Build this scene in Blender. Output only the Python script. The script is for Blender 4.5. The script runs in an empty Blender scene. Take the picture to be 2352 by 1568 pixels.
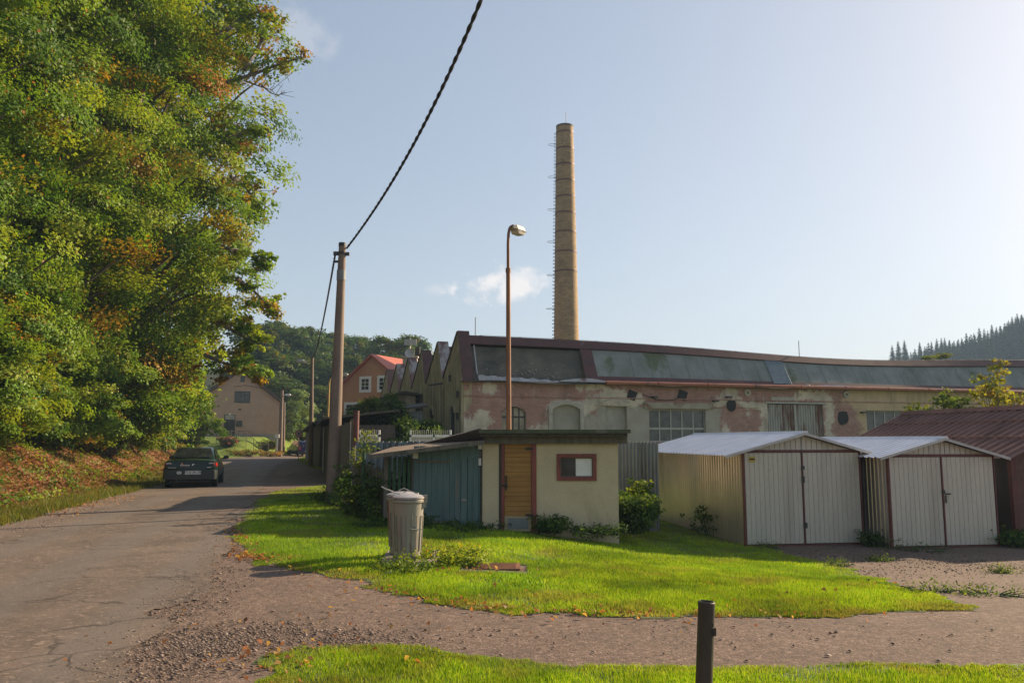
import bpy, bmesh, math, random
import numpy as np
from mathutils import Vector, Matrix
from math import radians, sin, cos, tan, pi, atan2, sqrt

# ------------------------------------------------------------------ camera, sky, sun, exposure
F = 1850.0; CX = 1176.0; CY = 784.0           # camera constants in photograph units (2352 x 1568)
TH = math.atan(224.0 / F); EYE = 1.7
SUN_AZ, SUN_EL = radians(58), radians(25)      # azimuth clockwise from the view direction
SUN_STRENGTH, SKY_STRENGTH, EXPOSURE = 4.8, 0.10, 1.22
SUN_COL = (1.0, 0.79, 0.54)
scene = bpy.context.scene
COL = scene.collection
cam_d = bpy.data.cameras.new('camera'); cam = bpy.data.objects.new('camera', cam_d); COL.objects.link(cam)
cam.location = (0, 0, EYE); cam.rotation_euler = (pi / 2 + TH, 0, 0)
cam_d.sensor_width = 36; cam_d.lens = F / 2352 * 36; cam_d.clip_start = 0.05; cam_d.clip_end = 3000
scene.camera = cam
scene.view_settings.view_transform = 'Standard'; scene.view_settings.look = 'None'
scene.view_settings.exposure = EXPOSURE; scene.view_settings.gamma = 1.0

SUNV = Vector((sin(SUN_AZ) * cos(SUN_EL), cos(SUN_AZ) * cos(SUN_EL), sin(SUN_EL)))
sd = bpy.data.lights.new('sun', 'SUN'); so = bpy.data.objects.new('sun', sd); COL.objects.link(so)
sd.energy = SUN_STRENGTH; sd.angle = radians(0.6); sd.color = SUN_COL
so.rotation_euler = SUNV.to_track_quat('Z', 'Y').to_euler(); so.location = SUNV * 60


def ray(px, py):
    u = (px - CX) / F; v = (CY - py) / F
    return Vector((u, cos(TH) - v * sin(TH), sin(TH) + v * cos(TH)))


def at(px, py, Y):
    d = ray(px, py); t = Y / d.y
    return Vector((d.x * t, Y, EYE + d.z * t))


def build_world():
    w = bpy.data.worlds.new('World'); scene.world = w; w.use_nodes = True
    nt = w.node_tree; N = nt.nodes; L = nt.links
    bg = N['Background']; bg.inputs['Strength'].default_value = SKY_STRENGTH
    sky = N.new('ShaderNodeTexSky'); sky.sky_type = 'NISHITA'; sky.sun_disc = False
    sky.sun_elevation = SUN_EL; sky.sun_rotation = SUN_AZ
    sky.altitude = 400; sky.air_density = 1.0; sky.dust_density = 2.2; sky.ozone_density = 1.6
    tc = N.new('ShaderNodeTexCoord')
    gm = N.new('ShaderNodeGamma'); gm.inputs['Gamma'].default_value = 0.55       # hazy air evens out the sky's brightness
    L.new(sky.outputs[0], gm.inputs['Color'])
    mu = N.new('ShaderNodeMix'); mu.data_type = 'RGBA'; mu.blend_type = 'MULTIPLY'; mu.inputs['Factor'].default_value = 1.0
    mu.inputs['B'].default_value = (1.27, 1.25, 1.28, 1); L.new(gm.outputs[0], mu.inputs['A'])
    last = mu.outputs['Result']
    # real clouds far away: soft patches in two sky directions, broken up by noise
    no = N.new('ShaderNodeTexNoise'); no.inputs['Scale'].default_value = 26; no.inputs['Detail'].default_value = 9
    no.inputs['Roughness'].default_value = 0.62
    L.new(tc.outputs['Generated'], no.inputs['Vector'])
    for (px, py, rx, ry, amt, gain) in ((1115, 650, 106, 48, 1.0, 1.0), (1205, 638, 58, 26, 0.6, 1.0), (690, 75, 80, 50, 0.2, 1.0), (1000, 660, 42, 18, 0.3, 1.0)):
        d = ray(px, py).normalized()
        rt = Vector((d.y, -d.x, 0)).normalized(); up = rt.cross(d)
        def dot(vec, s):
            n = N.new('ShaderNodeVectorMath'); n.operation = 'DOT_PRODUCT'
            n.inputs[1].default_value = tuple(vec * s)
            L.new(tc.outputs['Generated'], n.inputs[0]); return n.outputs['Value']
        a = dot(rt, F / rx); b = dot(up, F / ry); c = dot(d, 1.0)
        def mth(op, x, y=None):
            n = N.new('ShaderNodeMath'); n.operation = op
            for i, q in enumerate((x, y)):
                if q is None: continue
                if isinstance(q, (int, float)): n.inputs[i].default_value = q
                else: L.new(q, n.inputs[i])
            return n.outputs[0]
        r2 = mth('SQRT', mth('ADD', mth('MULTIPLY', a, a), mth('MULTIPLY', b, b)))
        fall = mth('SUBTRACT', 1.0, r2)
        nn = mth('MULTIPLY', mth('SUBTRACT', no.outputs['Fac'], 0.5), 4.2)
        m = mth('ADD', fall, nn)
        mr = N.new('ShaderNodeMapRange'); mr.interpolation_type = 'SMOOTHSTEP'
        mr.inputs['From Min'].default_value = 0.0; mr.inputs['From Max'].default_value = 0.9
        mr.inputs['To Max'].default_value = amt
        L.new(m, mr.inputs['Value'])
        lim = N.new('ShaderNodeMapRange'); lim.interpolation_type = 'SMOOTHSTEP'
        lim.inputs['From Min'].default_value = 1.9; lim.inputs['From Max'].default_value = 0.9
        L.new(r2, lim.inputs['Value'])
        fr = mth('MULTIPLY', mth('MULTIPLY', mr.outputs[0], lim.outputs[0]), mth('GREATER_THAN', c, 0.0))
        mx = N.new('ShaderNodeMix'); mx.data_type = 'RGBA'
        L.new(fr, mx.inputs['Factor']); L.new(last, mx.inputs['A'])
        mx.inputs['B'].default_value = (4.5, 4.2, 4.05, 1)
        last = mx.outputs['Result']
    L.new(last, bg.inputs['Color'])
build_world()

# ------------------------------------------------------------------ noise, terrain
def vnoise(x, y, seed=0):
    x = np.asarray(x, float); y = np.asarray(y, float)
    xi = np.floor(x).astype(np.int64); yi = np.floor(y).astype(np.int64); fx = x - xi; fy = y - yi
    fx = fx * fx * (3 - 2 * fx); fy = fy * fy * (3 - 2 * fy)
    def hsh(a, b):
        n = (a * 374761393 + b * 668265263 + seed * 974711) & 0x7fffffff
        n = ((n ^ (n >> 13)) * 1274126177) & 0x7fffffff
        return ((n ^ (n >> 16)) & 0xffff) / 65535.0
    return (hsh(xi, yi) * (1 - fx) + hsh(xi + 1, yi) * fx) * (1 - fy) + (hsh(xi, yi + 1) * (1 - fx) + hsh(xi + 1, yi + 1) * fx) * fy

def fbm(x, y, seed=0, oct=4):
    s = 0; a = 0.5
    for i in range(oct):
        s = s + a * vnoise(x * 2 ** i, y * 2 ** i, seed + i * 7); a *= 0.5
    return s

def S(t):
    t = np.clip(t, 0, 1); return t * t * (3 - 2 * t)

EDGE_Y = np.array([-40, -12, 0, 16, 30, 51, 71.5, 78, 84, 400.])
EDGE_X = np.array([0.5, -4.2, -6.8, -10.25, -13.3, -19.4, -25.4, -27, -27, -27.])
def edge_s(x, y):
    return (np.interp(y, EDGE_Y, EDGE_X) - x) * 0.965

def hgt(x, y):
    x = np.asarray(x, float); y = np.asarray(y, float)
    s = edge_s(x, y)
    fade = 1 - S((y - 66) / 12)
    bank = 1.75 * S((s - 0.5) / 4.4) + 0.42 * np.clip(s - 4.2, 0, 45) + 0.35 * (fbm(x * 0.6, y * 0.6, 3) - 0.47) * S((s - 0.6) / 1.5)
    z = bank * fade
    z = z - 0.62 * S((x + 2.5) / 7.5) * S((y - 7) / 10)
    z = z + 1.95 * S((y - 74) / 11) * S((-24.6 - x) / 2.6)
    z = z - 0.2 * S((y - 60) / 30) * S((x + 26) / 4)
    z = z + 17 * S((y - 112) / 90) * (1 - S((x + 25) / 45))
    z = z + 46 * S((x - 92) / 150) * S((y - 235) / 120) * (1 - 0.6 * S((y - 330) / 60))
    return z

def hz(x, y):
    return float(hgt(x, y))

def gp(px, py):
    d = ray(px, py); lo = None; t = 1.0; prev = 1.0
    while t < 500:
        p = Vector((0, 0, EYE)) + d * t
        if p.z < hz(p.x, p.y):
            a, b = prev, t
            for _ in range(30):
                m = (a + b) / 2; q = Vector((0, 0, EYE)) + d * m
                if q.z < hz(q.x, q.y): b = m
                else: a = m
            q = Vector((0, 0, EYE)) + d * b
            return Vector((q.x, q.y, hz(q.x, q.y)))
        prev = t; t *= 1.01
    raise ValueError((px, py))

# ------------------------------------------------------------------ materials
def newmat(name):
    m = bpy.data.materials.new(name); m.use_nodes = True
    nt = m.node_tree; nt.nodes.clear()
    out = nt.nodes.new('ShaderNodeOutputMaterial')
    return m, nt, nt.nodes, nt.links, out

def c4(c): return (c[0], c[1], c[2], 1.0)

class NB:
    "small node helper"
    def __init__(s, nt): s.nt = nt; s.N = nt.nodes; s.L = nt.links
    def tc(s, kind='Object', scale=(1, 1, 1), rot=(0, 0, 0)):
        t = s.N.new('ShaderNodeTexCoord'); m = s.N.new('ShaderNodeMapping')
        m.inputs['Scale'].default_value = scale; m.inputs['Rotation'].default_value = rot
        s.L.new(t.outputs[kind], m.inputs['Vector']); return m.outputs[0]
    def noise(s, vec, scale, detail=6, rough=0.6, dist=0.0):
        n = s.N.new('ShaderNodeTexNoise'); n.inputs['Scale'].default_value = scale
        n.inputs['Detail'].default_value = detail; n.inputs['Roughness'].default_value = rough
        n.inputs['Distortion'].default_value = dist
        s.L.new(vec, n.inputs['Vector']); return n.outputs['Fac']
    def ramp(s, fac, stops, interp='LINEAR'):
        r = s.N.new('ShaderNodeValToRGB'); r.color_ramp.interpolation = interp
        e = r.color_ramp.elements
        while len(e) < len(stops): e.new(0.5)
        for i, (p, c) in enumerate(stops):
            e[i].position = p; e[i].color = c4(c) if not isinstance(c, (int, float)) else (c, c, c, 1)
        s.L.new(fac, r.inputs['Fac']); return r.outputs['Color']
    def mix(s, fac, a, b, mode='MIX'):
        n = s.N.new('ShaderNodeMix'); n.data_type = 'RGBA'; n.blend_type = mode
        for nm, q in (('Factor', fac), ('A', a), ('B', b)):
            if isinstance(q, (int, float)): n.inputs[nm].default_value = q if nm == 'Factor' else (q, q, q, 1)
            elif isinstance(q, tuple): n.inputs[nm].default_value = c4(q)
            else: s.L.new(q, n.inputs[nm])
        return n.outputs['Result']
    def math(s, op, a, b=0.0, clamp=False):
        n = s.N.new('ShaderNodeMath'); n.operation = op; n.use_clamp = clamp
        for i, q in enumerate((a, b)):
            if isinstance(q, (int, float)): n.inputs[i].default_value = q
            else: s.L.new(q, n.inputs[i])
        return n.outputs[0]
    def attr(s, name):
        a = s.N.new('ShaderNodeAttribute'); a.attribute_name = name; return a
    def bump(s, h, strength=0.3, dist=0.02):
        b = s.N.new('ShaderNodeBump'); b.inputs['Strength'].default_value = strength
        b.inputs['Distance'].default_value = dist; s.L.new(h, b.inputs['Height']); return b.outputs[0]
    def pbsdf(s, out, color, rough=0.8, metal=0.0, normal=None, spec=None):
        p = s.N.new('ShaderNodeBsdfPrincipled')
        if isinstance(color, tuple): p.inputs['Base Color'].default_value = c4(color)
        else: s.L.new(color, p.inputs['Base Color'])
        for nm, q in (('Roughness', rough), ('Metallic', metal)):
            if isinstance(q, (int, float)): p.inputs[nm].default_value = q
            else: s.L.new(q, p.inputs[nm])
        if spec is not None: p.inputs['Specular IOR Level'].default_value = spec
        if normal is not None: s.L.new(normal, p.inputs['Normal'])
        s.L.new(p.outputs[0], out.inputs[0]); return p

def mat(name, c1, c2=None, c3=None, scale=6, rough=0.8, metal=0.0, bump=0.0, stretch=(1, 1, 1), fine=40, spec=None, lo=0.35, hi=0.65, thr=(0.58, 0.66)):
    "base colour varied by noise, an optional third colour as stains"
    m, nt, N, L, out = newmat(name); b = NB(nt)
    v = b.tc('Object', stretch)
    c2 = c2 or tuple(x * 0.8 for x in c1)
    n1 = b.noise(v, scale)
    col = b.ramp(n1, ((lo, c1), (hi, c2)))
    n3 = b.noise(v, fine, 4)
    col = b.mix(0.35, col, b.ramp(n3, ((0.3, 0.35), (0.7, 0.65))), 'OVERLAY')
    if c3:
        n2 = b.noise(v, scale * 0.45, 8, 0.65, 0.4)
        col = b.mix(b.ramp(n2, ((thr[0], 0.0), (thr[1], 1.0))), col, c3)
    nrm = b.bump(n3, bump, 0.01) if bump else None
    b.pbsdf(out, col, rough, metal, nrm, spec)
    return m

def leafmat(name, trans=0.42):
    m, nt, N, L, out = newmat(name); b = NB(nt)
    a = b.attr('Col')
    d = N.new('ShaderNodeBsdfDiffuse'); t = N.new('ShaderNodeBsdfTranslucent'); g = N.new('ShaderNodeBsdfGlossy')
    L.new(a.outputs['Color'], d.inputs['Color'])
    tcol = b.mix(1.0, a.outputs['Color'], (1.35, 1.25, 0.6), 'MULTIPLY')
    L.new(tcol, t.inputs['Color'])
    g.inputs['Roughness'].default_value = 0.45; g.inputs['Color'].default_value = (0.8, 0.8, 0.8, 1)
    m1 = N.new('ShaderNodeMixShader'); m1.inputs[0].default_value = trans
    L.new(d.outputs[0], m1.inputs[1]); L.new(t.outputs[0], m1.inputs[2])
    m2 = N.new('ShaderNodeMixShader'); m2.inputs[0].default_value = 0.012
    L.new(m1.outputs[0], m2.inputs[1]); L.new(g.outputs[0], m2.inputs[2])
    L.new(m2.outputs[0], out.inputs[0]); return m

def glassmat(name, col=(0.02, 0.025, 0.025), rough=0.06):
    m, nt, N, L, out = newmat(name); b = NB(nt)
    v = b.tc('Object'); n = b.noise(v, 3, 5)
    c = b.ramp(n, ((0.35, col), (0.7, tuple(x * 2.2 + 0.005 for x in col))))
    b.pbsdf(out, c, rough, 0.0, None, 0.6); return m

M = {}
M['leaf'] = leafmat('leaf'); M['grass'] = leafmat('grass_blade', 0.4)
M['bark'] = mat('bark', (0.16, 0.13, 0.10), (0.07, 0.055, 0.045), scale=5, stretch=(1, 1, 0.25), bump=0.5)
M['concrete'] = mat('pole_concrete', (0.23, 0.165, 0.12), (0.15, 0.105, 0.08), (0.10, 0.075, 0.06), scale=3, stretch=(1, 1, 0.3), bump=0.2)
M['rust_pole'] = mat('rusty_pole', (0.30, 0.13, 0.045), (0.17, 0.075, 0.035), (0.10, 0.055, 0.035), scale=4, stretch=(1, 1, 0.3), rough=0.65)
M['yellow_pole'] = mat('yellow_pole', (0.55, 0.38, 0.12), (0.4, 0.26, 0.08), scale=3)
M['cable'] = mat('black_cable', (0.012, 0.012, 0.014), (0.02, 0.02, 0.022), rough=0.6)
M['galv'] = mat('galvanised', (0.50, 0.49, 0.46), (0.40, 0.39, 0.365), (0.32, 0.31, 0.29), scale=2.5, rough=0.5, metal=0.45, stretch=(1, 1, 0.4))
M['galv_door'] = mat('galvanised_door', (0.58, 0.54, 0.44), (0.52, 0.49, 0.40), (0.45, 0.41, 0.33), scale=2.2, rough=0.55, metal=0.3, stretch=(1.6, 1, 0.22), thr=(0.56, 0.72))
M['galv_side'] = mat('galvanised_side', (0.55, 0.50, 0.49), (0.46, 0.42, 0.41), (0.39, 0.35, 0.34), scale=2.0, rough=0.33, metal=0.8, stretch=(1, 1, 0.3))
M['galv_roof'] = mat('galvanised_roof', (0.74, 0.73, 0.76), (0.64, 0.63, 0.67), scale=2, rough=0.42, metal=0.35)
M['redframe'] = mat('red_brown_steel', (0.16, 0.045, 0.035), (0.10, 0.035, 0.028), scale=6, rough=0.6)
M['redwood'] = mat('red_painted_wood', (0.26, 0.06, 0.045), (0.16, 0.04, 0.03), (0.09, 0.03, 0.025), scale=5, rough=0.6, stretch=(1, 1, 0.3))
M['plaster'] = mat('shed_plaster', (0.60, 0.495, 0.32), (0.51, 0.42, 0.27), (0.37, 0.30, 0.19), scale=1.6, bump=0.35, fine=30, thr=(0.6, 0.75))
M['dark'] = mat('dark_interior', (0.012, 0.012, 0.012), (0.02, 0.02, 0.02))  # near-black; the shade inside rooms, holes and recesses is put into the colour
M['blueboard'] = mat('blue_green_boards', (0.115, 0.175, 0.168), (0.075, 0.125, 0.12), (0.15, 0.155, 0.13), scale=4, stretch=(3, 1, 0.25), bump=0.3)
M['greenboard'] = mat('green_boards', (0.035, 0.095, 0.035), (0.022, 0.06, 0.025), scale=4, stretch=(3, 1, 0.25), bump=0.3)
M['yellowdoor'] = mat('ochre_planks', (0.40, 0.205, 0.055), (0.30, 0.145, 0.04), (0.2, 0.1, 0.035), scale=3, stretch=(0.3, 1, 3), bump=0.2, thr=(0.6, 0.75))
M['beige'] = mat('beige_panel', (0.42, 0.34, 0.2), (0.36, 0.29, 0.17))
M['greyplate'] = mat('grey_plate', (0.20, 0.21, 0.20), (0.16, 0.17, 0.165), rough=0.5)
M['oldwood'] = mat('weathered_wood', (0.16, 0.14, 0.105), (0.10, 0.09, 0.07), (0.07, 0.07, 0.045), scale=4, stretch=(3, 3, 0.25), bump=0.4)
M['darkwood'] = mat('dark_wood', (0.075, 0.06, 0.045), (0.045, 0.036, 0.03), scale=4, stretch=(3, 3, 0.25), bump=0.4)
M['mossboard'] = mat('mossy_board', (0.09, 0.10, 0.05), (0.05, 0.065, 0.03), (0.13, 0.125, 0.09), scale=5, bump=0.4)
M['tar'] = mat('tar_paper', (0.05, 0.043, 0.036), (0.075, 0.062, 0.05), scale=4, bump=0.3)
M['feltroof'] = mat('brown_felt', (0.24, 0.165, 0.105), (0.155, 0.11, 0.075), (0.09, 0.085, 0.07), scale=2.2, bump=0.3)
M['zinc'] = mat('zinc_panel', (0.25, 0.265, 0.25), (0.17, 0.19, 0.165), (0.12, 0.14, 0.085), scale=1.1, rough=0.9, metal=0.0, spec=0.15, stretch=(1, 1, 0.7))
M['zincblue'] = mat('blue_corrugated', (0.22, 0.27, 0.30), (0.17, 0.21, 0.24), scale=3, rough=0.85, spec=0.2)
M['fencemetal'] = mat('fence_metal', (0.21, 0.25, 0.255), (0.15, 0.18, 0.185), (0.11, 0.125, 0.12), scale=2.0, rough=0.6, metal=0.3, stretch=(2.5, 2.5, 0.35))
M['redclad'] = mat('red_cladding', (0.095, 0.032, 0.027), (0.06, 0.024, 0.021), (0.18, 0.15, 0.14), scale=2.5, rough=0.6, thr=(0.66, 0.72))
M['redclad_worn'] = mat('red_cladding_worn', (0.17, 0.07, 0.06), (0.11, 0.055, 0.05), (0.33, 0.32, 0.32), scale=2.2, rough=0.55, thr=(0.5, 0.6), stretch=(1, 1, 0.5))
M['coppergutter'] = mat('orange_gutter', (0.36, 0.13, 0.075), (0.27, 0.10, 0.06), (0.16, 0.07, 0.05), scale=2.5, rough=0.55)
M['greyflash'] = mat('grey_flashing', (0.42, 0.42, 0.43), (0.28, 0.27, 0.27), (0.16, 0.08, 0.06), scale=3, rough=0.5)
M['render_dark'] = mat('dark_render', (0.15, 0.135, 0.105), (0.075, 0.072, 0.058), (0.035, 0.036, 0.030), scale=0.8, bump=0.5, fine=20, thr=(0.5, 0.62))
M['whitepaint'] = mat('white_paint', (0.66, 0.63, 0.58), (0.55, 0.52, 0.47), rough=0.5)
M['white'] = mat('bright_white', (0.78, 0.77, 0.74), (0.7, 0.69, 0.66), rough=0.5)
M['steelframe'] = mat('pale_steel', (0.42, 0.41, 0.38), (0.34, 0.33, 0.30), rough=0.6)
M['winframe_grey'] = mat('dark_frame', (0.055, 0.05, 0.045), (0.04, 0.036, 0.032), rough=0.6)
M['glass'] = glassmat('window_glass'); M['glass_grey'] = glassmat('dusty_glass', (0.06, 0.065, 0.065), 0.22)
M['glass_lit_cream'] = glassmat('lit_cream_glass', (0.2, 0.17, 0.12), 0.3)  # cream of the lit panes is put into the glass colour
M['rustsheet'] = mat('rusty_corrugated', (0.40, 0.385, 0.36), (0.30, 0.28, 0.255), (0.14, 0.062, 0.035), scale=1.5, rough=0.65, stretch=(2.6, 1, 0.35), thr=(0.49, 0.58))
M['rustlintel'] = mat('rusty_lintel', (0.38, 0.34, 0.27), (0.3, 0.26, 0.2), (0.16, 0.08, 0.035), scale=2.5, thr=(0.5, 0.6))
M['nicheframe'] = mat('niche_plaster', (0.46, 0.42, 0.36), (0.36, 0.325, 0.28), (0.27, 0.24, 0.2), scale=2.5, bump=0.3)
M['nichefill'] = mat('niche_fill', (0.37, 0.34, 0.285), (0.29, 0.265, 0.22), (0.43, 0.41, 0.37), scale=1.1, bump=0.2)
M['brownroof'] = mat('brown_ribbed_roof', (0.24, 0.135, 0.11), (0.18, 0.10, 0.085), (0.14, 0.08, 0.068), scale=1.5, rough=0.9, spec=0.12)
M['brownbrick'] = mat('brown_brick', (0.17, 0.085, 0.06), (0.12, 0.06, 0.045), scale=8, bump=0.4)
M['housewall'] = mat('pink_render', (0.54, 0.35, 0.24), (0.47, 0.30, 0.21), scale=1.2, bump=0.5, fine=9)
M['houseplinth'] = mat('grey_plinth', (0.36, 0.31, 0.26), (0.3, 0.26, 0.22))
M['houseroof'] = mat('brown_tiles', (0.13, 0.08, 0.065), (0.09, 0.06, 0.05), scale=4)
M['orangewall'] = mat('orange_render', (0.50, 0.25, 0.13), (0.46, 0.22, 0.115), scale=1.0)
M['redtile'] = mat('red_tile_roof', (0.42, 0.095, 0.05), (0.36, 0.08, 0.045), scale=3, rough=0.6)
M['carpaint'] = mat('dark_green_paint', (0.007, 0.02, 0.012), (0.006, 0.018, 0.011), rough=0.2, spec=0.4)
M['bumper'] = mat('dark_plastic', (0.012, 0.018, 0.015), (0.014, 0.02, 0.017), rough=0.45)
M['carglass'] = glassmat('car_glass', (0.012, 0.015, 0.014), 0.03)
M['taillight'] = mat('red_lens', (0.45, 0.012, 0.012), (0.38, 0.01, 0.01), rough=0.2)
M['clearlens'] = mat('pale_lens', (0.5, 0.4, 0.36), (0.45, 0.36, 0.33), rough=0.2)
M['rubber'] = mat('tyre_rubber', (0.012, 0.012, 0.012), (0.018, 0.018, 0.018))
M['alloy'] = mat('alloy_rim', (0.62, 0.62, 0.62), (0.55, 0.55, 0.55), rough=0.3, metal=0.8)
M['platewhite'] = mat('plate_white', (0.62, 0.64, 0.64), (0.58, 0.6, 0.6), rough=0.4)
M['black'] = mat('black_paint', (0.012, 0.012, 0.014), (0.016, 0.016, 0.018), rough=0.5)
M['stickerorange'] = mat('orange_sticker', (0.55, 0.2, 0.1), (0.5, 0.17, 0.08))
M['vanblue'] = mat('dark_blue_paint', (0.018, 0.028, 0.10), (0.016, 0.025, 0.09), rough=0.2, spec=0.6)
M['signred'] = mat('sign_red', (0.42, 0.03, 0.03), (0.38, 0.028, 0.028), rough=0.45)
M['signwhite'] = mat('sign_white', (0.42, 0.38, 0.34), (0.38, 0.34, 0.31), rough=0.45)
M['binzinc'] = mat('bin_zinc', (0.34, 0.32, 0.275), (0.28, 0.26, 0.22), (0.17, 0.13, 0.10), scale=7, rough=0.5, metal=0.45, stretch=(1, 1, 0.35), thr=(0.5, 0.66), bump=0.25, fine=14)
M['lidzinc'] = mat('lid_zinc', (0.47, 0.43, 0.4), (0.4, 0.36, 0.34), (0.3, 0.26, 0.24), scale=5, rough=0.45, metal=0.4)
M['redpaint'] = mat('faded_red', (0.34, 0.075, 0.05), (0.26, 0.06, 0.045))
M['rustplate'] = mat('rust_plate', (0.22, 0.105, 0.065), (0.16, 0.08, 0.055), (0.11, 0.06, 0.045), scale=6, rough=0.95, spec=0.1)
M['bollard'] = mat('bollard_iron', (0.055, 0.05, 0.032), (0.038, 0.034, 0.024), (0.085, 0.055, 0.03), scale=7, rough=0.6, bump=0.3, stretch=(1, 1, 0.4))
M['stoneslab'] = mat('stone_slab', (0.3, 0.24, 0.19), (0.22, 0.17, 0.14), scale=5, bump=0.4)
M['yellowsticker'] = mat('yellow_sticker', (0.55, 0.4, 0.03), (0.5, 0.36, 0.03))
M['dish'] = mat('satellite_dish', (0.5, 0.48, 0.48), (0.45, 0.43, 0.43), rough=0.5)
M['wire'] = mat('wire_grey', (0.26, 0.27, 0.25), (0.2, 0.21, 0.2), rough=0.5, metal=0.3)
M['lens'] = mat('lamp_lens', (0.62, 0.58, 0.52), (0.55, 0.5, 0.45), rough=0.25)
M['olive_cover'] = mat('lamp_cover', (0.40, 0.36, 0.27), (0.28, 0.25, 0.19), rough=0.45)

def brickmat(name, c1, c2, mortar, scale=1.0, bw=0.28, rh=0.085, polar=False, dirt=(0.09, 0.075, 0.055)):
    m, nt, N, L, out = newmat(name); b = NB(nt)
    if polar:   # round shaft: angle * mean radius, height
        t = N.new('ShaderNodeTexCoord'); sp = N.new('ShaderNodeSeparateXYZ'); L.new(t.outputs['Object'], sp.inputs[0])
        ang = b.math('MULTIPLY', b.math('ARCTAN2', sp.outputs['Y'], sp.outputs['X']), 1.2)
        cb = N.new('ShaderNodeCombineXYZ'); L.new(ang, cb.inputs[0]); L.new(sp.outputs['Z'], cb.inputs[1]); v = cb.outputs[0]
    else:
        t = N.new('ShaderNodeTexCoord'); sp = N.new('ShaderNodeSeparateXYZ'); L.new(t.outputs['Object'], sp.inputs[0])
        cb = N.new('ShaderNodeCombineXYZ'); L.new(sp.outputs['X'], cb.inputs[0]); L.new(sp.outputs['Z'], cb.inputs[1]); v = cb.outputs[0]
    br = N.new('ShaderNodeTexBrick'); L.new(v, br.inputs['Vector'])
    br.inputs['Scale'].default_value = scale; br.inputs['Brick Width'].default_value = bw; br.inputs['Row Height'].default_value = rh
    br.inputs['Mortar Size'].default_value = 0.012; br.inputs['Bias'].default_value = 0.0
    br.inputs['Color1'].default_value = c4(c1); br.inputs['Color2'].default_value = c4(c2); br.inputs['Mortar'].default_value = c4(mortar)
    vo = b.tc('Object')
    n = b.noise(vo, 0.8, 8, 0.65)
    col = b.mix(b.ramp(n, ((0.45, 0.0), (0.75, 0.75))), br.outputs['Color'], dirt)
    col = b.mix(0.5, col, b.ramp(b.noise(vo, 9, 4), ((0.3, 0.3), (0.7, 0.7))), 'OVERLAY')
    b.pbsdf(out, col, 0.85, 0, b.bump(br.outputs['Fac'], -0.5, 0.02))
    return m
M['chimneybrick'] = brickmat('chimney_brick', (0.40, 0.26, 0.12), (0.29, 0.185, 0.085), (0.2, 0.145, 0.085), bw=0.5, rh=0.21, polar=True, dirt=(0.17, 0.115, 0.06))

def facademat():
    m, nt, N, L, out = newmat('facade_patchwork'); b = NB(nt)
    v = b.tc('Object')
    t = N.new('ShaderNodeTexCoord'); sp = N.new('ShaderNodeSeparateXYZ'); L.new(t.outputs['Object'], sp.inputs[0])
    cb = N.new('ShaderNodeCombineXYZ'); L.new(sp.outputs['X'], cb.inputs[0]); L.new(sp.outputs['Z'], cb.inputs[1])
    br = N.new('ShaderNodeTexBrick'); L.new(cb.outputs[0], br.inputs['Vector'])
    br.inputs['Scale'].default_value = 1.0; br.inputs['Brick Width'].default_value = 0.27; br.inputs['Row Height'].default_value = 0.088
    br.inputs['Mortar Size'].default_value = 0.011
    br.inputs['Color1'].default_value = c4((0.42, 0.21, 0.17)); br.inputs['Color2'].default_value = c4((0.33, 0.16, 0.13)); br.inputs['Mortar'].default_value = c4((0.27, 0.2, 0.17))
    brick = b.mix(b.ramp(b.noise(v, 1.3, 8, 0.7), ((0.46, 0.0), (0.62, 0.85))), br.outputs['Color'], (0.44, 0.28, 0.235))   # thin wash of old render on bricks
    brick = b.mix(b.ramp(b.noise(v, 2.6, 8, 0.7, 0.5), ((0.56, 0.0), (0.66, 0.8))), brick, (0.15, 0.085, 0.07))
    pl = b.ramp(b.noise(v, 0.9, 9, 0.65), ((0.3, (0.72, 0.62, 0.51)), (0.5, (0.58, 0.50, 0.40)), (0.7, (0.33, 0.28, 0.22))))
    cream = b.ramp(b.noise(v, 1.2, 8, 0.6), ((0.35, (0.56, 0.42, 0.26)), (0.7, (0.44, 0.33, 0.205))))
    grey = b.ramp(b.noise(v, 1.5, 8, 0.6), ((0.35, (0.43, 0.39, 0.33)), (0.7, (0.32, 0.29, 0.24))))
    a = b.attr('Col'); sc = N.new('ShaderNodeSeparateColor'); L.new(a.outputs['Color'], sc.inputs[0])
    jit = b.math('MULTIPLY', b.math('SUBTRACT', b.noise(v, 2.0, 12, 0.76, 0.6), 0.5), 3.1)
    def gate(ch, w=0.08):
        q = b.math('ADD', ch, jit)
        mr = N.new('ShaderNodeMapRange'); mr.inputs['From Min'].default_value = 0.55 - w; mr.inputs['From Max'].default_value = 0.55 + w
        L.new(q, mr.inputs['Value']); return mr.outputs[0]
    gp_ = gate(sc.outputs[0], 0.03)
    col = b.mix(gp_, brick, pl)
    # a pale broken rim where plaster has come away
    q = b.math('ADD', sc.outputs[0], jit)
    rim = b.ramp(q, ((0.44, 0.0), (0.52, 0.75), (0.6, 0.0)))
    col = b.mix(rim, col, (0.70, 0.63, 0.55))
    col = b.mix(gate(sc.outputs[1], 0.12), col, grey)
    col = b.mix(gate(sc.outputs[2], 0.2), col, cream)
    soot = b.ramp(b.noise(b.tc('Object', (1.6, 1.6, 0.35)), 1.1, 8, 0.7), ((0.52, 0.0), (0.75, 0.65)))
    col = b.mix(soot, col, (0.105, 0.085, 0.07))
    hb = b.math('ADD', b.math('MULTIPLY', br.outputs['Fac'], -0.3), b.math('MULTIPLY', gp_, 1.0))
    hb = b.math('ADD', hb, b.math('MULTIPLY', b.noise(v, 14, 5), 0.6))
    b.pbsdf(out, col, 0.88, 0, b.bump(hb, 0.6, 0.03)); return m
M['facade'] = facademat()

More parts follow.
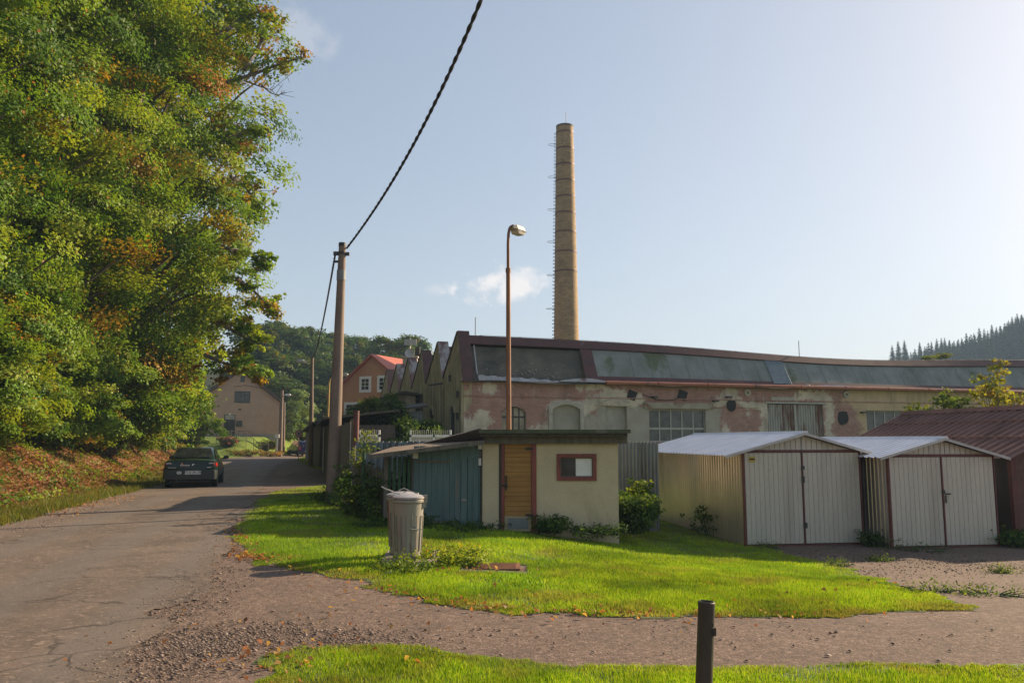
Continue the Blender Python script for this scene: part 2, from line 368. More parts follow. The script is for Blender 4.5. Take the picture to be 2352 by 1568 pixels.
def sidewallmat():
    m, nt, N, L, out = newmat('streaked_side_wall'); b = NB(nt)
    v = b.tc('Object'); vs = b.tc('Object', (1, 2.2, 0.16))
    base = b.ramp(b.noise(v, 0.8, 8, 0.65), ((0.3, (0.52, 0.43, 0.28)), (0.7, (0.36, 0.30, 0.20))))
    st = b.ramp(b.noise(vs, 2.3, 9, 0.72), ((0.46, 0.0), (0.62, 0.9)))
    col = b.mix(st, base, (0.095, 0.083, 0.055))
    col = b.mix(b.ramp(b.noise(v, 0.6, 6), ((0.52, 0.0), (0.7, 0.5))), col, (0.09, 0.105, 0.05))
    b.pbsdf(out, col, 0.9, 0, b.bump(b.noise(v, 12, 5), 0.4, 0.03)); return m
M['sidewall'] = sidewallmat()

def groundmat():
    m, nt, N, L, out = newmat('ground_gravel_litter'); b = NB(nt)
    v = b.tc('Object')
    g1 = b.ramp(b.noise(v, 0.7, 9, 0.7), ((0.3, (0.185, 0.13, 0.10)), (0.7, (0.135, 0.096, 0.076))))
    vo = N.new('ShaderNodeTexVoronoi'); vo.inputs['Scale'].default_value = 48; L.new(v, vo.inputs['Vector'])
    vsep = N.new('ShaderNodeSeparateColor'); L.new(vo.outputs['Color'], vsep.inputs[0])
    peb = b.ramp(vsep.outputs[0], ((0.0, 0.3), (0.5, 0.47), (0.85, 0.56), (1.0, 0.85)))
    gravel = b.mix(0.85, g1, peb, 'OVERLAY')
    gravel = b.mix(0.6, gravel, b.ramp(b.noise(v, 13, 6, 0.75), ((0.34, 0.25), (0.66, 0.75))), 'OVERLAY')
    gravel = b.mix(b.ramp(b.noise(v, 21, 4, 0.7), ((0.64, 0.0), (0.7, 0.6))), gravel, (0.36, 0.28, 0.23))
    gravel = b.mix(b.ramp(b.noise(v, 1.6, 8, 0.7), ((0.5, 0.0), (0.68, 0.6))), gravel, (0.09, 0.07, 0.055))
    litter = b.ramp(b.noise(v, 7, 8, 0.7), ((0.3, (0.10, 0.05, 0.025)), (0.5, (0.20, 0.088, 0.042)), (0.7, (0.06, 0.045, 0.02))))
    grass = b.ramp(b.noise(v, 1.2, 8, 0.7), ((0.3, (0.10, 0.15, 0.018)), (0.6, (0.14, 0.185, 0.03)), (0.8, (0.17, 0.13, 0.05))))
    a = b.attr('Col'); sc = N.new('ShaderNodeSeparateColor'); L.new(a.outputs['Color'], sc.inputs[0])
    jit = b.math('MULTIPLY', b.math('SUBTRACT', b.noise(v, 2.5, 8, 0.7), 0.5), 0.8)
    def gate(ch):
        mr = N.new('ShaderNodeMapRange'); mr.inputs['From Min'].default_value = 0.4; mr.inputs['From Max'].default_value = 0.6
        L.new(b.math('ADD', ch, jit), mr.inputs['Value']); return mr.outputs[0]
    col = b.mix(gate(sc.outputs[0]), gravel, litter)
    col = b.mix(gate(sc.outputs[1]), col, grass)
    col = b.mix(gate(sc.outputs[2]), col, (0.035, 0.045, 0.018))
    hb = b.math('ADD', b.math('MULTIPLY', vo.outputs['Distance'], -0.5), b.noise(v, 8, 6))
    b.pbsdf(out, col, 0.95, 0, b.bump(hb, 0.7, 0.012), 0.2); return m
M['ground'] = groundmat()

def asphaltmat():
    m, nt, N, L, out = newmat('worn_asphalt'); b = NB(nt)
    v = b.tc('Object'); vs = b.tc('Object', (1, 0.16, 1), (0, 0, radians(-14)))
    base = b.ramp(b.noise(vs, 0.9, 7, 0.6), ((0.3, (0.14, 0.105, 0.08)), (0.7, (0.095, 0.073, 0.057))))
    base = b.mix(0.5, base, b.ramp(b.noise(v, 9, 8, 0.75), ((0.34, 0.3), (0.66, 0.7))), 'OVERLAY')
    base = b.mix(b.ramp(b.noise(v, 0.5, 8, 0.7, 0.3), ((0.48, 0.0), (0.58, 0.65))), base, (0.175, 0.132, 0.102))
    gr = b.noise(v, 55, 5, 0.8)
    col = b.mix(0.7, base, b.ramp(gr, ((0.3, 0.2), (0.7, 0.8))), 'OVERLAY')
    # loose chips worn out of the surface
    ch = b.noise(b.tc('Object', (1, 1.7, 1)), 9, 7, 0.75)
    zone = b.ramp(b.noise(v, 0.55, 5, 0.6), ((0.38, 0.1), (0.56, 1.0)))
    spot = b.math('MULTIPLY', b.ramp(ch, ((0.55, 0.0), (0.61, 1.0))), zone)
    col = b.mix(b.math('MULTIPLY', spot, 0.75), col, (0.36, 0.27, 0.21))
    a = b.attr('Col'); sc = N.new('ShaderNodeSeparateColor'); L.new(a.outputs['Color'], sc.inputs[0])
    q = b.math('ADD', sc.outputs[0], b.math('MULTIPLY', b.math('SUBTRACT', b.noise(v, 4, 8, 0.7), 0.5), 1.2))
    col = b.mix(b.ramp(q, ((0.45, 0.0), (0.62, 0.85))), col, b.ramp(b.noise(v, 30, 6, 0.8), ((0.35, (0.10, 0.075, 0.06)), (0.6, (0.22, 0.16, 0.125)))))
    track = b.ramp(b.math('ADD', sc.outputs[1], b.math('MULTIPLY', b.math('SUBTRACT', b.noise(v, 1.2, 5), 0.5), 0.5)), ((0.35, 0.0), (0.75, 0.5)))
    col = b.mix(track, col, b.mix(0.5, (0.095, 0.075, 0.06), b.ramp(gr, ((0.3, 0.0), (0.7, 0.18))), 'ADD'))
    wv = N.new('ShaderNodeVectorMath'); wv.operation = 'ADD'; wn = N.new('ShaderNodeTexNoise'); wn.inputs['Scale'].default_value = 1.3; wn.inputs['Detail'].default_value = 8
    L.new(v, wn.inputs['Vector']); L.new(v, wv.inputs[0]); L.new(wn.outputs['Color'], wv.inputs[1])
    vd = N.new('ShaderNodeTexVoronoi'); vd.feature = 'DISTANCE_TO_EDGE'; vd.inputs['Scale'].default_value = 0.75; L.new(wv.outputs[0], vd.inputs['Vector'])
    crack = b.math('MULTIPLY', b.ramp(vd.outputs['Distance'], ((0.0, 0.85), (0.02, 0.0))), b.ramp(b.noise(v, 0.4, 4), ((0.46, 0.0), (0.56, 1.0))))
    col = b.mix(crack, col, (0.035, 0.03, 0.027))
    b.pbsdf(out, col, 0.85, 0, b.bump(b.math('ADD', gr, b.math('MULTIPLY', spot, 0.8)), 0.5, 0.012), 0.3); return m
M['asphalt'] = asphaltmat()
M['lawnsoil'] = mat('lawn_soil', (0.065, 0.085, 0.018), (0.085, 0.12, 0.022), (0.085, 0.065, 0.035), scale=3, bump=0.5, thr=(0.66, 0.78))
# ------------------------------------------------------------------ mesh helpers
class MB:
    "collects shapes; build() links them as one mesh object"
    def __init__(s): s.v = []; s.f = []
    def add(s, vs, fs):
        o = len(s.v); s.v.extend([tuple(v) for v in vs]); s.f.extend([tuple(i + o for i in f) for f in fs]); return s
    def box(s, x0, x1, y0, y1, z0, z1, mt=None):
        vs = [Vector((x, y, z)) for x in (x0, x1) for y in (y0, y1) for z in (z0, z1)]
        if mt is not None: vs = [mt @ v for v in vs]
        return s.add(vs, [(0, 1, 3, 2), (4, 6, 7, 5), (0, 4, 5, 1), (2, 3, 7, 6), (0, 2, 6, 4), (1, 5, 7, 3)])
    def hexa(s, a, b):
        "a, b: two quads (4 points each) joined to a solid"
        return s.add(list(a) + list(b), [(3, 2, 1, 0), (4, 5, 6, 7), (0, 1, 5, 4), (1, 2, 6, 5), (2, 3, 7, 6), (3, 0, 4, 7)])
    def plate(s, quad, thick):
        "a quad given thickness along its normal"
        q = [Vector(p) for p in quad]
        n = (q[1] - q[0]).cross(q[2] - q[0]).normalized() * thick
        k = len(q); vs = q + [p + n for p in q]
        fs = [tuple(range(k))[::-1], tuple(range(k, 2 * k))] + [(i, (i + 1) % k, k + (i + 1) % k, k + i) for i in range(k)]
        return s.add(vs, fs)
    def prism(s, poly, d):
        "polygon (3D points) swept along vector d"
        q = [Vector(p) for p in poly]; d = Vector(d); k = len(q)
        return s.add(q + [p + d for p in q], [tuple(range(k))[::-1], tuple(range(k, 2 * k))] + [(i, (i + 1) % k, k + (i + 1) % k, k + i) for i in range(k)])
    def tube(s, pts, rad, n=10, cap=True):
        pts = [Vector(p) for p in pts]
        if isinstance(rad, (int, float)): rad = [rad] * len(pts)
        rings = []; ref = None
        for i, p in enumerate(pts):
            t = (pts[min(i + 1, len(pts) - 1)] - pts[max(i - 1, 0)]).normalized()
            if ref is None: ref = Vector((1, 0, 0)) if abs(t.x) < 0.9 else Vector((0, 1, 0))
            a = (ref - t * ref.dot(t)).normalized(); b = t.cross(a); ref = a
            rings.append([p + (a * cos(2 * pi * k / n) + b * sin(2 * pi * k / n)) * rad[i] for k in range(n)])
        vs = [v for r in rings for v in r]; fs = []
        for i in range(len(pts) - 1):
            for k in range(n):
                k2 = (k + 1) % n; fs.append((i * n + k, i * n + k2, (i + 1) * n + k2, (i + 1) * n + k))
        if cap: fs.append(tuple(range(n))[::-1]); fs.append(tuple(range((len(pts) - 1) * n, len(pts) * n)))
        return s.add(vs, fs)
    def lathe(s, prof, n=24, c=(0, 0, 0), closed=False):
        c = Vector(c); vs = []; fs = []
        for (r, z) in prof:
            for k in range(n): vs.append(c + Vector((r * cos(2 * pi * k / n), r * sin(2 * pi * k / n), z)))
        m = len(prof)
        for i in range(m - 1 + (1 if closed else 0)):
            j = (i + 1) % m
            for k in range(n):
                k2 = (k + 1) % n; fs.append((i * n + k, i * n + k2, j * n + k2, j * n + k))
        if not closed:
            fs.append(tuple(range(n))[::-1]); fs.append(tuple(range((m - 1) * n, m * n)))
        return s.add(vs, fs)
    def ribbed(s, A, B, C, D, n, depth, prof=((0, 0), (0.35, 0), (0.5, 1), (0.85, 1)), thick=0.0, wav=0.0, seed=0):
        "sheet A-B (across the ribs) to D-C (far ends), n ribs standing proud by depth along the normal"
        A, B, C, D = map(Vector, (A, B, C, D)); nrm = (B - A).cross(D - A).normalized()
        us = []
        for i in range(n):
            for (f, o) in prof: us.append(((i + f) / n, o))
        us.append((1.0, prof[0][1])); vs = []; rng = random.Random(seed)
        for (u, o) in us:
            w = rng.uniform(-wav, wav)
            vs.append(A.lerp(B, u) + nrm * (o * depth) + (D - A).normalized() * w); vs.append(D.lerp(C, u) + nrm * (o * depth))
        fs = [(2 * i, 2 * i + 2, 2 * i + 3, 2 * i + 1) for i in range(len(us) - 1)]
        return s.add(vs, fs)
    def build(s, name, m, parent=None, smooth=False, bevel=0.0):
        me = bpy.data.meshes.new(name); me.from_pydata(s.v, [], s.f); me.validate(); me.update()
        if smooth:
            me.shade_smooth() if hasattr(me, 'shade_smooth') else None
            try: me.set_sharp_from_angle(angle=radians(38))
            except Exception: pass
        o = bpy.data.objects.new(name, me); COL.objects.link(o); me.materials.append(m)
        if parent is not None: o.parent = parent
        if bevel:
            md = o.modifiers.new('bevel', 'BEVEL'); md.width = bevel; md.segments = 1; md.limit_method = 'ANGLE'
        return o

def tag(o, label=None, cat=None, group=None, kind=None):
    for k, v in (('label', label), ('category', cat), ('group', group), ('kind', kind)):
        if v: o[k] = v
    return o

def thing(name, label, cat, loc=(0, 0, 0), rz=0.0, group=None):
    o = bpy.data.objects.new(name, None); COL.objects.link(o); o.empty_display_size = 0.2
    o.location = loc; o.rotation_euler = (0, 0, rz); return tag(o, label, cat, group)

def dup(root, loc, rz=None, sc=None, label=None, group=None):
    r = root.copy(); COL.objects.link(r); r.location = loc
    if rz is not None: r.rotation_euler = (0, 0, rz)
    if sc is not None: r.scale = sc if hasattr(sc, '__len__') else (sc, sc, sc)
    if label: r['label'] = label
    if group: r['group'] = group
    for ch in [c for c in COL.objects if c.parent == root]:
        c = ch.copy(); COL.objects.link(c); c.parent = r
        for g in [q for q in COL.objects if q.parent == ch]:
            d = g.copy(); COL.objects.link(d); d.parent = c
    return r

def raw_mesh(name, V, faces_n, idx, m, parent=None, col=None, smooth=False):
    "fast mesh: V (n,3), faces all with faces_n corners, idx flat, colour per vertex"
    me = bpy.data.meshes.new(name); V = np.ascontiguousarray(V, np.float32)
    me.vertices.add(len(V)); me.vertices.foreach_set('co', V.ravel())
    nf = len(idx) // faces_n
    me.loops.add(len(idx)); me.loops.foreach_set('vertex_index', np.ascontiguousarray(idx, np.int32))
    me.polygons.add(nf); me.polygons.foreach_set('loop_start', np.arange(0, nf * faces_n, faces_n, dtype=np.int32))
    if col is not None:
        at_ = me.color_attributes.new('Col', 'FLOAT_COLOR', 'POINT')
        c = np.ones((len(V), 4), np.float32); c[:, :3] = col; at_.data.foreach_set('color', c.ravel())
    me.update(calc_edges=True)
    if smooth: me.polygons.foreach_set('use_smooth', np.ones(nf, bool))
    o = bpy.data.objects.new(name, me); COL.objects.link(o); me.materials.append(m)
    if parent is not None: o.parent = parent
    return o

def nrmz(a): return a / np.maximum(np.linalg.norm(a, axis=1, keepdims=True), 1e-9)

def leaf_arrays(P, Nn, size, col, rng, aspect=0.72, fold=0.18):
    n = len(P); Nn = nrmz(Nn); r = rng.normal(size=(n, 3)); T = nrmz(r - Nn * np.sum(r * Nn, axis=1, keepdims=True)); B = np.cross(Nn, T)
    sz = np.asarray(size).reshape(-1, 1) * np.ones((n, 1))
    V = np.empty((n, 4, 3))
    V[:, 0] = P - T * sz * 0.5; V[:, 2] = P + T * sz * 0.5
    V[:, 1] = P + B * sz * 0.5 * aspect + Nn * sz * fold - T * sz * 0.08; V[:, 3] = P - B * sz * 0.5 * aspect + Nn * sz * fold - T * sz * 0.08
    return V.reshape(-1, 3), np.arange(n * 4), np.repeat(col, 4, axis=0)

GREEN = [(0.07, 0.14, 0.018), (0.115, 0.20, 0.022), (0.165, 0.255, 0.024), (0.225, 0.29, 0.026)]
WARM = [(0.24, 0.20, 0.018), (0.30, 0.19, 0.022), (0.34, 0.14, 0.025)]

def crown_points(rng, clumps, per, clump_r, size, palette, weights, flat=0.6, up=0.5, colfn=None):
    "leaf positions, normals, sizes and colours for clumps (k,3)"
    k = len(clumps); pal = np.array(palette); w = np.array(weights, float); w /= w.sum()
    cr = clump_r * rng.uniform(0.65, 1.35, k)
    base = pal[rng.choice(len(pal), k, p=w)]
    if colfn is not None: base = colfn(clumps, base, rng)
    cnt = np.maximum(3, (per * (cr / clump_r) ** 2).astype(int)); ids = np.repeat(np.arange(k), cnt); n = len(ids)
    d = nrmz(rng.normal(size=(n, 3))); rad = rng.uniform(0.0, 1.0, n) ** 0.45
    off = d * rad[:, None]; off[:, 2] *= flat
    ctr = clumps.mean(axis=0); outw = clumps - ctr; outw[:, 2] *= 0.3; outw = nrmz(outw + 1e-6)
    cn = nrmz(outw * 0.55 + np.array([0, 0, up]) + rng.normal(size=(k, 3)) * 0.45)      # each spray of leaves shares a tilt
    off -= cn[ids] * (np.sum(off * cn[ids], axis=1, keepdims=True)) * 0.45
    P = clumps[ids] + off * cr[ids][:, None] * (1 + 0.5 * (rng.random((n, 1)) ** 4))
    Nn = cn[ids] + 0.25 * d + rng.normal(size=(n, 3)) * 0.33
    c = base[ids] * rng.uniform(0.68, 1.32, (n, 1)) * rng.uniform(0.9, 1.1, (n, 3))
    odd = rng.random(n) < 0.01
    c[odd] = pal[-1] * rng.uniform(0.7, 1.2, (odd.sum(), 1)) if len(pal) else c[odd]
    return P, Nn, size * rng.uniform(0.6, 1.3, n), c

def leaf_object(name, P, Nn, sz, c, rng, parent, m=None, aspect=0.72):
    V, idx, cc = leaf_arrays(P, Nn, sz, c, rng, aspect)
    return raw_mesh(name, V, 4, idx, m or M['leaf'], parent, cc)

def ellipsoid_clumps(rng, n, c, r, inner=0.35, lump=0.18, zmin=None):
    zn = rng.uniform(-1, 1, n); a = rng.uniform(0, 2 * pi, n); R = (1 - np.abs(zn) ** 2.8) ** 0.5
    q = rng.uniform(inner ** 2, 1, n) ** 0.5
    lum = 1 + lump * np.sin(a * 3 + zn * 6) + rng.normal(size=n) * 0.07
    P = np.array(c) + np.stack([np.cos(a) * R * q * lum, np.sin(a) * R * q * lum, zn], -1) * np.array(r)
    return P

def limbs(mb, base, top, clumps, rng, r0, n_limb=26, zfrac=(0.2, 0.9)):
    "trunk with tapering limbs that run out to the leaf clumps"
    base = np.array(base, float); top = np.array(top, float)
    seg = 7; pts = []
    for i in range(seg + 1):
        f = i / seg; w = np.array([rng.normal() * 0.18, rng.normal() * 0.18, 0]) * (f > 0) * min(1, r0 * 3)
        pts.append(base + (top - base) * f + w)
    rad = [r0 * (1.25 if i == 0 else 1) * (1 - 0.86 * i / seg) for i in range(seg + 1)]
    mb.tube(pts, rad, 9)
    pick = rng.choice(len(clumps), min(n_limb, len(clumps)), replace=False)
    for i in pick:
        c = clumps[i]
        fz = np.clip((c[2] - base[2]) / max(top[2] - base[2], 0.1) - rng.uniform(0.12, 0.3), zfrac[0], zfrac[1])
        k = fz * seg; k0 = int(k); a = pts[k0] + (pts[min(k0 + 1, seg)] - pts[k0]) * (k - k0)
        m1 = a + (c - a) * 0.35 + np.array([0, 0, -0.05 * np.linalg.norm(c - a)]); m2 = a + (c - a) * 0.7 + rng.normal(size=3) * 0.12
        rr = r0 * (1 - 0.8 * fz) * 0.42
        mb.tube([a, m1, m2, c], [rr, rr * 0.7, rr * 0.45, rr * 0.15], 6)

# ------------------------------------------------------------------ ground, road, lawns
def poly_mask(px, py, poly):
    inside = np.zeros(px.shape, bool); n = len(poly); j = n - 1
    for i in range(n):
        xi, yi = poly[i]; xj, yj = poly[j]
        c = ((yi > py) != (yj > py)) & (px < (xj - xi) * (py - yi) / (yj - yi + 1e-12) + xi)
        inside ^= c; j = i
    return inside

def grid_mesh(name, xs, ys, m, zoff=0.0, keep=None, colfn=None, kind='structure'):
    X, Y = np.meshgrid(xs, ys); Z = hgt(X, Y) + zoff
    V = np.stack([X, Y, Z], -1).reshape(-1, 3); nx = len(xs)
    i, j = np.meshgrid(np.arange(len(xs) - 1), np.arange(len(ys) - 1))
    a = (j * nx + i); q = np.stack([a, a + 1, a + nx + 1, a + nx], -1)
    if keep is not None:
        cx = (X[:-1, :-1] + X[1:, 1:]) / 2; cy = (Y[:-1, :-1] + Y[1:, 1:]) / 2
        q = q[keep(cx, cy)]
    q = q.reshape(-1, 4); used, inv = np.unique(q.ravel(), return_inverse=True)
    V2 = V[used]; col = colfn(V2[:, 0], V2[:, 1]) if colfn else None
    o = raw_mesh(name, V2, 4, inv, m, None, col, True)
    return tag(o, kind=kind)

def spaced(lo, fine_lo, fine_hi, hi, step, grow):
    mid = list(np.arange(fine_lo, fine_hi + 1e-6, step)); a = []; s = step; x = fine_lo
    while x > lo: s *= grow; x -= s; a.append(x)
    b = []; s = step; x = mid[-1]
    while x < hi: s *= grow; x += s; b.append(x)
    return np.array(a[::-1] + mid + b)

def ground_cols(x, y):
    s = edge_s(x, y)
    lit = S((s - 0.5) / 0.8) * (1 - S((y - 66) / 10))
    grs = S((s + 0.4) / 0.5) * (1 - S((s - 0.6) / 0.9)) * 0.75 * (y < 75)
    grs = np.maximum(grs, S((y - 73) / 2) * S((-24.4 - x) / 0.8))
    grs = np.maximum(grs, S((y - 96) / 4)); grs = np.maximum(grs, S((x - 16) / 3) * S((y - 20) / 3))
    grs = np.maximum(grs, 0.8 * S((y - 18.5) / 1.0) * S((x + 4) / 1.5))
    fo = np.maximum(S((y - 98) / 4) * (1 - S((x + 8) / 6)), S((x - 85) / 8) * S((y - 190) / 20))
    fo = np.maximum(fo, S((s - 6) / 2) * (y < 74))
    return np.stack([lit, grs, fo], -1)
grid_mesh('ground', spaced(-700, -34, 18, 700, 0.32, 1.09), spaced(-60, 2, 44, 1000, 0.32, 1.07), M['ground'], 0.0, None, ground_cols)

RIGHT_EDGE_PX = [(300, 1640), (325, 1568), (338, 1500), (395, 1420), (445, 1370), (478, 1330), (498, 1290), (520, 1250), (545, 1205), (560, 1165), (588, 1135), (606, 1112), (622, 1085), (645, 1066), (680, 1054)]
re = [gp(*p) for p in RIGHT_EDGE_PX]
ROAD = [(x + 0.15, y) for x, y in ((-6.0, -4.0), (-6.8, 0), (-10.25, 16), (-13.3, 30), (-19.4, 51), (-25.4, 71.5), (-25.7, 77), (-24.7, 83), (-22.3, 88), (-16, 93), (-8, 96))] + [(-4, 90), (-12, 86), (-17.0, 81), (-18.6, 75)] + [(p.x, p.y) for p in re[::-1]] + [(-2.0, 2.5), (-1.0, -4.0)]

def wob(cx, cy, amp, sc):
    return cx + amp * (fbm(cx * sc, cy * sc, 11) - 0.47) * 2, cy + amp * (fbm(cx * sc, cy * sc, 23) - 0.47) * 2
def road_keep(cx, cy):
    a, b = wob(cx, cy, 0.42, 1.1); k = poly_mask(a, b, ROAD); return k
def road_cols(x, y):
    # ragged, broken-up right and left edges: distance inside the outline, by sampling
    e = np.zeros(x.shape)
    for dx, dy in ((0.5, 0), (-0.5, 0), (0.28, 0.28), (0.9, 0), (-0.85, 0), (0, -0.5)):
        e += ~poly_mask(x + dx, y + dy, ROAD)
    s = edge_s(x, y); patch = (y < 24) * 0.5 * S((s + 1.9) / 1.2)
    e = np.clip(e / 6 * 0.75 + patch, 0, 1)
    t = np.maximum(np.exp(-((s + 1.7) / 0.38) ** 2), np.exp(-((s + 3.2) / 0.42) ** 2)) + 0.8 * np.exp(-((s + 4.6) / 0.35) ** 2)
    return np.stack([e, np.clip(t, 0, 1), e * 0], -1)
grid_mesh('road', np.arange(-15, -0.6, 0.07), np.arange(3.4, 30.001, 0.09), M['asphalt'], 0.012, road_keep, road_cols)
far_road = grid_mesh('road', np.arange(-28, -3, 0.3), np.arange(30, 98, 0.4), M['asphalt'], 0.012, road_keep, road_cols)

LAWN_A = [(545, 1215), (549, 1245), (562, 1272), (640, 1300), (720, 1318), (830, 1345), (930, 1370), (1060, 1392), (1200, 1405), (1380, 1412), (1560, 1418), (1800, 1415), (2050, 1410), (2228, 1400), (2185, 1372), (2060, 1345), (1960, 1312), (1880, 1288), (1790, 1262), (1735, 1251), (1700, 1243), (1640, 1215), (1560, 1185), (1490, 1165), (1420, 1160), (1108, 1160), (960, 1150), (880, 1140), (800, 1118), (770, 1112), (700, 1118), (640, 1125), (598, 1146), (562, 1180)]
LAWN_A = [(lambda p: (p.x, p.y))(gp(*q)) for q in LAWN_A]
LAWN_B = [(585, 1545), (600, 1518), (650, 1498), (760, 1484), (860, 1483), (1000, 1488), (1200, 1510), (1300, 1530), (1450, 1525), (1600, 1532), (1800, 1533), (2000, 1526), (2420, 1526), (2500, 1720), (540, 1720), (560, 1600)]
LAWN_B = [(lambda p: (p.x, p.y))(gp(*q)) for q in LAWN_B]
MANHOLE = gp(1135, 1302)
def lawn_keep(poly, amp=0.12):
    def k(cx, cy):
        a, b = wob(cx, cy, amp, 2.3); m = poly_mask(a, b, poly)
        return m & ~((np.abs(cx - MANHOLE.x) < 0.44) & (np.abs(cy - MANHOLE.y) < 0.34))
    return k
grid_mesh('lawn', np.arange(-7.5, 9, 0.07), np.arange(7, 25, 0.07), M['lawnsoil'], 0.006, lawn_keep(LAWN_A, 0.3))
grid_mesh('lawn', np.arange(-3, 5, 0.06), np.arange(3.5, 7.4, 0.06), M['lawnsoil'], 0.006, lawn_keep(LAWN_B, 0.2))
VERGE = [(lambda p: (p.x, p.y))(gp(*q)) for q in [(748, 1082), (725, 1078), (700, 1068), (680, 1058), (690, 1050), (715, 1046), (752, 1062)]]

GRASSC = np.array([(0.22, 0.38, 0.014), (0.29, 0.44, 0.017), (0.35, 0.48, 0.02), (0.16, 0.30, 0.016), (0.40, 0.46, 0.06)])
def blades(name, poly, n, h, w, rng, edge=0.14, lean=0.45, keepfn=None, cols=GRASSC, label=None, cwei=None, big=0.0):
    xs = [p[0] for p in poly]; ys = [p[1] for p in poly]
    # sample evenly in picture area: more blades where near
    yy0, yy1 = min(ys), max(ys); t = rng.random(n * 5)
    y = 1 / (1 / yy0 + t * (1 / yy1 - 1 / yy0)); x = rng.uniform(min(xs), max(xs), n * 5)
    a, b = wob(x, y, edge, 2.3); k = poly_mask(a, b, poly)
    dens = fbm(x * 0.9, y * 0.9, 5); dens2 = fbm(x * 5, y * 5, 9)
    k &= rng.random(n * 5) < np.clip(0.35 + 1.2 * (dens - 0.3) + (dens2 - 0.45) * 1.0, 0.1, 1)
    if keepfn is not None: k &= keepfn(x, y)
    k &= ~((np.abs(x - MANHOLE.x) < 0.46) & (y - MANHOLE.y > -0.62) & (y - MANHOLE.y < 0.34))
    x = x[k][:n]; y = y[k][:n]; m = len(x); ins = np.zeros(m)
    for dx, dy in ((.22, 0), (-.22, 0), (0, .22), (0, -.22), (.45, .2), (-.45, -.2), (.2, -.45), (-.2, .45)):
        a, b = wob(x + dx, y + dy, edge, 2.3); ins += poly_mask(a, b, poly)
    ins /= 8
    z = hgt(x, y) + 0.004
    hh = h * rng.uniform(0.45, 1.35, m) * (0.7 + 0.9 * (fbm(x * 1.3, y * 1.3, 31) - 0.2)) * (0.22 + 0.78 * ins ** 1.5); ww = w * rng.uniform(0.6, 1.4, m)
    if big:
        bg = fbm(x * 0.8, y * 0.8, 47) > 0.6; ww = np.where(bg & (rng.random(m) < big), ww * 2.6, ww)
    ang = rng.uniform(0, 2 * pi, m); la = rng.uniform(0, 2 * pi, m); ll = lean * rng.random(m) * hh * 1.4
    V = np.empty((m, 3, 3)); dx = np.cos(ang) * ww / 2; dy = np.sin(ang) * ww / 2
    V[:, 0] = np.stack([x - dx, y - dy, z], -1); V[:, 1] = np.stack([x + dx, y + dy, z], -1)
    V[:, 2] = np.stack([x + np.cos(la) * ll, y + np.sin(la) * ll, z + hh], -1)
    ci = rng.choice(len(cols), m, p=cwei); tone = 0.5 + 0.8 * fbm(x * 0.7, y * 0.7, 77) + 0.7 * (vnoise(x * 4.3, y * 4.3, 13) - 0.5) * vnoise(x * 1.1, y * 1.1, 19)
    c = cols[ci] * tone[:, None] * rng.uniform(0.8, 1.2, (m, 1))
    dry = S((fbm(x * 1.6, y * 1.6, 141) - 0.52) / 0.16) * 0.55 + 0.5 * (ins < 0.85) * rng.random(m); lush = S((fbm(x * 1.1, y * 1.1, 171) - 0.5) / 0.15) * 0.5
    c = c * (1 - dry[:, None]) + np.array([0.29, 0.25, 0.075]) * tone[:, None] * dry[:, None]; c = c * (1 - lush[:, None]) + np.array([0.10, 0.23, 0.02]) * tone[:, None] * lush[:, None]
    o = raw_mesh(name, V.reshape(-1, 3), 3, np.arange(m * 3), M['grass'], None, np.repeat(c, 3, axis=0))
    return tag(o, label, 'grass', None, 'stuff')
rng = np.random.default_rng(5)
blades('grass', LAWN_A, 420000, 0.05, 0.0095, rng, edge=0.38, label='short bright green grass of the lawn in front of the plaster shed', big=0.25)
blades('grass', LAWN_B, 120000, 0.048, 0.007, rng, edge=0.25, label='grass strip at the very front along the gravel drive', big=0.2)
blades('grass', VERGE, 9000, 0.13, 0.03, rng, label='shaded grass patch beside the board sheds along the road')

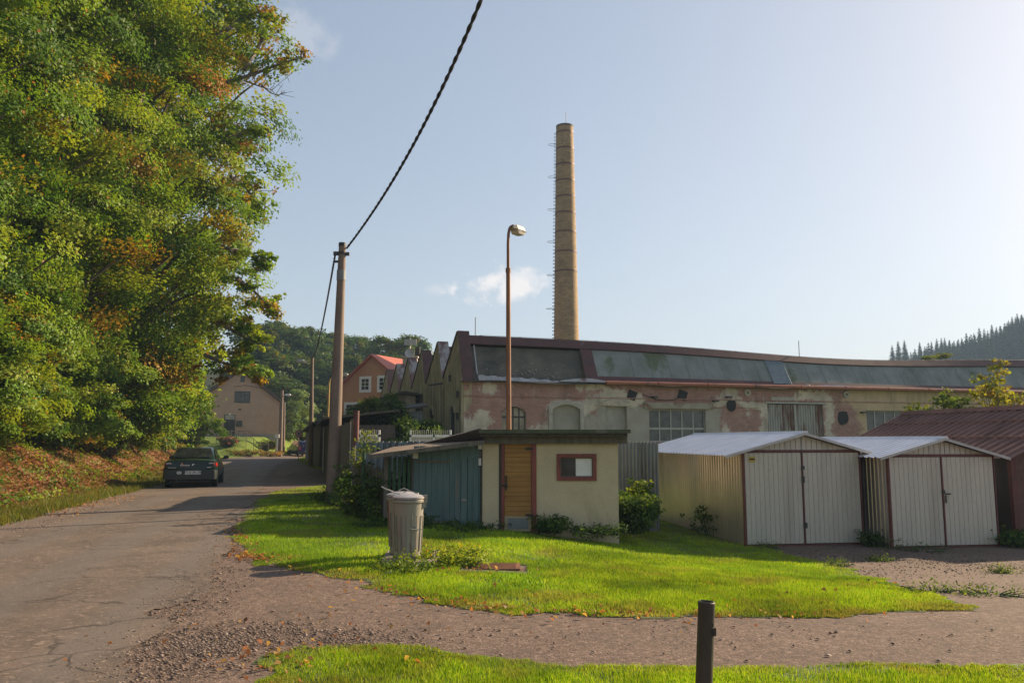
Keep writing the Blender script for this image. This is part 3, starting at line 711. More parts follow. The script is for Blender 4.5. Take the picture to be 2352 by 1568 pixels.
def bank_points(n, rng, y0=12, y1=74, s0=-0.3, s1=7, pw=1.0):
    t = rng.random(n); y = 1 / (1 / y0 + t * (1 / y1 - 1 / y0)); s = s0 + (s1 - s0) * rng.random(n) ** pw
    x = np.interp(y, EDGE_Y, EDGE_X) - s / 0.965
    return x, y, s
def bank_cover():
    rng = np.random.default_rng(8)
    # fallen leaves
    x, y, s = bank_points(70000, rng, s0=0.35, s1=6.5); keep = rng.random(len(x)) < S((s - 0.3) / 1.0) * (0.25 + 0.9 * (fbm(x * 0.9, y * 0.9, 61) > 0.42))
    x, y = x[keep], y[keep]; n = len(x)
    P = np.stack([x, y, hgt(x, y) + 0.02 + 0.05 * rng.random(n)], -1)
    pal = np.array([(0.22, 0.10, 0.05), (0.30, 0.145, 0.075), (0.15, 0.07, 0.038), (0.38, 0.24, 0.14), (0.20, 0.125, 0.045), (0.09, 0.055, 0.032)])
    c = pal[rng.choice(len(pal), n, p=[.25, .22, .2, .1, .1, .13])] * rng.uniform(0.7, 1.25, (n, 1))
    o = leaf_object('fallen_leaves', P, np.array([0, 0, 1.0]) + rng.normal(size=(n, 3)) * 0.6, 0.11 * rng.uniform(0.6, 1.4, n), c, rng, None)
    tag(o, 'red brown fallen leaves lying on the road bank under the trees', 'fallen leaves', None, 'stuff')
    # grass at the foot of the bank and in tufts on it
    x, y, s = bank_points(110000, rng, s0=-0.35, s1=6.5)
    pr = S((s + 0.35) / 0.3) * (1 - S((s - 0.5) / 0.9)) + 0.55 * (fbm(x * 0.8, y * 0.8, 91) > 0.56) + 0.12
    keep = rng.random(len(x)) < pr; x, y, s = x[keep], y[keep], s[keep]; m = len(x); z = hgt(x, y)
    hh = 0.15 * rng.uniform(0.4, 1.5, m); ww = 0.02 * rng.uniform(0.6, 1.4, m); ang = rng.uniform(0, 2 * pi, m); la = rng.uniform(0, 2 * pi, m); ll = 0.6 * hh * rng.random(m)
    V = np.empty((m, 3, 3)); dx = np.cos(ang) * ww / 2; dy = np.sin(ang) * ww / 2
    V[:, 0] = np.stack([x - dx, y - dy, z], -1); V[:, 1] = np.stack([x + dx, y + dy, z], -1); V[:, 2] = np.stack([x + np.cos(la) * ll, y + np.sin(la) * ll, z + hh], -1)
    gc = np.array([(0.12, 0.15, 0.018), (0.16, 0.175, 0.025), (0.19, 0.14, 0.04), (0.09, 0.12, 0.016)])
    c = gc[rng.choice(4, m)] * rng.uniform(0.7, 1.2, (m, 1))
    tag(raw_mesh('grass', V.reshape(-1, 3), 3, np.arange(m * 3), M['grass'], None, np.repeat(c, 3, axis=0)), 'yellow green grass along the foot of the leafy bank left of the road', 'grass', None, 'stuff')
    # green seedlings on the bank
    x, y, s = bank_points(900, rng, s0=0.9, s1=6.0); P0 = np.stack([x, y, hgt(x, y) + 0.12], -1)
    P, Nn, sz, c = crown_points(rng, P0, 22, 0.26, 0.085, GREEN, (1, 2, 2, 1), flat=0.7, up=0.8)
    tag(leaf_object('ground_cover', P, Nn, sz, c, rng, None), 'low green seedlings scattered over the leaf covered bank', 'ground cover', None, 'stuff')
bank_cover()

def pebbles():
    rng = np.random.default_rng(12); pts = []
    def spread(poly, n, wide):
        pa = [gp(*p) for p in poly]
        for _ in range(n):
            i = rng.integers(0, len(pa) - 1); f = rng.random(); a, b = pa[i], pa[i + 1]
            pts.append((a.x + (b.x - a.x) * f + rng.normal() * wide, a.y + (b.y - a.y) * f + rng.normal() * wide * 0.7))
    spread([(345, 1568), (420, 1500), (480, 1470), (560, 1500)], 3000, 0.28)
    spread([(430, 1480), (600, 1440), (760, 1470), (900, 1475)], 2400, 0.3)
    spread([(330, 1560), (400, 1425), (450, 1370), (500, 1310), (535, 1240), (560, 1180)], 3800, 0.28)
    spread([(20, 1225), (130, 1195), (250, 1165)], 2400, 0.28)
    spread([(2000, 1330), (1900, 1275), (2200, 1290), (2352, 1320)], 2400, 0.7)
    spread([(600, 1420), (1100, 1450), (1700, 1470), (2300, 1460)], 420, 0.55)
    spread([(640, 1100), (720, 1090), (740, 1085)], 700, 0.8)
    p = np.array(pts); n = len(p); z = hgt(p[:, 0], p[:, 1])
    r = 0.003 + 0.011 * rng.random(n) ** 4.5 + 0.003 * (p[:, 1] > 12)
    oc = np.array([(1, 0, 0), (0, 1, 0), (-1, 0, 0), (0, -1, 0), (0, 0, 1), (0, 0, -1)], float)
    V = p_ = np.concatenate([p, (z + 0.012 - r * 0.1)[:, None]], 1)[:, None, :] + oc[None] * r[:, None, None] * rng.uniform(0.6, 1.5, (n, 6, 1)) * np.array([1.7, 1.3, 0.65])
    f = np.array([(0, 1, 4), (1, 2, 4), (2, 3, 4), (3, 0, 4), (1, 0, 5), (2, 1, 5), (3, 2, 5), (0, 3, 5)])
    idx = (np.arange(n)[:, None, None] * 6 + f[None]).ravel()
    c = np.array([(0.21, 0.155, 0.12), (0.16, 0.115, 0.09), (0.10, 0.075, 0.062), (0.34, 0.27, 0.22)])[rng.choice(4, n, p=[.38, .35, .22, .05])] * rng.uniform(0.7, 1.2, (n, 1))
    m, nt, N, L, out = newmat('gravel_stone'); b = NB(nt); b.pbsdf(out, b.attr('Col').outputs['Color'], 0.9)
    tag(raw_mesh('gravel', V.reshape(-1, 3), 3, idx, m, None, np.repeat(c, 6, axis=0)), 'loose gravel and broken asphalt chips along the road edges and drive', 'gravel', None, 'stuff')
    # dry leaves on the drive and along the lawn rim
    pts.clear(); spread([(562, 1275), (720, 1322), (930, 1375), (1200, 1410), (1560, 1422), (2050, 1415)], 230, 0.22)
    spread([(540, 1210), (560, 1275), (600, 1290)], 260, 0.15); spread([(560, 1568), (600, 1520), (700, 1490)], 60, 0.3); spread([(400, 1500), (1200, 1400), (2000, 1350)], 130, 1.0)
    spread([(1060, 1310), (1190, 1320)], 30, 0.3); spread([(100, 1190), (300, 1140)], 240, 0.3)
    p = np.array(pts); n = len(p); P = np.concatenate([p, (hgt(p[:, 0], p[:, 1]) + 0.03 + 0.015 * rng.random(n))[:, None]], 1)
    pal = np.array([(0.36, 0.15, 0.06), (0.26, 0.11, 0.05), (0.45, 0.28, 0.1), (0.2, 0.1, 0.05)]); c = pal[rng.choice(4, n)] * rng.uniform(0.8, 1.2, (n, 1))
    tag(leaf_object('fallen_leaves', P, np.array([0, 0, 1.0]) + rng.normal(size=(n, 3)) * 0.5, 0.05 * rng.uniform(0.6, 1.4, n), c, rng, None), 'dry orange leaves caught along the rim of the lawn and drive', 'fallen leaves', None, 'stuff')
pebbles()
# ------------------------------------------------------------------ old factory hall with saw-tooth roofs
FA = radians(17.4); FC = at(1065, 940, 35.0); FC.z = -0.62
EU = Vector((cos(FA), sin(FA), 0)); ET = Vector((-sin(FA), cos(FA), 0))
def to_local(p): d = p - FC; return Vector((d.dot(EU), d.dot(ET), d.z))
def fac(px, py):            # picture point -> (along, height) on the front wall
    d = ray(px, py); o = Vector((0, 0, EYE)); n = ET; t = (FC - o).dot(n) / d.dot(n); q = to_local(o + d * t); return q.x, q.z
def sid(px, py):            # picture point -> (back, height) on the saw-tooth side wall
    d = ray(px, py); o = Vector((0, 0, EYE)); n = EU; t = (FC - o).dot(n) / d.dot(n); q = to_local(o + d * t); return q.y, q.z
def c3(x, y): return ((1500 + x / 2.851) * .67123, (1050 + y / 2.851) * .67123)
def c4_(x, y): return ((2100 + x / 2.94) * .67123, (1100 + y / 2.94) * .67123)
def c5(x, y): return ((2800 + x / 2.851) * .67123, (1050 + y / 2.851) * .67123)

def factory():
    root = thing('factory_hall', 'long derelict factory hall of patched brick and plaster with saw-tooth gables and sagging roof', 'factory', FC, FA)
    LEN = 46.0; ZG = fac(1090, 877)[1]; T1 = 1.05; SP = 4.2; NT = 6
    zr_at = lambda u: ZR - 0.42 * math.exp(-((u - 21.0) / 9.0) ** 2) - 0.02 * u * 0.2
    ZR = to_local(at(1056, 771, 36.0)).z
    # ---- openings on the front (u0,u1,z0,z1,arch)
    def rect(a, b): (u0, z1), (u1, z0) = fac(*a), fac(*b); return u0, u1, z0, z1
    wa = rect((1152.8, 933), (1208.1, 1030)); n1 = rect((1268, 928), (1332.8, 1030)); n2 = rect((1391, 932), (1441, 1030))
    w1 = rect((1490.6, 939), (1622, 1014)); dr = rect((1762, 926), (1894.7, 1040)); w2 = rect((1988.8, 942), (2108, 1014)); w3 = rect((2216, 934), (2330, 1000))
    ops = [(wa, 0.24), (n1, 0.22), (n2, 0.0), (w1, 0), (dr, 0), (w2, 0), (w3, 0)]
    us = sorted(set(list(np.round(np.arange(0, 34, 0.085), 4)) + [round(v, 4) for o, _ in ops for v in o[:2]] + list(np.round(np.arange(34, LEN + .1, 1.0), 3))))
    zs = sorted(set(list(np.round(np.arange(0, ZG + .02, 0.085), 4)) + [round(v, 4) for o, _ in ops for v in o[2:4]] + [round(ZG + 0.05, 4)]))
    us, zs = np.array(us), np.array(zs)
    U, Z = np.meshgrid(us, zs); cu = (U[:-1, :-1] + U[1:, 1:]) / 2; cz = (Z[:-1, :-1] + Z[1:, 1:]) / 2
    def in_open(u, z, o, rise):
        u0, u1, z0, z1 = o; m = (u > u0) & (u < u1) & (z > z0)
        if rise: k = (u - (u0 + u1) / 2) / ((u1 - u0) / 2); return m & (z < z1 - rise * k * k)
        return m & (z < z1)
    keep = np.ones(cu.shape, bool)
    for o, r in ops: keep &= ~in_open(cu, cz, o, r)
    # ---- what is plaster, grey, cream
    A3 = [[(370, 740), (570, 740), (575, 780), (540, 812), (430, 803), (385, 780)], [(340, 810), (500, 818), (600, 832), (660, 828), (665, 852), (560, 858), (480, 848), (350, 832)],
          [(245, 1060), (330, 1072), (390, 990), (430, 950), (462, 1020), (545, 1105), (535, 1150), (480, 1190), (300, 1400), (245, 1400)],
          [(1285, 832), (1330, 790), (1370, 758), (1500, 762), (1700, 788), (1895, 800), (1850, 842), (1750, 842), (1600, 832), (1420, 812)],
          [(1420, 868), (1700, 852), (2012, 862), (1990, 940), (1955, 1052), (1900, 1040), (1858, 978), (1590, 958), (1500, 1040), (1425, 1046)], [(1228, 880), (1280, 855), (1310, 870), (1240, 895)],
          [(1062, 925), (1240, 900), (1425, 930), (1425, 1400), (1062, 1400)], [(880, 1150), (960, 1150), (1060, 1190), (1060, 1400), (880, 1400)]]
    A4 = [[(1070, 740), (1095, 690), (1150, 662), (1240, 665), (1245, 745)], [(985, 775), (1150, 760), (1240, 700), (1245, 780), (1480, 830), (1480, 880), (1330, 880), (1230, 800), (1090, 850), (1000, 870)],
          [(1790, 742), (1862, 690), (2130, 690), (2168, 762)], [(1480, 770), (1900, 762), (2235, 775), (2225, 900), (2200, 1010), (2195, 1300), (2125, 1300), (2125, 820), (1550, 815), (1530, 860)],
          [(1090, 960), (1130, 990), (1180, 1130), (1130, 1300), (1090, 1300)], [(1330, 880), (1370, 885), (1350, 1000), (1370, 1300), (1330, 1300)], [(1480, 860), (1548, 830), (1548, 1300), (1480, 1300)], [(1260, 960), (1290, 1040), (1290, 1200), (1270, 1120)]]
    AG = [('3', [(1415, 1050), (1500, 1040), (1590, 965), (1600, 1400), (1415, 1400)]), ('3', [(1840, 985), (1990, 960), (2010, 900), (2060, 900), (2060, 1500), (1840, 1500)]), ('4', [(905, 860), (1075, 870), (1090, 1300), (905, 1300)]), ('3', [(1590, 960), (1850, 970), (1850, 1500), (1590, 1500)])]
    ch = np.zeros(U.shape + (3,))
    def fill(c, poly):
        ch[..., c][poly_mask(U, Z, poly)] = 1.0
    for p in A3: fill(0, [fac(*c3(*q)) for q in p])
    for p in A4: fill(0, [fac(*c4_(*q)) for q in p])
    for k, p in AG: fill(1, [fac(*(c3 if k == '3' else c4_)(*q)) for q in p])
    fill(2, [fac(*c4_(*q)) for q in [(2235, 800), (2330, 760), (2360, 690)]] + [fac(1952, 890), fac(2350, 900)] + [(LEN, ZG)] + [(LEN, 0), fac(1975, 1060), fac(1978, 970), fac(1955, 930)])
    for _ in range(6):
        q = np.pad(ch, ((1, 1), (1, 1), (0, 0)), 'edge'); ch = sum(q[a:a + ch.shape[0], b:b + ch.shape[1]] for a in (0, 1, 2) for b in (0, 1, 2)) / 9
    Yb = -0.03 * (fbm(U * 1.5, Z * 1.5, 4) - 0.5) - 0.02 * (ch[..., 0] + ch[..., 2])
    V = np.stack([U, Yb, Z], -1).reshape(-1, 3); nx = len(us)
    i, j = np.meshgrid(np.arange(nx - 1), np.arange(len(zs) - 1)); a = j * nx + i
    q = np.stack([a, a + 1, a + nx + 1, a + nx], -1)[keep].ravel()
    raw_mesh('wall', V, 4, q, M['facade'], root, ch.reshape(-1, 3))
                                                      # wall core: reveals behind the openings and the back of the hall
    for o, r in ops:
        u0, u1, z0, z1 = o; d = 0.3; b = MB()
        b.add([(u0, 0, z0), (u0, d, z0), (u0, d, z1), (u0, 0, z1)], [(0, 1, 2, 3)]); b.add([(u1, 0, z0), (u1, 0, z1), (u1, d, z1), (u1, d, z0)], [(0, 1, 2, 3)])
        b.add([(u0, 0, z0), (u1, 0, z0), (u1, d, z0), (u0, d, z0)], [(0, 1, 2, 3)])
        if r:
            pts = [(u0 + (u1 - u0) * k / 10, z1 - r * (2 * k / 10 - 1) ** 2) for k in range(11)]
            b.add([(p[0], y, p[1]) for p in pts for y in (-0.01, d)], [(2 * k, 2 * k + 2, 2 * k + 3, 2 * k + 1) for k in range(10)])
        else: b.add([(u0, 0, z1), (u0, d, z1), (u1, d, z1), (u1, 0, z1)], [(0, 1, 2, 3)])
        b.build('reveal', M['nichefill'], root)
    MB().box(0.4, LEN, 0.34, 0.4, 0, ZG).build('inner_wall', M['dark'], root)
    MB().box(LEN, LEN + .3, 0, SP * NT, 0, ZG + 1.2).build('end_wall', M['sidewall'], root)
    # ---- windows
    def window(o, nx_, zbars, pane_m, frame_m, wt=0.045, skip=()):
        u0, u1, z0, z1 = o; f = MB(); y0, y1 = 0.13, 0.19
        for k in range(nx_ + 1):
            u = u0 + (u1 - u0) * k / nx_; f.box(u - wt / 2, u + wt / 2, y0, y1, z0, z1)
        for z in [z0, z1] + zbars: f.box(u0, u1, y0 - .012, y1 - .004, z - wt * .8, z + wt * .8)
        fo = f.build('window', frame_m, root)
        p = MB(); rn = random.Random(3)
        for k in range(nx_):
            a, c = u0 + (u1 - u0) * k / nx_, u0 + (u1 - u0) * (k + 1) / nx_; zz = [z0] + zbars + [z1]
            for za, zb in zip(zz[:-1], zz[1:]):
                t = rn.uniform(-.006, .006); p.add([(a, .16 + t, za), (c, .16 - t, za), (c, .16 - t + .004, zb), (a, .16 + t, zb)], [(0, 1, 2, 3)])
        p.build('pane', pane_m, fo)
    def zf(py, px): return fac(px, py)[1]
    window(w1, 5, [zf(984, 1550)], M['glass_grey'], M['steelframe'], 0.06)
    window(w2, 5, [zf(996, 2030)], M['glass_grey'], M['steelframe'], 0.06)
    window(w3, 5, [zf(985, 2270)], M['glass_grey'], M['steelframe'], 0.06)
    window(wa, 4, [zf(957, 1180), zf(990, 1180)], M['glass_lit_cream'], M['winframe_grey'], 0.05)
    u0, u1, z0, z1 = w1; MB().box(u0 - .28, u1 + .4, -.10, .05, z1 + .03, z1 + .3).build('lintel', M['rustlintel'], root)
    # ---- niches
    for (u0, u1, z0, z1), r, nm in ((n1, .22, 0), (n2, .0, 1)):
        MB().add([(u0 - .02, .14 + .05 * nm, z0), (u1 + .02, .14 + .05 * nm, z0), (u1 + .02, .14 + .05 * nm, z1 + .05), (u0 - .02, .14 + .05 * nm, z1 + .05)], [(0, 1, 2, 3)]).build('niche', M['nichefill'], root)
    u0, u1, z0, z1 = n1; w = 0.17; f = MB()
    inn = [(u0, z0)] + [(u0 + (u1 - u0) * k / 12, z1 - .22 * (2 * k / 12 - 1) ** 2) for k in range(13)] + [(u1, z0)]
    ou = [(u0 - w, z0)] + [(u0 - w + (u1 - u0 + 2 * w) * k / 12, z1 + .17 - .22 * (2 * k / 12 - 1) ** 2) for k in range(13)] + [(u1 + w, z0)]
    for k in range(14):
        f.hexa([(inn[k][0], -.07, inn[k][1]), (inn[k + 1][0], -.07, inn[k + 1][1]), (ou[k + 1][0], -.07, ou[k + 1][1]), (ou[k][0], -.07, ou[k][1])], [(inn[k][0], .03, inn[k][1]), (inn[k + 1][0], .03, inn[k + 1][1]), (ou[k + 1][0], .03, ou[k + 1][1]), (ou[k][0], .03, ou[k][1])])
    f.build('niche_frame', M['nicheframe'], root)
    u0, u1, z0, z1 = n2; f = MB()
    inn = [(u0 - .13 + (u1 - u0 + .26) * k / 12, z1 + .42 - .2 * (2 * k / 12 - 1) ** 2) for k in range(13)]
    for k in range(12):
        (a, za), (c, zc) = inn[k], inn[k + 1]; f.hexa([(a, -.05, za - .10), (c, -.05, zc - .10), (c, -.05, zc), (a, -.05, za)], [(a, .0, za - .10), (c, .0, zc - .10), (c, .0, zc), (a, .0, za)])
    f.build('niche_frame', M['nicheframe'], root)
    # ---- rusty corrugated gate
    u0, u1, z0, z1 = dr
    MB().ribbed((u0, .1, z0), (u1, .1, z0), (u1, .1, z1 - .03), (u0, .1, z1 - .03), 22, 0.045).build('corrugated_gate', M['rustsheet'], root)
    MB().box(u0 - .12, u1 + .22, -.06, .02, z1 + .0, z1 + .07).box((u0 + u1) / 2 - .05, (u0 + u1) / 2 + .05, .02, .06, z0, z1 - .05).build('gate_rail', M['steelframe'], root)
    a, z = fac(1771, 920); c, zt = fac(1823, 912); MB().box(a, c, -.05, .0, z, zt).build('pale_plate', M['nicheframe'], root)
    # ---- holes, vents, rosettes, brackets
    for px, py, r, dia in ((1450.6, 907.3, 14, 1), (1567, 907.3, 14, 1), (1679.5, 930, 12, 0), (1936, 958.6, 13, 0)):
        u, z = fac(px, py); rr = (fac(px + r, py)[0] - u) * .95; n = 4 if dia else 14; rn = random.Random(int(px))
        prof = [(u + rr * (1 if dia else rn.uniform(.85, 1.08)) * cos(2 * pi * k / n + (pi / 7 if dia else 0)), -.055, z + rr * (1 if dia else rn.uniform(.95, 1.25)) * sin(2 * pi * k / n + (pi / 7 if dia else 0))) for k in range(n)]
        MB().prism(prof, (0, .1, 0)).build('vent_hole', M['dark'], root)
    for px, py in ((1715.5, 901.6), (1942.5, 906)):
        u, z = fac(px, py); f = MB()
        for k in range(14):
            a0, a1 = 2 * pi * k / 14, 2 * pi * (k + 1) / 14
            f.hexa([(u + r * cos(a), -.08, z + r * sin(a)) for a, r in ((a0, .07), (a1, .07), (a1, .18), (a0, .18))], [(u + r * cos(a), .0, z + r * sin(a)) for a, r in ((a0, .07), (a1, .07), (a1, .18), (a0, .18))])
        f.build('rosette', M['nicheframe'], root)
    for px, py in ((1979, 947), (2102, 950), (1640, 921), (1670, 912), (1500, 912)):
        u, z = fac(px, py); MB().box(u - .12, u + .12, -.28, .02, z - .04, z + .04).build('iron_bracket', M['winframe_grey'], root)
    u, z = fac(1475, 905); u2, z2 = fac(1567, 912); pts = [(u + (u2 - u) * k / 10, -.06, z + (z2 - z) * k / 10 - .22 * sin(pi * k / 10)) for k in range(11)]
    MB().tube(pts, .018, 5).build('cable_loop', M['black'], root)
    # ---- cornice and gutter
    MB().box(0, LEN, -.06, -.021, ZG - .62, ZG - .58).build('cornice', M['facade'], root)
    g = MB(); uu = list(np.linspace(-.15, LEN, 60))
    for k in range(59):
        a, c = uu[k], uu[k + 1]; w0 = .05 * sin(a * 1.1) * (a < 18); w1_ = .05 * sin(c * 1.1) * (c < 18)
        g.hexa([(a, -.30, ZG - .02 + w0), (c, -.30, ZG - .02 + w1_), (c, .0, ZG + .0), (a, .0, ZG + .0)], [(a, -.30, ZG + .03 + w0), (c, -.30, ZG + .03 + w1_), (c, .0, ZG + .05), (a, .0, ZG + .05)])
    g.build('eave_board', M['darkwood'], root)
    ug = fac(1385, 882)[0]; g = MB()
    k = ug
    while k < LEN - 2:
        e = min(k + 2.62, LEN); g.tube([(k, -.36, ZG + .075), (e - .05, -.36, ZG + .075)], .085, 8); k = e
    g.build('gutter', M['coppergutter'], root)
    # ---- first front roof slope
    def slope(u, f, off=0.0):    # point on the steep glazed slope, f 0..1 from the eave to the ridge
        zb = ZG + 0.12; zt = zr_at(u); n = Vector((0, -(zt - zb), T1)).normalized()
        return Vector((u, 0.05 + (T1 - .05) * f, zb + (zt - zb) * f)) + n * off
    uA = fac(1375, 850)[0]; uB = fac(1347, 850)[0]; uW = 0.42
    def strip(ua, ub, f0, f1, off, m, nm, n=None, parent=root):
        n = n or max(1, int((ub - ua) / 1.2)); b = MB(); U_ = np.linspace(ua, ub, n + 1)
        for k in range(n):
            q = [slope(U_[k], f0, off), slope(U_[k + 1], f0, off), slope(U_[k + 1], f1, off), slope(U_[k], f1, off)]
            q2 = [slope(U_[k], f0, off - .06), slope(U_[k + 1], f0, off - .06), slope(U_[k + 1], f1, off - .06), slope(U_[k], f1, off - .06)]
            b.hexa(q2, q)
        return b.build(nm, m, parent)
    strip(uA, LEN, 0.14, 0.80, 0.0, M['zinc'], 'roof_panels')
    u = uA + .95; rn = random.Random(4)
    while u < LEN - .5:
        if not (fac(1776, 850)[0] < u < fac(1822, 850)[0]):
            MB().hexa([slope(u - .014, .14, .0), slope(u + .014, .14, .0), slope(u + .014, .8, .0), slope(u - .014, .8, .0)], [slope(u - .014, .14, .013), slope(u + .014, .14, .013), slope(u + .014, .8, .013), slope(u - .014, .8, .013)]).build('panel_seam', M['zinc'], root)
        u += .98
    strip(uA, LEN, 0.0, 0.14, 0.02, M['redclad'], 'lower_flashing')
    strip(uB, uA, 0.0, 0.80, 0.06, M['redclad'], 'dividing_strip', 2)
    strip(uW, LEN, 0.80, 1.0, 0.09, M['redclad'], 'ridge_band')
    ua, ub = fac(1779, 850)[0], fac(1821, 850)[0]
    MB().ribbed(slope(ua, .06, .03), slope(ub, .06, .03), slope(ub, .82, .03), slope(ua, .82, .03), 10, .04, ((0, 0), (.25, .6), (.5, 1), (.75, .6))).build('corrugated_patch', M['zincblue'], root)
    # recessed, boarded-up bay with rubble and torn flashing
    b = MB(); a, c = uW, uB; zt = zr_at(3)
    b.add([slope(a, .02, -.38), slope(c, .02, -.38), slope(c, .80, -.12), slope(a, .80, -.12)], [(0, 1, 2, 3)])
    b.add([slope(c, .0, 0), slope(c, .0, -.5), slope(c, .8, -.5), slope(c, .8, 0)], [(0, 1, 2, 3)]); b.add([slope(a, .0, 0), slope(a, .0, -.5), slope(a, .8, -.5), slope(a, .8, 0)], [(3, 2, 1, 0)])
    b.build('recessed_bay', M['render_dark'], root)
    b = MB(); um = fac(1180, 850)[0]; b.hexa([slope(um - .02, .1, -.36), slope(um + .02, .1, -.36), slope(um + .02, .8, -.12), slope(um - .02, .8, -.12)], [slope(um - .02, .1, -.3), slope(um + .02, .1, -.3), slope(um + .02, .8, -.06), slope(um - .02, .8, -.06)])
    b.build('bay_batten', M['greyflash'], root); b = MB(); ul = fac(1100, 850)[0]; b.hexa([slope(ul - .05, .12, -.2), slope(ul, .12, -.2), slope(ul, .78, -.02), slope(ul - .05, .78, -.02)], [slope(ul - .05, .12, 0), slope(ul, .12, 0), slope(ul, .78, .05), slope(ul - .05, .78, .05)])
    b.build('bay_batten', M['greyflash'], root)
    b = MB(); n = 22; P0 = [fac(*c3(x, 700)) for x in np.linspace(390, 1190, n)]
    for k in range(n - 1):
        f0, f1 = k / (n - 1), (k + 1) / (n - 1); h0 = .05 + .2 * (1 - f0) ** .7 + .03 * sin(k * 1.9); h1 = .05 + .2 * (1 - f1) ** .7 + .03 * sin((k + 1) * 1.9)
        zb0 = ZG + .06; b.hexa([(P0[k][0], -.1 + .04 * sin(k), zb0), (P0[k + 1][0], -.1 + .04 * sin(k + 1), zb0), (P0[k + 1][0], .02, zb0 + h1), (P0[k][0], .02, zb0 + h0)], [(P0[k][0], .02 + .04 * sin(k), zb0), (P0[k + 1][0], .02, zb0), (P0[k + 1][0], .10, zb0 + h1), (P0[k][0], .10, zb0 + h0)])
    b.build('torn_flashing', M['greyflash'], root)
    b = MB(); rn = random.Random(9)
    for px0, px1 in ((1285, 1400), (1845, 1858), (1862, 1960)):
        ua, ub = fac(px0, 880)[0], fac(px1, 880)[0]; n = 8; b = MB()
        for k in range(n):
            x0, x1 = ua + (ub - ua) * k / n, ua + (ub - ua) * (k + 1) / n; z0 = ZG + .1; h0 = .14 * sin(pi * (k + .1) / n) + .03; h1 = .14 * sin(pi * (k + 1) / n) + .03
            b.hexa([(x0, -.18, z0), (x1, -.18, z0), (x1, .0, z0 + .02), (x0, .0, z0 + .02)], [(x0, -.14, z0 + h0), (x1, -.14, z0 + h1), (x1, .02, z0 + h1), (x0, .02, z0 + h0)])
        b.build('loose_sheet', M['greyflash'], root)
    b = MB(); rn = random.Random(2)
    for _ in range(70):
        u = rn.triangular(.7, uB - .2, uB * .62); f = abs(rn.gauss(0, .16)) + .1
        if f > .6: continue
        p = slope(u, f, -.31 + .17 * f); r = rn.uniform(.012, .04); b.box(p.x - r, p.x + r, p.y - r, p.y + r, p.z - r * .6, p.z + r * .6)
    b.build('rubble', M['nichefill'], root)['kind'] = 'stuff'
    # lightning conductor on little posts
    b = MB(); u = 1.0; pts = []
    while u < LEN: z = zr_at(u); b.box(u - .025, u + .025, T1 - .06, T1, z - .05, z + .07); pts.append((u, T1 - .03, z + .07)); u += 1.9
    b.tube(pts, .008, 4); b.build('lightning_conductor', M['winframe_grey'], root)
    for px in (1106, 1855):
        u = fac(px, 800)[0] * 1.02; z = zr_at(u); MB().tube([(u, T1 + .1, z), (u, T1 + .1, z + .9)], .018, 5).box(u - .35, u + .35, T1 + .02, T1 + .1, z + .02, z + .06).build('lightning_rod', M['winframe_grey'], root)
    # ---- roofs behind and the saw-tooth gable wall with its red caps
    prof = [(0, ZG)]; Zv = sid(1011.8, 874.7)[1]
    for k in range(NT): t0 = k * SP; prof += [(t0 + T1 - .05, ZR + .16), (t0 + T1 + .22, ZR + .16), (t0 + SP, Zv)]
    wall = [(0, 0.0)] + prof + [(NT * SP, 0.0)]
    MB().prism([(-.01, t, z) for t, z in wall], (.36, 0, 0)).build('gable_wall', M['sidewall'], root)
    for k in range(NT):
        t0 = k * SP; zb = ZG if k == 0 else Zv; mm = M['redclad'] if k in (0, 2) else M['redclad_worn']; b = MB()
        a0, a1 = Vector((0, t0 + .0, zb + (.1 if k else .02))), Vector((0, t0 + T1 - .05, ZR + .16)); d = (a1 - a0).normalized(); n = Vector((0, -d.z, d.y)) * .06
        for (x0, x1) in ((-.06, .46),):
            b.hexa([a0 + Vector((x0, 0, 0)), a0 + Vector((x1, 0, 0)), a1 + Vector((x1, 0, 0)), a1 + Vector((x0, 0, 0))], [a0 + n + Vector((x0, 0, 0)), a0 + n + Vector((x1, 0, 0)), a1 + n + Vector((x1, 0, .04)), a1 + n + Vector((x0, 0, .04))])
        b.box(-.06, .46, t0 + T1 - .06, t0 + T1 + .25, ZR + .163, ZR + .22); b.build('parapet_cap', mm, root)
        c0, c1 = Vector((0, t0 + T1 + .25, ZR + .15)), Vector((0, t0 + SP - .05, Zv + .08)); n = Vector((0, .04, .05))
        MB().hexa([c0 + Vector((-.05, 0, 0)), c0 + Vector((.44, 0, 0)), c1 + Vector((.44, 0, 0)), c1 + Vector((-.05, 0, 0))], [c0 + n + Vector((-.05, 0, 0)), c0 + n + Vector((.44, 0, 0)), c1 + n + Vector((.44, 0, 0)), c1 + n + Vector((-.05, 0, 0))]).build('parapet_coping', M['tar'], root)
        N_ = 12; b = MB(); U_ = np.linspace(.3, LEN, N_ + 1)
        for i in range(N_):
            z0, z1 = zr_at(U_[i]) - .04, zr_at(U_[i + 1]) - .04
            b.hexa([(U_[i], t0 + T1 - .1, z0 - .1), (U_[i + 1], t0 + T1 - .1, z1 - .1), (U_[i + 1], t0 + SP, Zv - .2), (U_[i], t0 + SP, Zv - .2)], [(U_[i], t0 + T1 - .1, z0), (U_[i + 1], t0 + T1 - .1, z1), (U_[i + 1], t0 + SP, Zv - .06), (U_[i], t0 + SP, Zv - .06)])
        b.build('roof_slope', M['tar'], root)
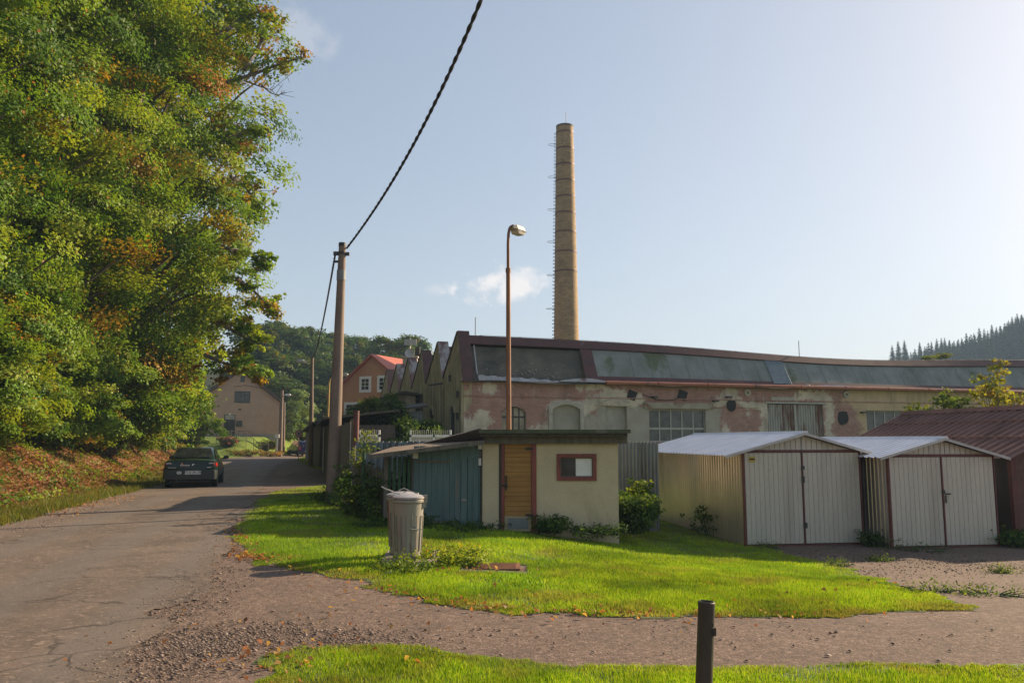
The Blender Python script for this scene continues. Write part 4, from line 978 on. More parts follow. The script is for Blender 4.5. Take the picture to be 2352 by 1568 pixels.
        if k:
            b = MB()
            for i in range(N_):
                z0, z1 = zr_at(U_[i]), zr_at(U_[i + 1])
                b.hexa([(U_[i], t0 + .02, Zv - .2), (U_[i + 1], t0 + .02, Zv - .2), (U_[i + 1], t0 + T1, z1), (U_[i], t0 + T1, z0)], [(U_[i], t0 + .1, Zv - .2), (U_[i + 1], t0 + .1, Zv - .2), (U_[i + 1], t0 + T1 + .08, z1), (U_[i], t0 + T1 + .08, z0)])
            b.build('roof_light', M['redclad'], root)
    # blind arches, pilasters and drain spouts on the gable wall
    for (px, w, py0) in ((1041, .62, 933), (993, .7, 938), (961, .55, 966), (945, .5, 968), (1100, 0, 0)):
        if not w: continue
        t, z = sid(px, py0); f = MB(); k = 8
        arch = [(t - w / 2, z - 3.2)] + [(t - w / 2 * cos(pi * i / k), z - w / 2 + w / 2 * sin(pi * i / k)) for i in range(k + 1)] + [(t + w / 2, z - 3.2)]
        MB().prism([(-.022, a, max(c, 0)) for a, c in arch], (.06, 0, 0)).build('blind_window', M['dark'], root)  # flat slab on the wall; the recess's shade is in its colour
        ring = MB()
        for i in range(k):
            q = [(t - (w / 2 + e) * cos(pi * j / k), z - w / 2 + (w / 2 + e) * sin(pi * j / k)) for j, e in ((i, .02), (i + 1, .02), (i + 1, .16), (i, .16))]
            ring.hexa([(-.08, a, c) for a, c in q], [(.0, a, c) for a, c in q])
        ring.build('window_arch', M['sidewall'], root)
    for t, h in ((.18, 5.0), (SP, Zv - .2), (SP * 2, Zv - .2), (SP * 3, Zv - .2), (SP * 1.45, 3.3)):
        MB().box(-.09, -.015, t - .14, t + .14, 0, h).build('pilaster', M['sidewall'], root)
    for k in (1, 5):
        MB().tube([(-.0, k * SP, Zv - .15), (-.7, k * SP, Zv - .25)], .05, 6).build('drain_spout', M['winframe_grey'], root)
    for px, py in ((1053, 905), (1053, 955), (1035, 868)):
        t, z = sid(px, py); MB().box(-.1, -.011, t - .09, t + .09, z - .14, z + .14).build('wall_plate', M['winframe_grey'], root)
    return root, ZG, ZR
FACT, F_ZG, F_ZR = factory()

# ------------------------------------------------------------------ chimney
def chimney():
    Y = 80.0; base = at(1301, 790, Y); zg = hz(base.x, base.y); pb = at(1330, 790, Y); pt = at(1319.5, 291, Y); ctop = at(1300, 291, Y)
    r1 = (pb - base).length; r2 = at(1319.5, 291, Y).x - ctop.x; z1, z2 = base.z, ctop.z
    sl = (r2 - r1) / (z2 - z1); rad = lambda z: r1 + sl * (z - z1)
    root = thing('factory_chimney', 'tall tapering yellow brick chimney with red hoops and a ladder behind the factory roof', 'chimney', (base.x, Y, zg))
    H = z2 - zg; n = 36; prof = [(rad(zg + H * k / 30), H * k / 30) for k in range(31)]
    MB().lathe(prof[:-1] + [(rad(z2), H), (rad(z2) * .72, H), (rad(z2) * .7, H - 1.5)], 40).build('shaft', M['chimneybrick'], root, True)
    MB().lathe([(rad(z2) + .02, H - .12), (rad(z2) + .02, H + .04), (rad(z2) * .8, H + .04), (rad(z2) * .8, H - .12)], 36, closed=True).build('crown_rim', M['tar'], root)
    for py in (298.5, 336, 373, 410.6, 447.5, 485, 529, 575, 620):
        z = at(1301, py, Y - 1).z - zg; r = rad(z + zg)
        MB().lathe([(r - .01, z - .07), (r + .03, z - .07), (r + .03, z + .07), (r - .01, z + .07)], 36, closed=True).build('iron_band', M['redframe'], root)
    lad = MB(); z = 6.0
    while z < H - .6:
        r = rad(z + zg); a = pi + .05
        lad.tube([(-r + .02, -.2, z), (-r - .17, -.2, z), (-r - .17, .15, z), (-r + .02, .15, z)], .022, 4); z += .36
    lad.build('climbing_irons', M['winframe_grey'], root)
    for py in (333, 407, 481.6, 555.5, 632, 709):
        z = at(1278, py, Y).z - zg; r = rad(z + zg)
        pts = [(-r - .36 + .42 * cos(a) * -1, -.02 + .34 * sin(a), z) for a in np.linspace(-2.6, 2.6, 17)]
        MB().tube(pts, .022, 4).build('safety_hoop', M['wire'], root)
    MB().tube([(.15, 0, H), (.15, 0, H + 1.55)], .03, 5).build('lightning_rod', M['winframe_grey'], root)
    MB().tube([(-.15, 0, H), (-.15, 0, H + .4)], .025, 5).build('lightning_rod', M['winframe_grey'], root)
chimney()

# ------------------------------------------------------------------ two tin garages
def garage(name, label, base_px, Y, W, eave_z, apex_z, L, ang, ov_l, ov_r, sticker):
    p = at(*base_px, Y); z0 = hz(p.x, p.y); root = thing(name, label, 'garage', (p.x, p.y, z0), ang, 'pair of tin garages beside the gravel yard')
    e = eave_z - z0; a = apex_z - z0; xm = W / 2 + .02
    LW = MB().ribbed((0, L, .02), (0, .05, .02), (0, .05, e - .03), (0, L, e - .03), int(L / .145), .014, ((0, 0), (.55, 0), (.65, 1), (.9, 1))); LW.build('side_wall', M['galv_side'], root)
    MB().ribbed((W, .05, .02), (W, L, .02), (W, L, e - .03), (W, .05, e - .03), int(L / .145), .022, ((0, 0), (.55, 0), (.65, 1), (.9, 1))).build('side_wall', M['galv'], root)
    MB().add([(0, L, 0), (W, L, 0), (W, L, e), (xm, L, a), (0, L, e)], [(4, 3, 2, 1, 0)]).build('back_wall', M['galv'], root)
    # gable: panels cut to the slope
    g = MB(); k = 0; x = 0.0; rn = random.Random(2)
    hz_ = lambda x: e + (a - e) * (1 - abs(x - xm) / (xm if x < xm else W - xm)) - .03
    xs = sorted(set([round(v, 3) for v in np.arange(0, W, .125)] + [xm, W])); vs = []; fs = []
    for i in range(len(xs) - 1):
        x0, x1 = xs[i] + (.006 if i else 0), xs[i + 1] - .006
        g.add([(x0, .012, e + .02), (x1, .012, e + .02), (x1, .012, max(hz_(x1), e + .021)), (x0, .012, max(hz_(x0), e + .021))], [(0, 1, 2, 3)])
        g.add([(xs[i] - .006, .024, e + .02), (xs[i] + .006, .024, e + .02), (xs[i] + .006, .024, max(hz_(xs[i]), e + .021)), (xs[i] - .006, .024, max(hz_(xs[i]), e + .021))], [(0, 1, 2, 3)])
    g.build('gable_panel', M['galv_door'], root)
    fw = .028; f = MB()
    f.box(-.012, fw, -.02, .06, 0, e).box(W - fw + .02, W + .02, -.02, .06, 0, e).box(fw, W - fw + .02, -.015, .05, e - .035, e + .02).box(fw, W - fw + .02, -.015, .05, .0, .035)
    f.build('door_frame', M['redframe'], root)
    for i, (x0, x1) in enumerate(((fw + .006, W / 2 - .018), (W / 2 + .018, W - fw + .012))):
        d = MB(); n = int(round((x1 - x0) / .112))
        d.ribbed((x0, -.004, .05), (x1, -.004, .05), (x1, -.004, e - .045), (x0, -.004, e - .045), n, -.012, ((0, 1), (.06, 0), (.94, 0), (1.0, 1)), wav=0.0)
        d.add([(x0, .01, .05), (x1, .01, .05), (x1, .01, e - .045), (x0, .01, e - .045)], [(0, 1, 2, 3)])
        dd = d.build('door', M['galv_door'], root)
        if i == 0 and sticker:
            MB().box(x0 + .1, x0 + .24, -.022, -.018, e - .24, e - .13).build('yellow_notice', M['yellowsticker'], dd)
            MB().box(x0 + .11, x0 + .23, -.0245, -.0225, e - .2, e - .165).build('notice_text', M['black'], dd)
    MB().box(W / 2 - .015, W / 2 + .015, -.026, .03, .04, e - .04).build('centre_post', M['redframe'], root)
    if sticker:
        h = MB().box(W / 2 - .03, W / 2 + .03, -.045, -.02, e * .66, e * .73).box(W / 2 - .03, W / 2 + .035, -.05, -.02, e * .80, e * .84).box(W / 2 - .02, W / 2 + .04, -.06, -.02, .38, .5)
        h.build('padlock', M['winframe_grey'], root)
    else:
        h = MB().box(W / 2 - .03, W / 2 + .03, -.045, -.02, e * .58, e * .62).box(W / 2 + .03, W / 2 + .16, -.05, -.03, e * .57, e * .585).box(W / 2 + .04, W / 2 + .07, -.03, -.018, e * .48, e * .56)
        h.build('handle', M['winframe_grey'], root)
    # roof sheets
    s_l = (a - e) / xm; s_r = (a - e) / (W - xm); oz = .02; F0 = -.16
    A, B = Vector((-ov_l, F0, e - s_l * ov_l + oz)), Vector((xm, F0, a + oz)); C, D = Vector((xm, L + .1, a + oz)), Vector((-ov_l, L + .1, e - s_l * ov_l + oz))
    MB().ribbed(A, D, C, B, int(L / .21), -.025, ((0, 0), (.6, 0), (.7, 1), (.9, 1))).build('roof_sheet', M['galv_roof'], root)
    A2, B2 = Vector((xm, F0, a + oz)), Vector((W + ov_r, F0, e - s_r * ov_r + oz)); C2, D2 = Vector((W + ov_r, L + .1, e - s_r * ov_r + oz)), Vector((xm, L + .1, a + oz))
    MB().ribbed(A2, D2, C2, B2, int(L / .21), -.025, ((0, 0), (.6, 0), (.7, 1), (.9, 1))).build('roof_sheet', M['galv_roof'], root)
    MB().hexa([(xm - .09, F0 - .01, a - .0), (xm + .09, F0 - .01, a - .0), (xm + .09, L + .1, a - .0), (xm - .09, L + .1, a - .0)], [(xm - .05, F0 - .01, a + .065), (xm + .05, F0 - .01, a + .065), (xm + .05, L + .1, a + .065), (xm - .05, L + .1, a + .065)]).build('ridge_cap', M['galv_roof'], root)
    v = MB()
    for P, Q in ((A, B), (B2, A2)):
        d = Vector((0, .02, 0)); v.hexa([P + Vector((0, -.012, -.05)), Q + Vector((0, -.012, -.05)), Q + Vector((0, -.012, .01)), P + Vector((0, -.012, .01))], [P + Vector((0, .008, -.05)), Q + Vector((0, .008, -.05)), Q + Vector((0, .008, .01)), P + Vector((0, .008, .01))])
    v.build('verge_trim', M['galv'], root)
    return root
garage('tin_garage', 'larger tin garage with a small yellow notice on its door, nearer the plaster shed', (1713, 1246), 17.9, 2.755, at(1713, 1035, 17.9).z, at(1840, 996, 18.1).z, 6.4, radians(8.3), .47, .26, True)
garage('tin_garage', 'tin garage standing between the first garage and the brown ribbed roof building', (2049, 1250), 17.6, 2.52, at(2049, 1045, 17.6).z, at(2170, 1008, 17.8).z, 6.0, radians(8.3), .27, .30, False)

# ------------------------------------------------------------------ brown wooden building on the right
def brown_building():
    p = at(2335, 1235, 18.7); z0 = hz(p.x, p.y); ang = radians(8.3)
    root = thing('wooden_barn', 'low dark wooden barn with a brown ribbed metal roof at the right edge', 'barn', (p.x, p.y, z0), ang)
    ez = at(2334, 1040, 18.6).z - z0; rz_ = 2.5 - z0; w = 2.5; L = 7.4
    b = MB(); n = int(ez / .17)
    for k in range(n): b.hexa([(0, 0.09, k * .17), (0, L, k * .17), (.06, L, k * .17), (.06, 0.09, k * .17)], [(-.0 + .02, 0.09, k * .17 + .165), (.02, L, k * .17 + .165), (.06, L, k * .17 + .165), (.06, 0.09, k * .17 + .165)])
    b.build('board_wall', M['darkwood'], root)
    g = MB().add([(.1, 0.02, 0), (2 * w, 0.02, 0), (2 * w, .02, ez), (w, .02, rz_ - .1), (.1, .02, ez)], [(0, 1, 2, 3, 4)]); g.build('gable_wall', M['brownbrick'], root)
    MB().box(-.03, .1, -.03, .09, 0, ez).build('corner_post', M['redframe'], root)
    MB().box(.1, 2 * w, L - .1, L, 0, ez).box(2 * w - .1, 2 * w, .1, L - .1, 0, ez).build('back_wall', M['darkwood'], root)
    s = (rz_ - ez) / w
    A, D = Vector((-.28, -.32, ez - .28 * s)), Vector((-.28, L + .1, ez - .28 * s)); B, C = Vector((w, -.32, rz_)), Vector((w, L + .1, rz_))
    MB().ribbed(A, D, C, B, 24, -.05, ((0, 0), (.62, 0), (.68, 1), (.88, 1))).build('roof_sheet', M['brownroof'], root)
    MB().ribbed((2 * w + .28, L + .1, ez - .28 * s), (2 * w + .28, -.32, ez - .28 * s), B, C, 24, -.05, ((0, 0), (.62, 0), (.68, 1), (.88, 1))).build('roof_sheet', M['brownroof'], root)
    MB().hexa([(w - .16, -.34, rz_ - .02), (w + .16, -.34, rz_ - .02), (w + .16, L + .12, rz_ - .02), (w - .16, L + .12, rz_ - .02)], [(w - .1, -.34, rz_ + .1), (w + .1, -.34, rz_ + .1), (w + .1, L + .12, rz_ + .1), (w - .1, L + .12, rz_ + .1)]).build('ridge_cap', M['brownroof'], root)
    m = MB()
    for f in (.36, .7): m.hexa([A.lerp(B, f) + Vector((0, 0, .0)), D.lerp(C, f), D.lerp(C, f + .006), A.lerp(B, f + .006)], [A.lerp(B, f) + Vector((-.02, 0, .065)), D.lerp(C, f) + Vector((-.02, 0, .065)), D.lerp(C, f + .006) + Vector((-.02, 0, .065)), A.lerp(B, f + .006) + Vector((-.02, 0, .065))])
    m.build('sheet_lap', M['brownroof'], root)
brown_building()

# ------------------------------------------------------------------ plaster shed with lean-to
def shed():
    Y = 16.6; a = at(1108, 1222, Y); x0 = at(1108, 1100, Y).x; x1 = at(1420, 1100, Y).x; zt = at(1200, 1012, Y).z; zb = -.45
    root = thing('plaster_shed', 'flat-roofed beige plaster shed with an ochre plank door and a blue-green lean-to', 'shed', (x0, Y, zb)); O = Vector((x0, Y, zb))
    X = lambda px, py=1100: at(px, py, Y).x - x0
    Zp = lambda py, px=1200: at(px, py, Y).z - zb
    H = zt - zb; W = x1 - x0; D = 2.9
    d0, d1 = X(1146), X(1232); dz = Zp(1008); wx0, wx1, wz0, wz1 = X(1281), X(1368), Zp(1101), Zp(1044)
    b = MB(); b.box(0, d0, 0, .2, 0, H).box(d1, wx0, 0, .2, 0, H).box(wx1, W, 0, .2, 0, H).box(wx0, wx1, 0, .2, 0, wz0).box(wx0, wx1, 0, .2, wz1, H)
    b.box(0, .2, .2, D, 0, H).box(W - .2, W, .2, D, 0, H).box(.2, W - .2, D - .2, D, 0, H)
    b.build('wall', M['plaster'], root)
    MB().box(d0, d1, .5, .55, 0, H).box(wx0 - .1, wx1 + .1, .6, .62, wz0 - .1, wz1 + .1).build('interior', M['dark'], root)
    # door
    MB().box(d0, d0 + .075, -.01, .06, .1, H - .05).build('door_post', M['darkwood'], root)
    f = MB(); fa = X(1152); f.box(fa, fa + .055, -.03, .07, .12, dz + .03).box(d1 - .1, d1, -.03, .07, .12, dz + .03).box(fa + .055, d1 - .1, -.03, .07, dz - .04, dz + .03); fr = f.build('door_frame', M['redwood'], root)
    da, db = fa + .06, d1 - .105; z = Zp(1184); b = MB(); rn = random.Random(1)
    while z < dz - .05:
        h = min(rn.uniform(.085, .11), dz - .045 - z); b.box(da, db, .0 + rn.uniform(0, .006), .05, z, z + h - .005); z += h
    dd = b.build('door', M['yellowdoor'], root)
    pz = Zp(1184); MB().box(da, db, .0, .05, Zp(1222) + .02, pz - .004).build('lower_panel', M['beige'], dd)
    MB().box(X(1166), X(1213), -.006, .0, Zp(1214), Zp(1189)).build('patch_plate', M['greyplate'], dd)
    for py in (1030, 1182): MB().box(db - .12, db + .04, -.04, -.031, Zp(py) - .02, Zp(py) + .02).build('hinge', M['black'], dd)
    MB().box(da + .02, da + .05, -.03, .0, Zp(1124), Zp(1092)).box(da - .05, da + .06, -.045, -.03, Zp(1117), Zp(1112)).build('handle', M['black'], dd)
    # window
    f = MB(); t = .055; f.box(wx0 - .02, wx0 + t, -.03, .08, wz0 - .02, wz1 + .02).box(wx1 - t, wx1 + .02, -.03, .08, wz0 - .02, wz1 + .02).box(wx0 + t, wx1 - t, -.03, .08, wz0 - .02, wz0 + t).box(wx0 + t, wx1 - t, -.03, .08, wz1 - t, wz1 + .02)
    wf = f.build('window_frame', M['redwood'], root)
    f = MB(); t2 = t + .018; f.box(wx0 + t, wx0 + t2, .01, .06, wz0 + t, wz1 - t).box(wx1 - t2, wx1 - t, .01, .06, wz0 + t, wz1 - t).box(wx0 + t2, wx1 - t2, .01, .06, wz0 + t, wz0 + t2).box(wx0 + t2, wx1 - t2, .01, .06, wz1 - t2, wz1 - t); f.build('sash', M['oldwood'], wf)
    xm = X(1323); MB().add([(wx0 + t2, .04, wz0 + t2), (wx1 - t2, .04, wz0 + t2), (wx1 - t2, .04, wz1 - t2), (wx0 + t2, .04, wz1 - t2)], [(0, 1, 2, 3)]).build('pane', M['glass'], wf)
    MB().box(xm, wx1 - t2, .028, .036, wz0 + t2, wz1 - t2).build('white_half_pane', M['white'], wf)  # plain white cover over the right half of the pane
    # flat roof: mossy fascia, deck, beams below
    r0, r1 = at(1100, 990, 16.25).x - x0, at(1449, 990, 16.25).x - x0; y0 = -.35; zA, zB = at(1200, 994.5, 16.25).z - zb, at(1200, 986, 16.25).z - zb
    MB().box(r0, r1, y0, y0 + .04, zA, zB).build('fascia', M['mossboard'], root)
    MB().box(r0 - .01, r1 - .02, y0 + .04, D + .15, zA + .01, zB - .008).build('roof', M['tar'], root)
    MB().box(r0 + .02, r1 - .06, y0 + .06, y0 + .12, zA - .065, zA + .01).build('roof_batten', M['darkwood'], root)
    MB().box(.02, at(1440, 1000, 16.5).x - x0, -.10, -.004, H - .06, zA - .0).build('roof_beam', M['oldwood'], root)
    b = MB().plate([at(1101, 985, 16.26) - O, at(1114, 1006, 16.34) - O, at(962, 1020, 19.0) - O, at(1075, 991, 19.3) - O], .03); b.build('roof_apron', M['tar'], root)
    # lean-to
    lx0 = X(884); lz0 = Zp(1047, 884); lz1 = Zp(1015, 1108)
    zf = lambda x: lz0 + (lz1 - lz0) * (x - lx0) / (0 - lx0)
    q = [at(845, 1048, 16.25) - O, at(1112, 1014.5, 16.25) - O, at(1112, 1003, 19.0) - O, at(902, 1029, 19.0) - O]
    MB().plate(q, .03).build('lean_to_roof', M['feltroof'], root)
    q2 = [q[0] + Vector((0, -.015, -.05)), q[1] + Vector((0, -.015, -.05)), q[1] + Vector((0, -.015, .035)), q[0] + Vector((0, -.015, .035))]; MB().hexa(q2, [p + Vector((0, .014, 0)) for p in q2]).build('verge_board', M['oldwood'], root)
    g0, g1 = X(884), X(944); b = MB(); x = g0 + .05; rn = random.Random(6)
    while x < g1: w = .062; b.box(x, x + w, .02, .045, .28, zf(x) - .05); x += rn.uniform(.092, .108)
    sl = b.build('slat_panel', M['greenboard'], root)
    MB().box(g0, g1, .046, .08, .55, .62).box(g0, g1, .046, .08, 1.2, 1.27).build('rail', M['darkwood'], sl)
    MB().box(g0 - .02, g0 + .06, .0, .08, 0, zf(g0) - .02).box(g1 - .0, g1 + .05, .046, .1, 0, zf(g1) - .02).build('post', M['oldwood'], root)
    b0, b1 = X(950), X(1074); b = MB(); x = b0; top = Zp(1024)
    while x < b1 - .05:
        w = rn.uniform(.1, .135); b.box(x, min(x + w, b1) - .006, -.03 + rn.uniform(0, .006), .0, .22 + rn.uniform(0, .03), top + rn.uniform(-.008, .008)); x += w
    bd = b.build('board_door', M['blueboard'], root)
    for py in (1059, 1197): MB().box(b0 + .06, b0 + .06 + (.72 if py < 1100 else .82), -.05, -.031, Zp(py) - .022, Zp(py) + .022).build('strap_hinge', M['oldwood'], bd)
    MB().box(X(1060), X(1072), -.05, -.031, Zp(1150), Zp(1145)).build('latch', M['wire'], bd)
    b = MB(); x = b1 + .0
    while x < -.05: w = .115; b.box(x, min(x + w, -.04) - .006, .004, .03, .22, zf(x) - .04); x += w
    b.build('fixed_boards', M['blueboard'], root)
    b = MB(); x = X(944) + .05
    while x < b0 - .02: b.box(x, min(x + .1, b0) - .006, .0, .03, .25, top + .02); x += .1
    b.build('side_boards', M['blueboard'], root)
    MB().box(-.035, -.005, -.02, .1, 0, lz1 - .03).build('door_jamb', M['darkwood'], root)
    MB().box(X(948), X(960), -.05, -.031, Zp(1052), Zp(1040)).box(X(1098), X(1107), -.03, .0, Zp(1031), Zp(1017)).box(X(1099), X(1105), -.03, .0, Zp(1068), Zp(1052)).build('pale_block', M['whitepaint'], root)
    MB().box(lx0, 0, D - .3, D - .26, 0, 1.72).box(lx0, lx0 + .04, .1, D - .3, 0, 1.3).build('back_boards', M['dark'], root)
    return root
shed()
# ------------------------------------------------------------------ fences and small sheds along the road
def corrugated_fence():
    p0, p1 = at(818, 1013, 20.2), at(1110, 1013.5, 20.2); z = hz(-1.5, 20)
    root = thing('metal_fence', 'grey blue ribbed metal fence behind the lean-to, left of the plaster shed', 'fence', (p0.x, 20.2, z), 0, 'ribbed metal fence')
    MB().ribbed((0, 0, 0), (p1.x - p0.x, 0, 0), (p1.x - p0.x, 0, p1.z - z), (0, 0, p0.z - z), 21, -.05, ((0, 0), (.42, 0), (.52, 1), (.9, 1))).build('sheet', M['fencemetal'], root)
    MB().box(0, p1.x - p0.x, .05, .1, p0.z - z - .25, p0.z - z - .2).build('rail', M['fencemetal'], root)
    p0, p1 = at(1405, 1014, 19.9), at(1512, 1015, 19.9); z = hz(3, 20)
    root = thing('metal_fence', 'grey blue corrugated fence between the plaster shed and the first tin garage', 'fence', (p0.x, 19.9, z), 0, 'ribbed metal fence')
    MB().ribbed((0, 0, 0), (p1.x - p0.x, 0, 0), (p1.x - p0.x, 0, p1.z - z), (0, 0, p0.z - z), 13, -.04, ((0, 0), (.25, .5), (.5, 1), (.75, .5)), wav=.012, seed=3).build('sheet', M['fencemetal'], root)
corrugated_fence()

def white_gate(px0, px1, pyt, pyb, Y, label, mid):
    a, c = at(px0, pyt, Y), at(px1, pyt, Y); z = hz(a.x, Y); h = a.z - z; w = c.x - a.x
    root = thing('white_gate', label, 'gate', (a.x, Y, z), 0, 'white metal gates with spikes')
    f = MB().box(0, w, 0, .06, h - .24, h - .16).box(0, .06, 0, .06, 0, h).box(w - .06, w, 0, .06, 0, h).box(0, w, 0, .06, .1, .18)
    if mid: f.box(w * .56, w * .56 + .06, 0, .06, .1, h - .16)
    f.build('gate_frame', M['white'], root)
    MB().ribbed((.06, .03, .18), (w - .06, .03, .18), (w - .06, .03, h - .24), (.06, .03, h - .24), 26, -.03).build('panel', M['whitepaint'], root)
    s = MB()
    for k in range(int(w / .07)): x = .05 + k * .07; s.box(x, x + .018, .01, .03, h - .16, h)
    s.build('spikes', M['steelframe'], root)
white_gate(941, 1037, 987, 1012, 27.0, 'white spiked gate standing close left of the factory corner', True)
white_gate(824, 873, 987, 1008, 28.0, 'smaller white spiked gate farther left behind the leafy sapling', False)

def road_fences():
    # board shed row far along the road, board wall facing the road
    A, B = Vector((-18.3, 72, 0)), Vector((-11.5, 48.5, 0)); d = (B - A); L = d.length; ang = atan2(d.y, d.x)
    root = thing('board_shed', 'row of low grey board sheds with a dark overhanging roof along the road', 'shed', (A.x, A.y, hz(A.x, A.y) - .05), ang)
    rn = random.Random(4); b = MB(); x = 0
    while x < L:
        w = rn.uniform(.18, .26); b.box(x, min(x + w, L) - .012, 0, .04, 0, 2.45 + .3 * x / L + rn.uniform(-.03, .03)); x += w
    b.build('board_wall', M['oldwood'], root)
    MB().box(L - .06, L, .04, 3.0, 0, 2.5).box(0, .06, .04, 3.0, 0, 2.4).box(.06, L - .06, 2.94, 3.0, 0, 2.3).build('end_wall', M['darkwood'], root)
    MB().hexa([(-.3, -.45, 2.42), (L + .2, -.45, 2.75), (L + .2, 3.2, 3.15), (-.4, 3.2, 2.8)], [(-.3, -.45, 2.52), (L + .2, -.45, 2.85), (L + .2, 3.2, 3.25), (-.4, 3.2, 2.9)]).build('roof', M['tar'], root)
    MB().box(L * .62, L * .62 + .9, -.02, -.004, .1, 2.0).build('door', M['greyplate'], root)
    # nearer dark shed with a plank door
    A, B = Vector((-11.0, 47, 0)), Vector((-7.0, 31.5, 0)); d = B - A; L = d.length; ang = atan2(d.y, d.x)
    root = thing('plank_shed', 'dark plank shed in shade with a pale door post, left of the thick pole', 'shed', (A.x, A.y, -.05), ang)
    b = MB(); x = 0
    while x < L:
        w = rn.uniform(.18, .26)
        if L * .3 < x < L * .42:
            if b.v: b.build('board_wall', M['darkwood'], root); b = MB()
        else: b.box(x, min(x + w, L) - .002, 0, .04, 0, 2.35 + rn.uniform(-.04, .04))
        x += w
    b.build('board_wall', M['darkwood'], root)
    MB().box(L * .3, L * .42 + .2, .2, .24, 0, 2.3).build('doorway', M['dark'], root)
    MB().box(L * .28, L * .29, -.05, .0, 0, 2.4).build('door_post', M['whitepaint'], root)
    MB().hexa([(-.2, -.35, 2.5), (L, -.35, 2.5), (L, 2.6, 2.85), (-.2, 2.6, 2.85)], [(-.2, -.35, 2.58), (L, -.35, 2.58), (L, 2.6, 2.93), (-.2, 2.6, 2.93)]).build('roof', M['tar'], root)
    MB().box(0, L, 2.4, 2.45, 0, 2.3).box(L - .05, L, .04, 2.4, 0, 2.3).build('back_wall', M['darkwood'], root)
    # tall board fence panel right behind the near pole
    A, B = at(772, 1100, 26.5), at(809, 1100, 21.6); A.z = B.z = 0; d = B - A; L = d.length; ang = atan2(d.y, d.x)
    root = thing('board_fence', 'tall weathered grey board fence right behind the thick concrete pole', 'fence', (A.x, A.y, -.1), ang)
    b = MB(); x = 0
    while x < L:
        w = rn.uniform(.2, .28); b.box(x, min(x + w, L) - .008, 0, .04, 0, 2.1 + .27 * x / L + rn.uniform(-.03, .03)); x += w
    b.build('boards', M['oldwood'], root)
    MB().box(0, L, .04, .1, .5, .6).box(0, L, .04, .1, 1.7, 1.8).build('rail', M['darkwood'], root)
    # picket fence of the little garden
    A, B = at(812, 1070, 18.6), at(884, 1070, 16.9); d = B - A; d.z = 0; L = d.length; ang = atan2(d.y, d.x)
    root = thing('picket_fence', 'old picket fence overgrown with climbers left of the green slats', 'fence', (A.x, A.y, -.2), ang)
    b = MB(); x = 0
    while x < L - .05: b.box(x, x + .07, 0, .025, .1, 1.38 + rn.uniform(-.08, .05) - .1 * x / L); x += .105
    b.build('pickets', M['oldwood'], root)
    MB().box(0, L, .025, .07, .45, .52).box(0, L, .025, .07, 1.05, 1.12).build('rail', M['oldwood'], root)
    p = at(848, 1062, 16.9); MB().tube([(0, 0, 0), (0, 0, p.z + .25)], .035, 8)
    b = MB().tube([(L * .52, -.12, 0), (L * .52, -.12, 1.62)], .035, 8); b.build('post', M['greenboard'], root)
    # wire mesh fence that runs from the pole towards the garden
    A, B = at(806, 1100, 22.5), at(812, 1100, 18.8); d = B - A; d.z = 0; L = d.length; ang = atan2(d.y, d.x)
    root = thing('wire_fence', 'pale wire mesh fence with climbing weeds between board fence and pickets', 'fence', (A.x, A.y, -.05), ang)
    b = MB()
    for k in range(int(L / .12) + 1): b.tube([(k * .12, 0, 0), (k * .12, 0, 1.45)], .006, 4)
    for k in range(13): b.tube([(0, 0, .05 + k * .115), (L, 0, .05 + k * .115)], .006, 4)
    b.build('mesh', M['wire'], root)
    b = MB().tube([(0, 0, 0), (0, 0, 1.6)], .035, 8).tube([(L, 0, 0), (L, 0, 1.6)], .035, 8); b.build('post', M['oldwood'], root)
road_fences()

def rusty_posts():
    for px, pyt, Y, r, lab, m, nm in ((819, 943, 21.2, .075, 'thicker and taller rusty brown iron post behind the wire fence', 'redframe', 'iron_post'), (812.5, 962, 22.5, .055, 'thinner rusty brown iron post left of the taller one', 'redframe', 'iron_post'), (807.5, 968, 22.2, .035, 'slim white post at the end of the tall board fence', 'whitepaint', 'white_post')):
        p = at(px, pyt, Y); z = hz(p.x, Y); tag(MB().tube([(p.x, Y, z), (p.x, Y, p.z)], r, 10).build(nm, M[m], None, True), lab, 'post')
rusty_posts()

# ------------------------------------------------------------------ poles, lamps, cables
def lamp_head(root, P, dirv, L=.55, W=.26, cover='galv'):
    "street lamp head pointing along dirv (2D) from P"
    d = Vector((dirv[0], dirv[1], 0)).normalized(); s = Vector((-d.y, d.x, 0)); up = Vector((0, 0, 1))
    def sec(t, w, z0, z1): c = P + d * t; return [c - s * w + up * z0, c + s * w + up * z0, c + s * w * .7 + up * z1, c - s * w * .7 + up * z1]
    b = MB(); ss = [sec(0, W * .28, 0, .07), sec(L * .2, W * .45, 0, .12), sec(L * .75, W * .5, 0, .12), sec(L, W * .3, 0, .06)]
    for q, r in zip(ss[:-1], ss[1:]): b.hexa(q, r)
    h = b.build('lamp_head', M[cover], root)
    b = MB(); ss = [sec(L * .22, W * .40, -.012, -.004), sec(L * .35, W * .44, -.1, -.004), sec(L * .8, W * .42, -.1, -.004), sec(L * .95, W * .3, -.02, -.004)]
    def sec2(t, w, z0): c = P + d * t; return [c - s * w * .75 + up * z0, c + s * w * .75 + up * z0, c + s * w - up * .003, c - s * w - up * .003]
    ss = [sec2(L * .2, W * .4, -.015), sec2(L * .33, W * .45, -.10), sec2(L * .8, W * .43, -.10), sec2(L * .96, W * .3, -.02)]
    for q, r in zip(ss[:-1], ss[1:]): b.hexa(q, r)
    b.build('lens', M['lens'], h)

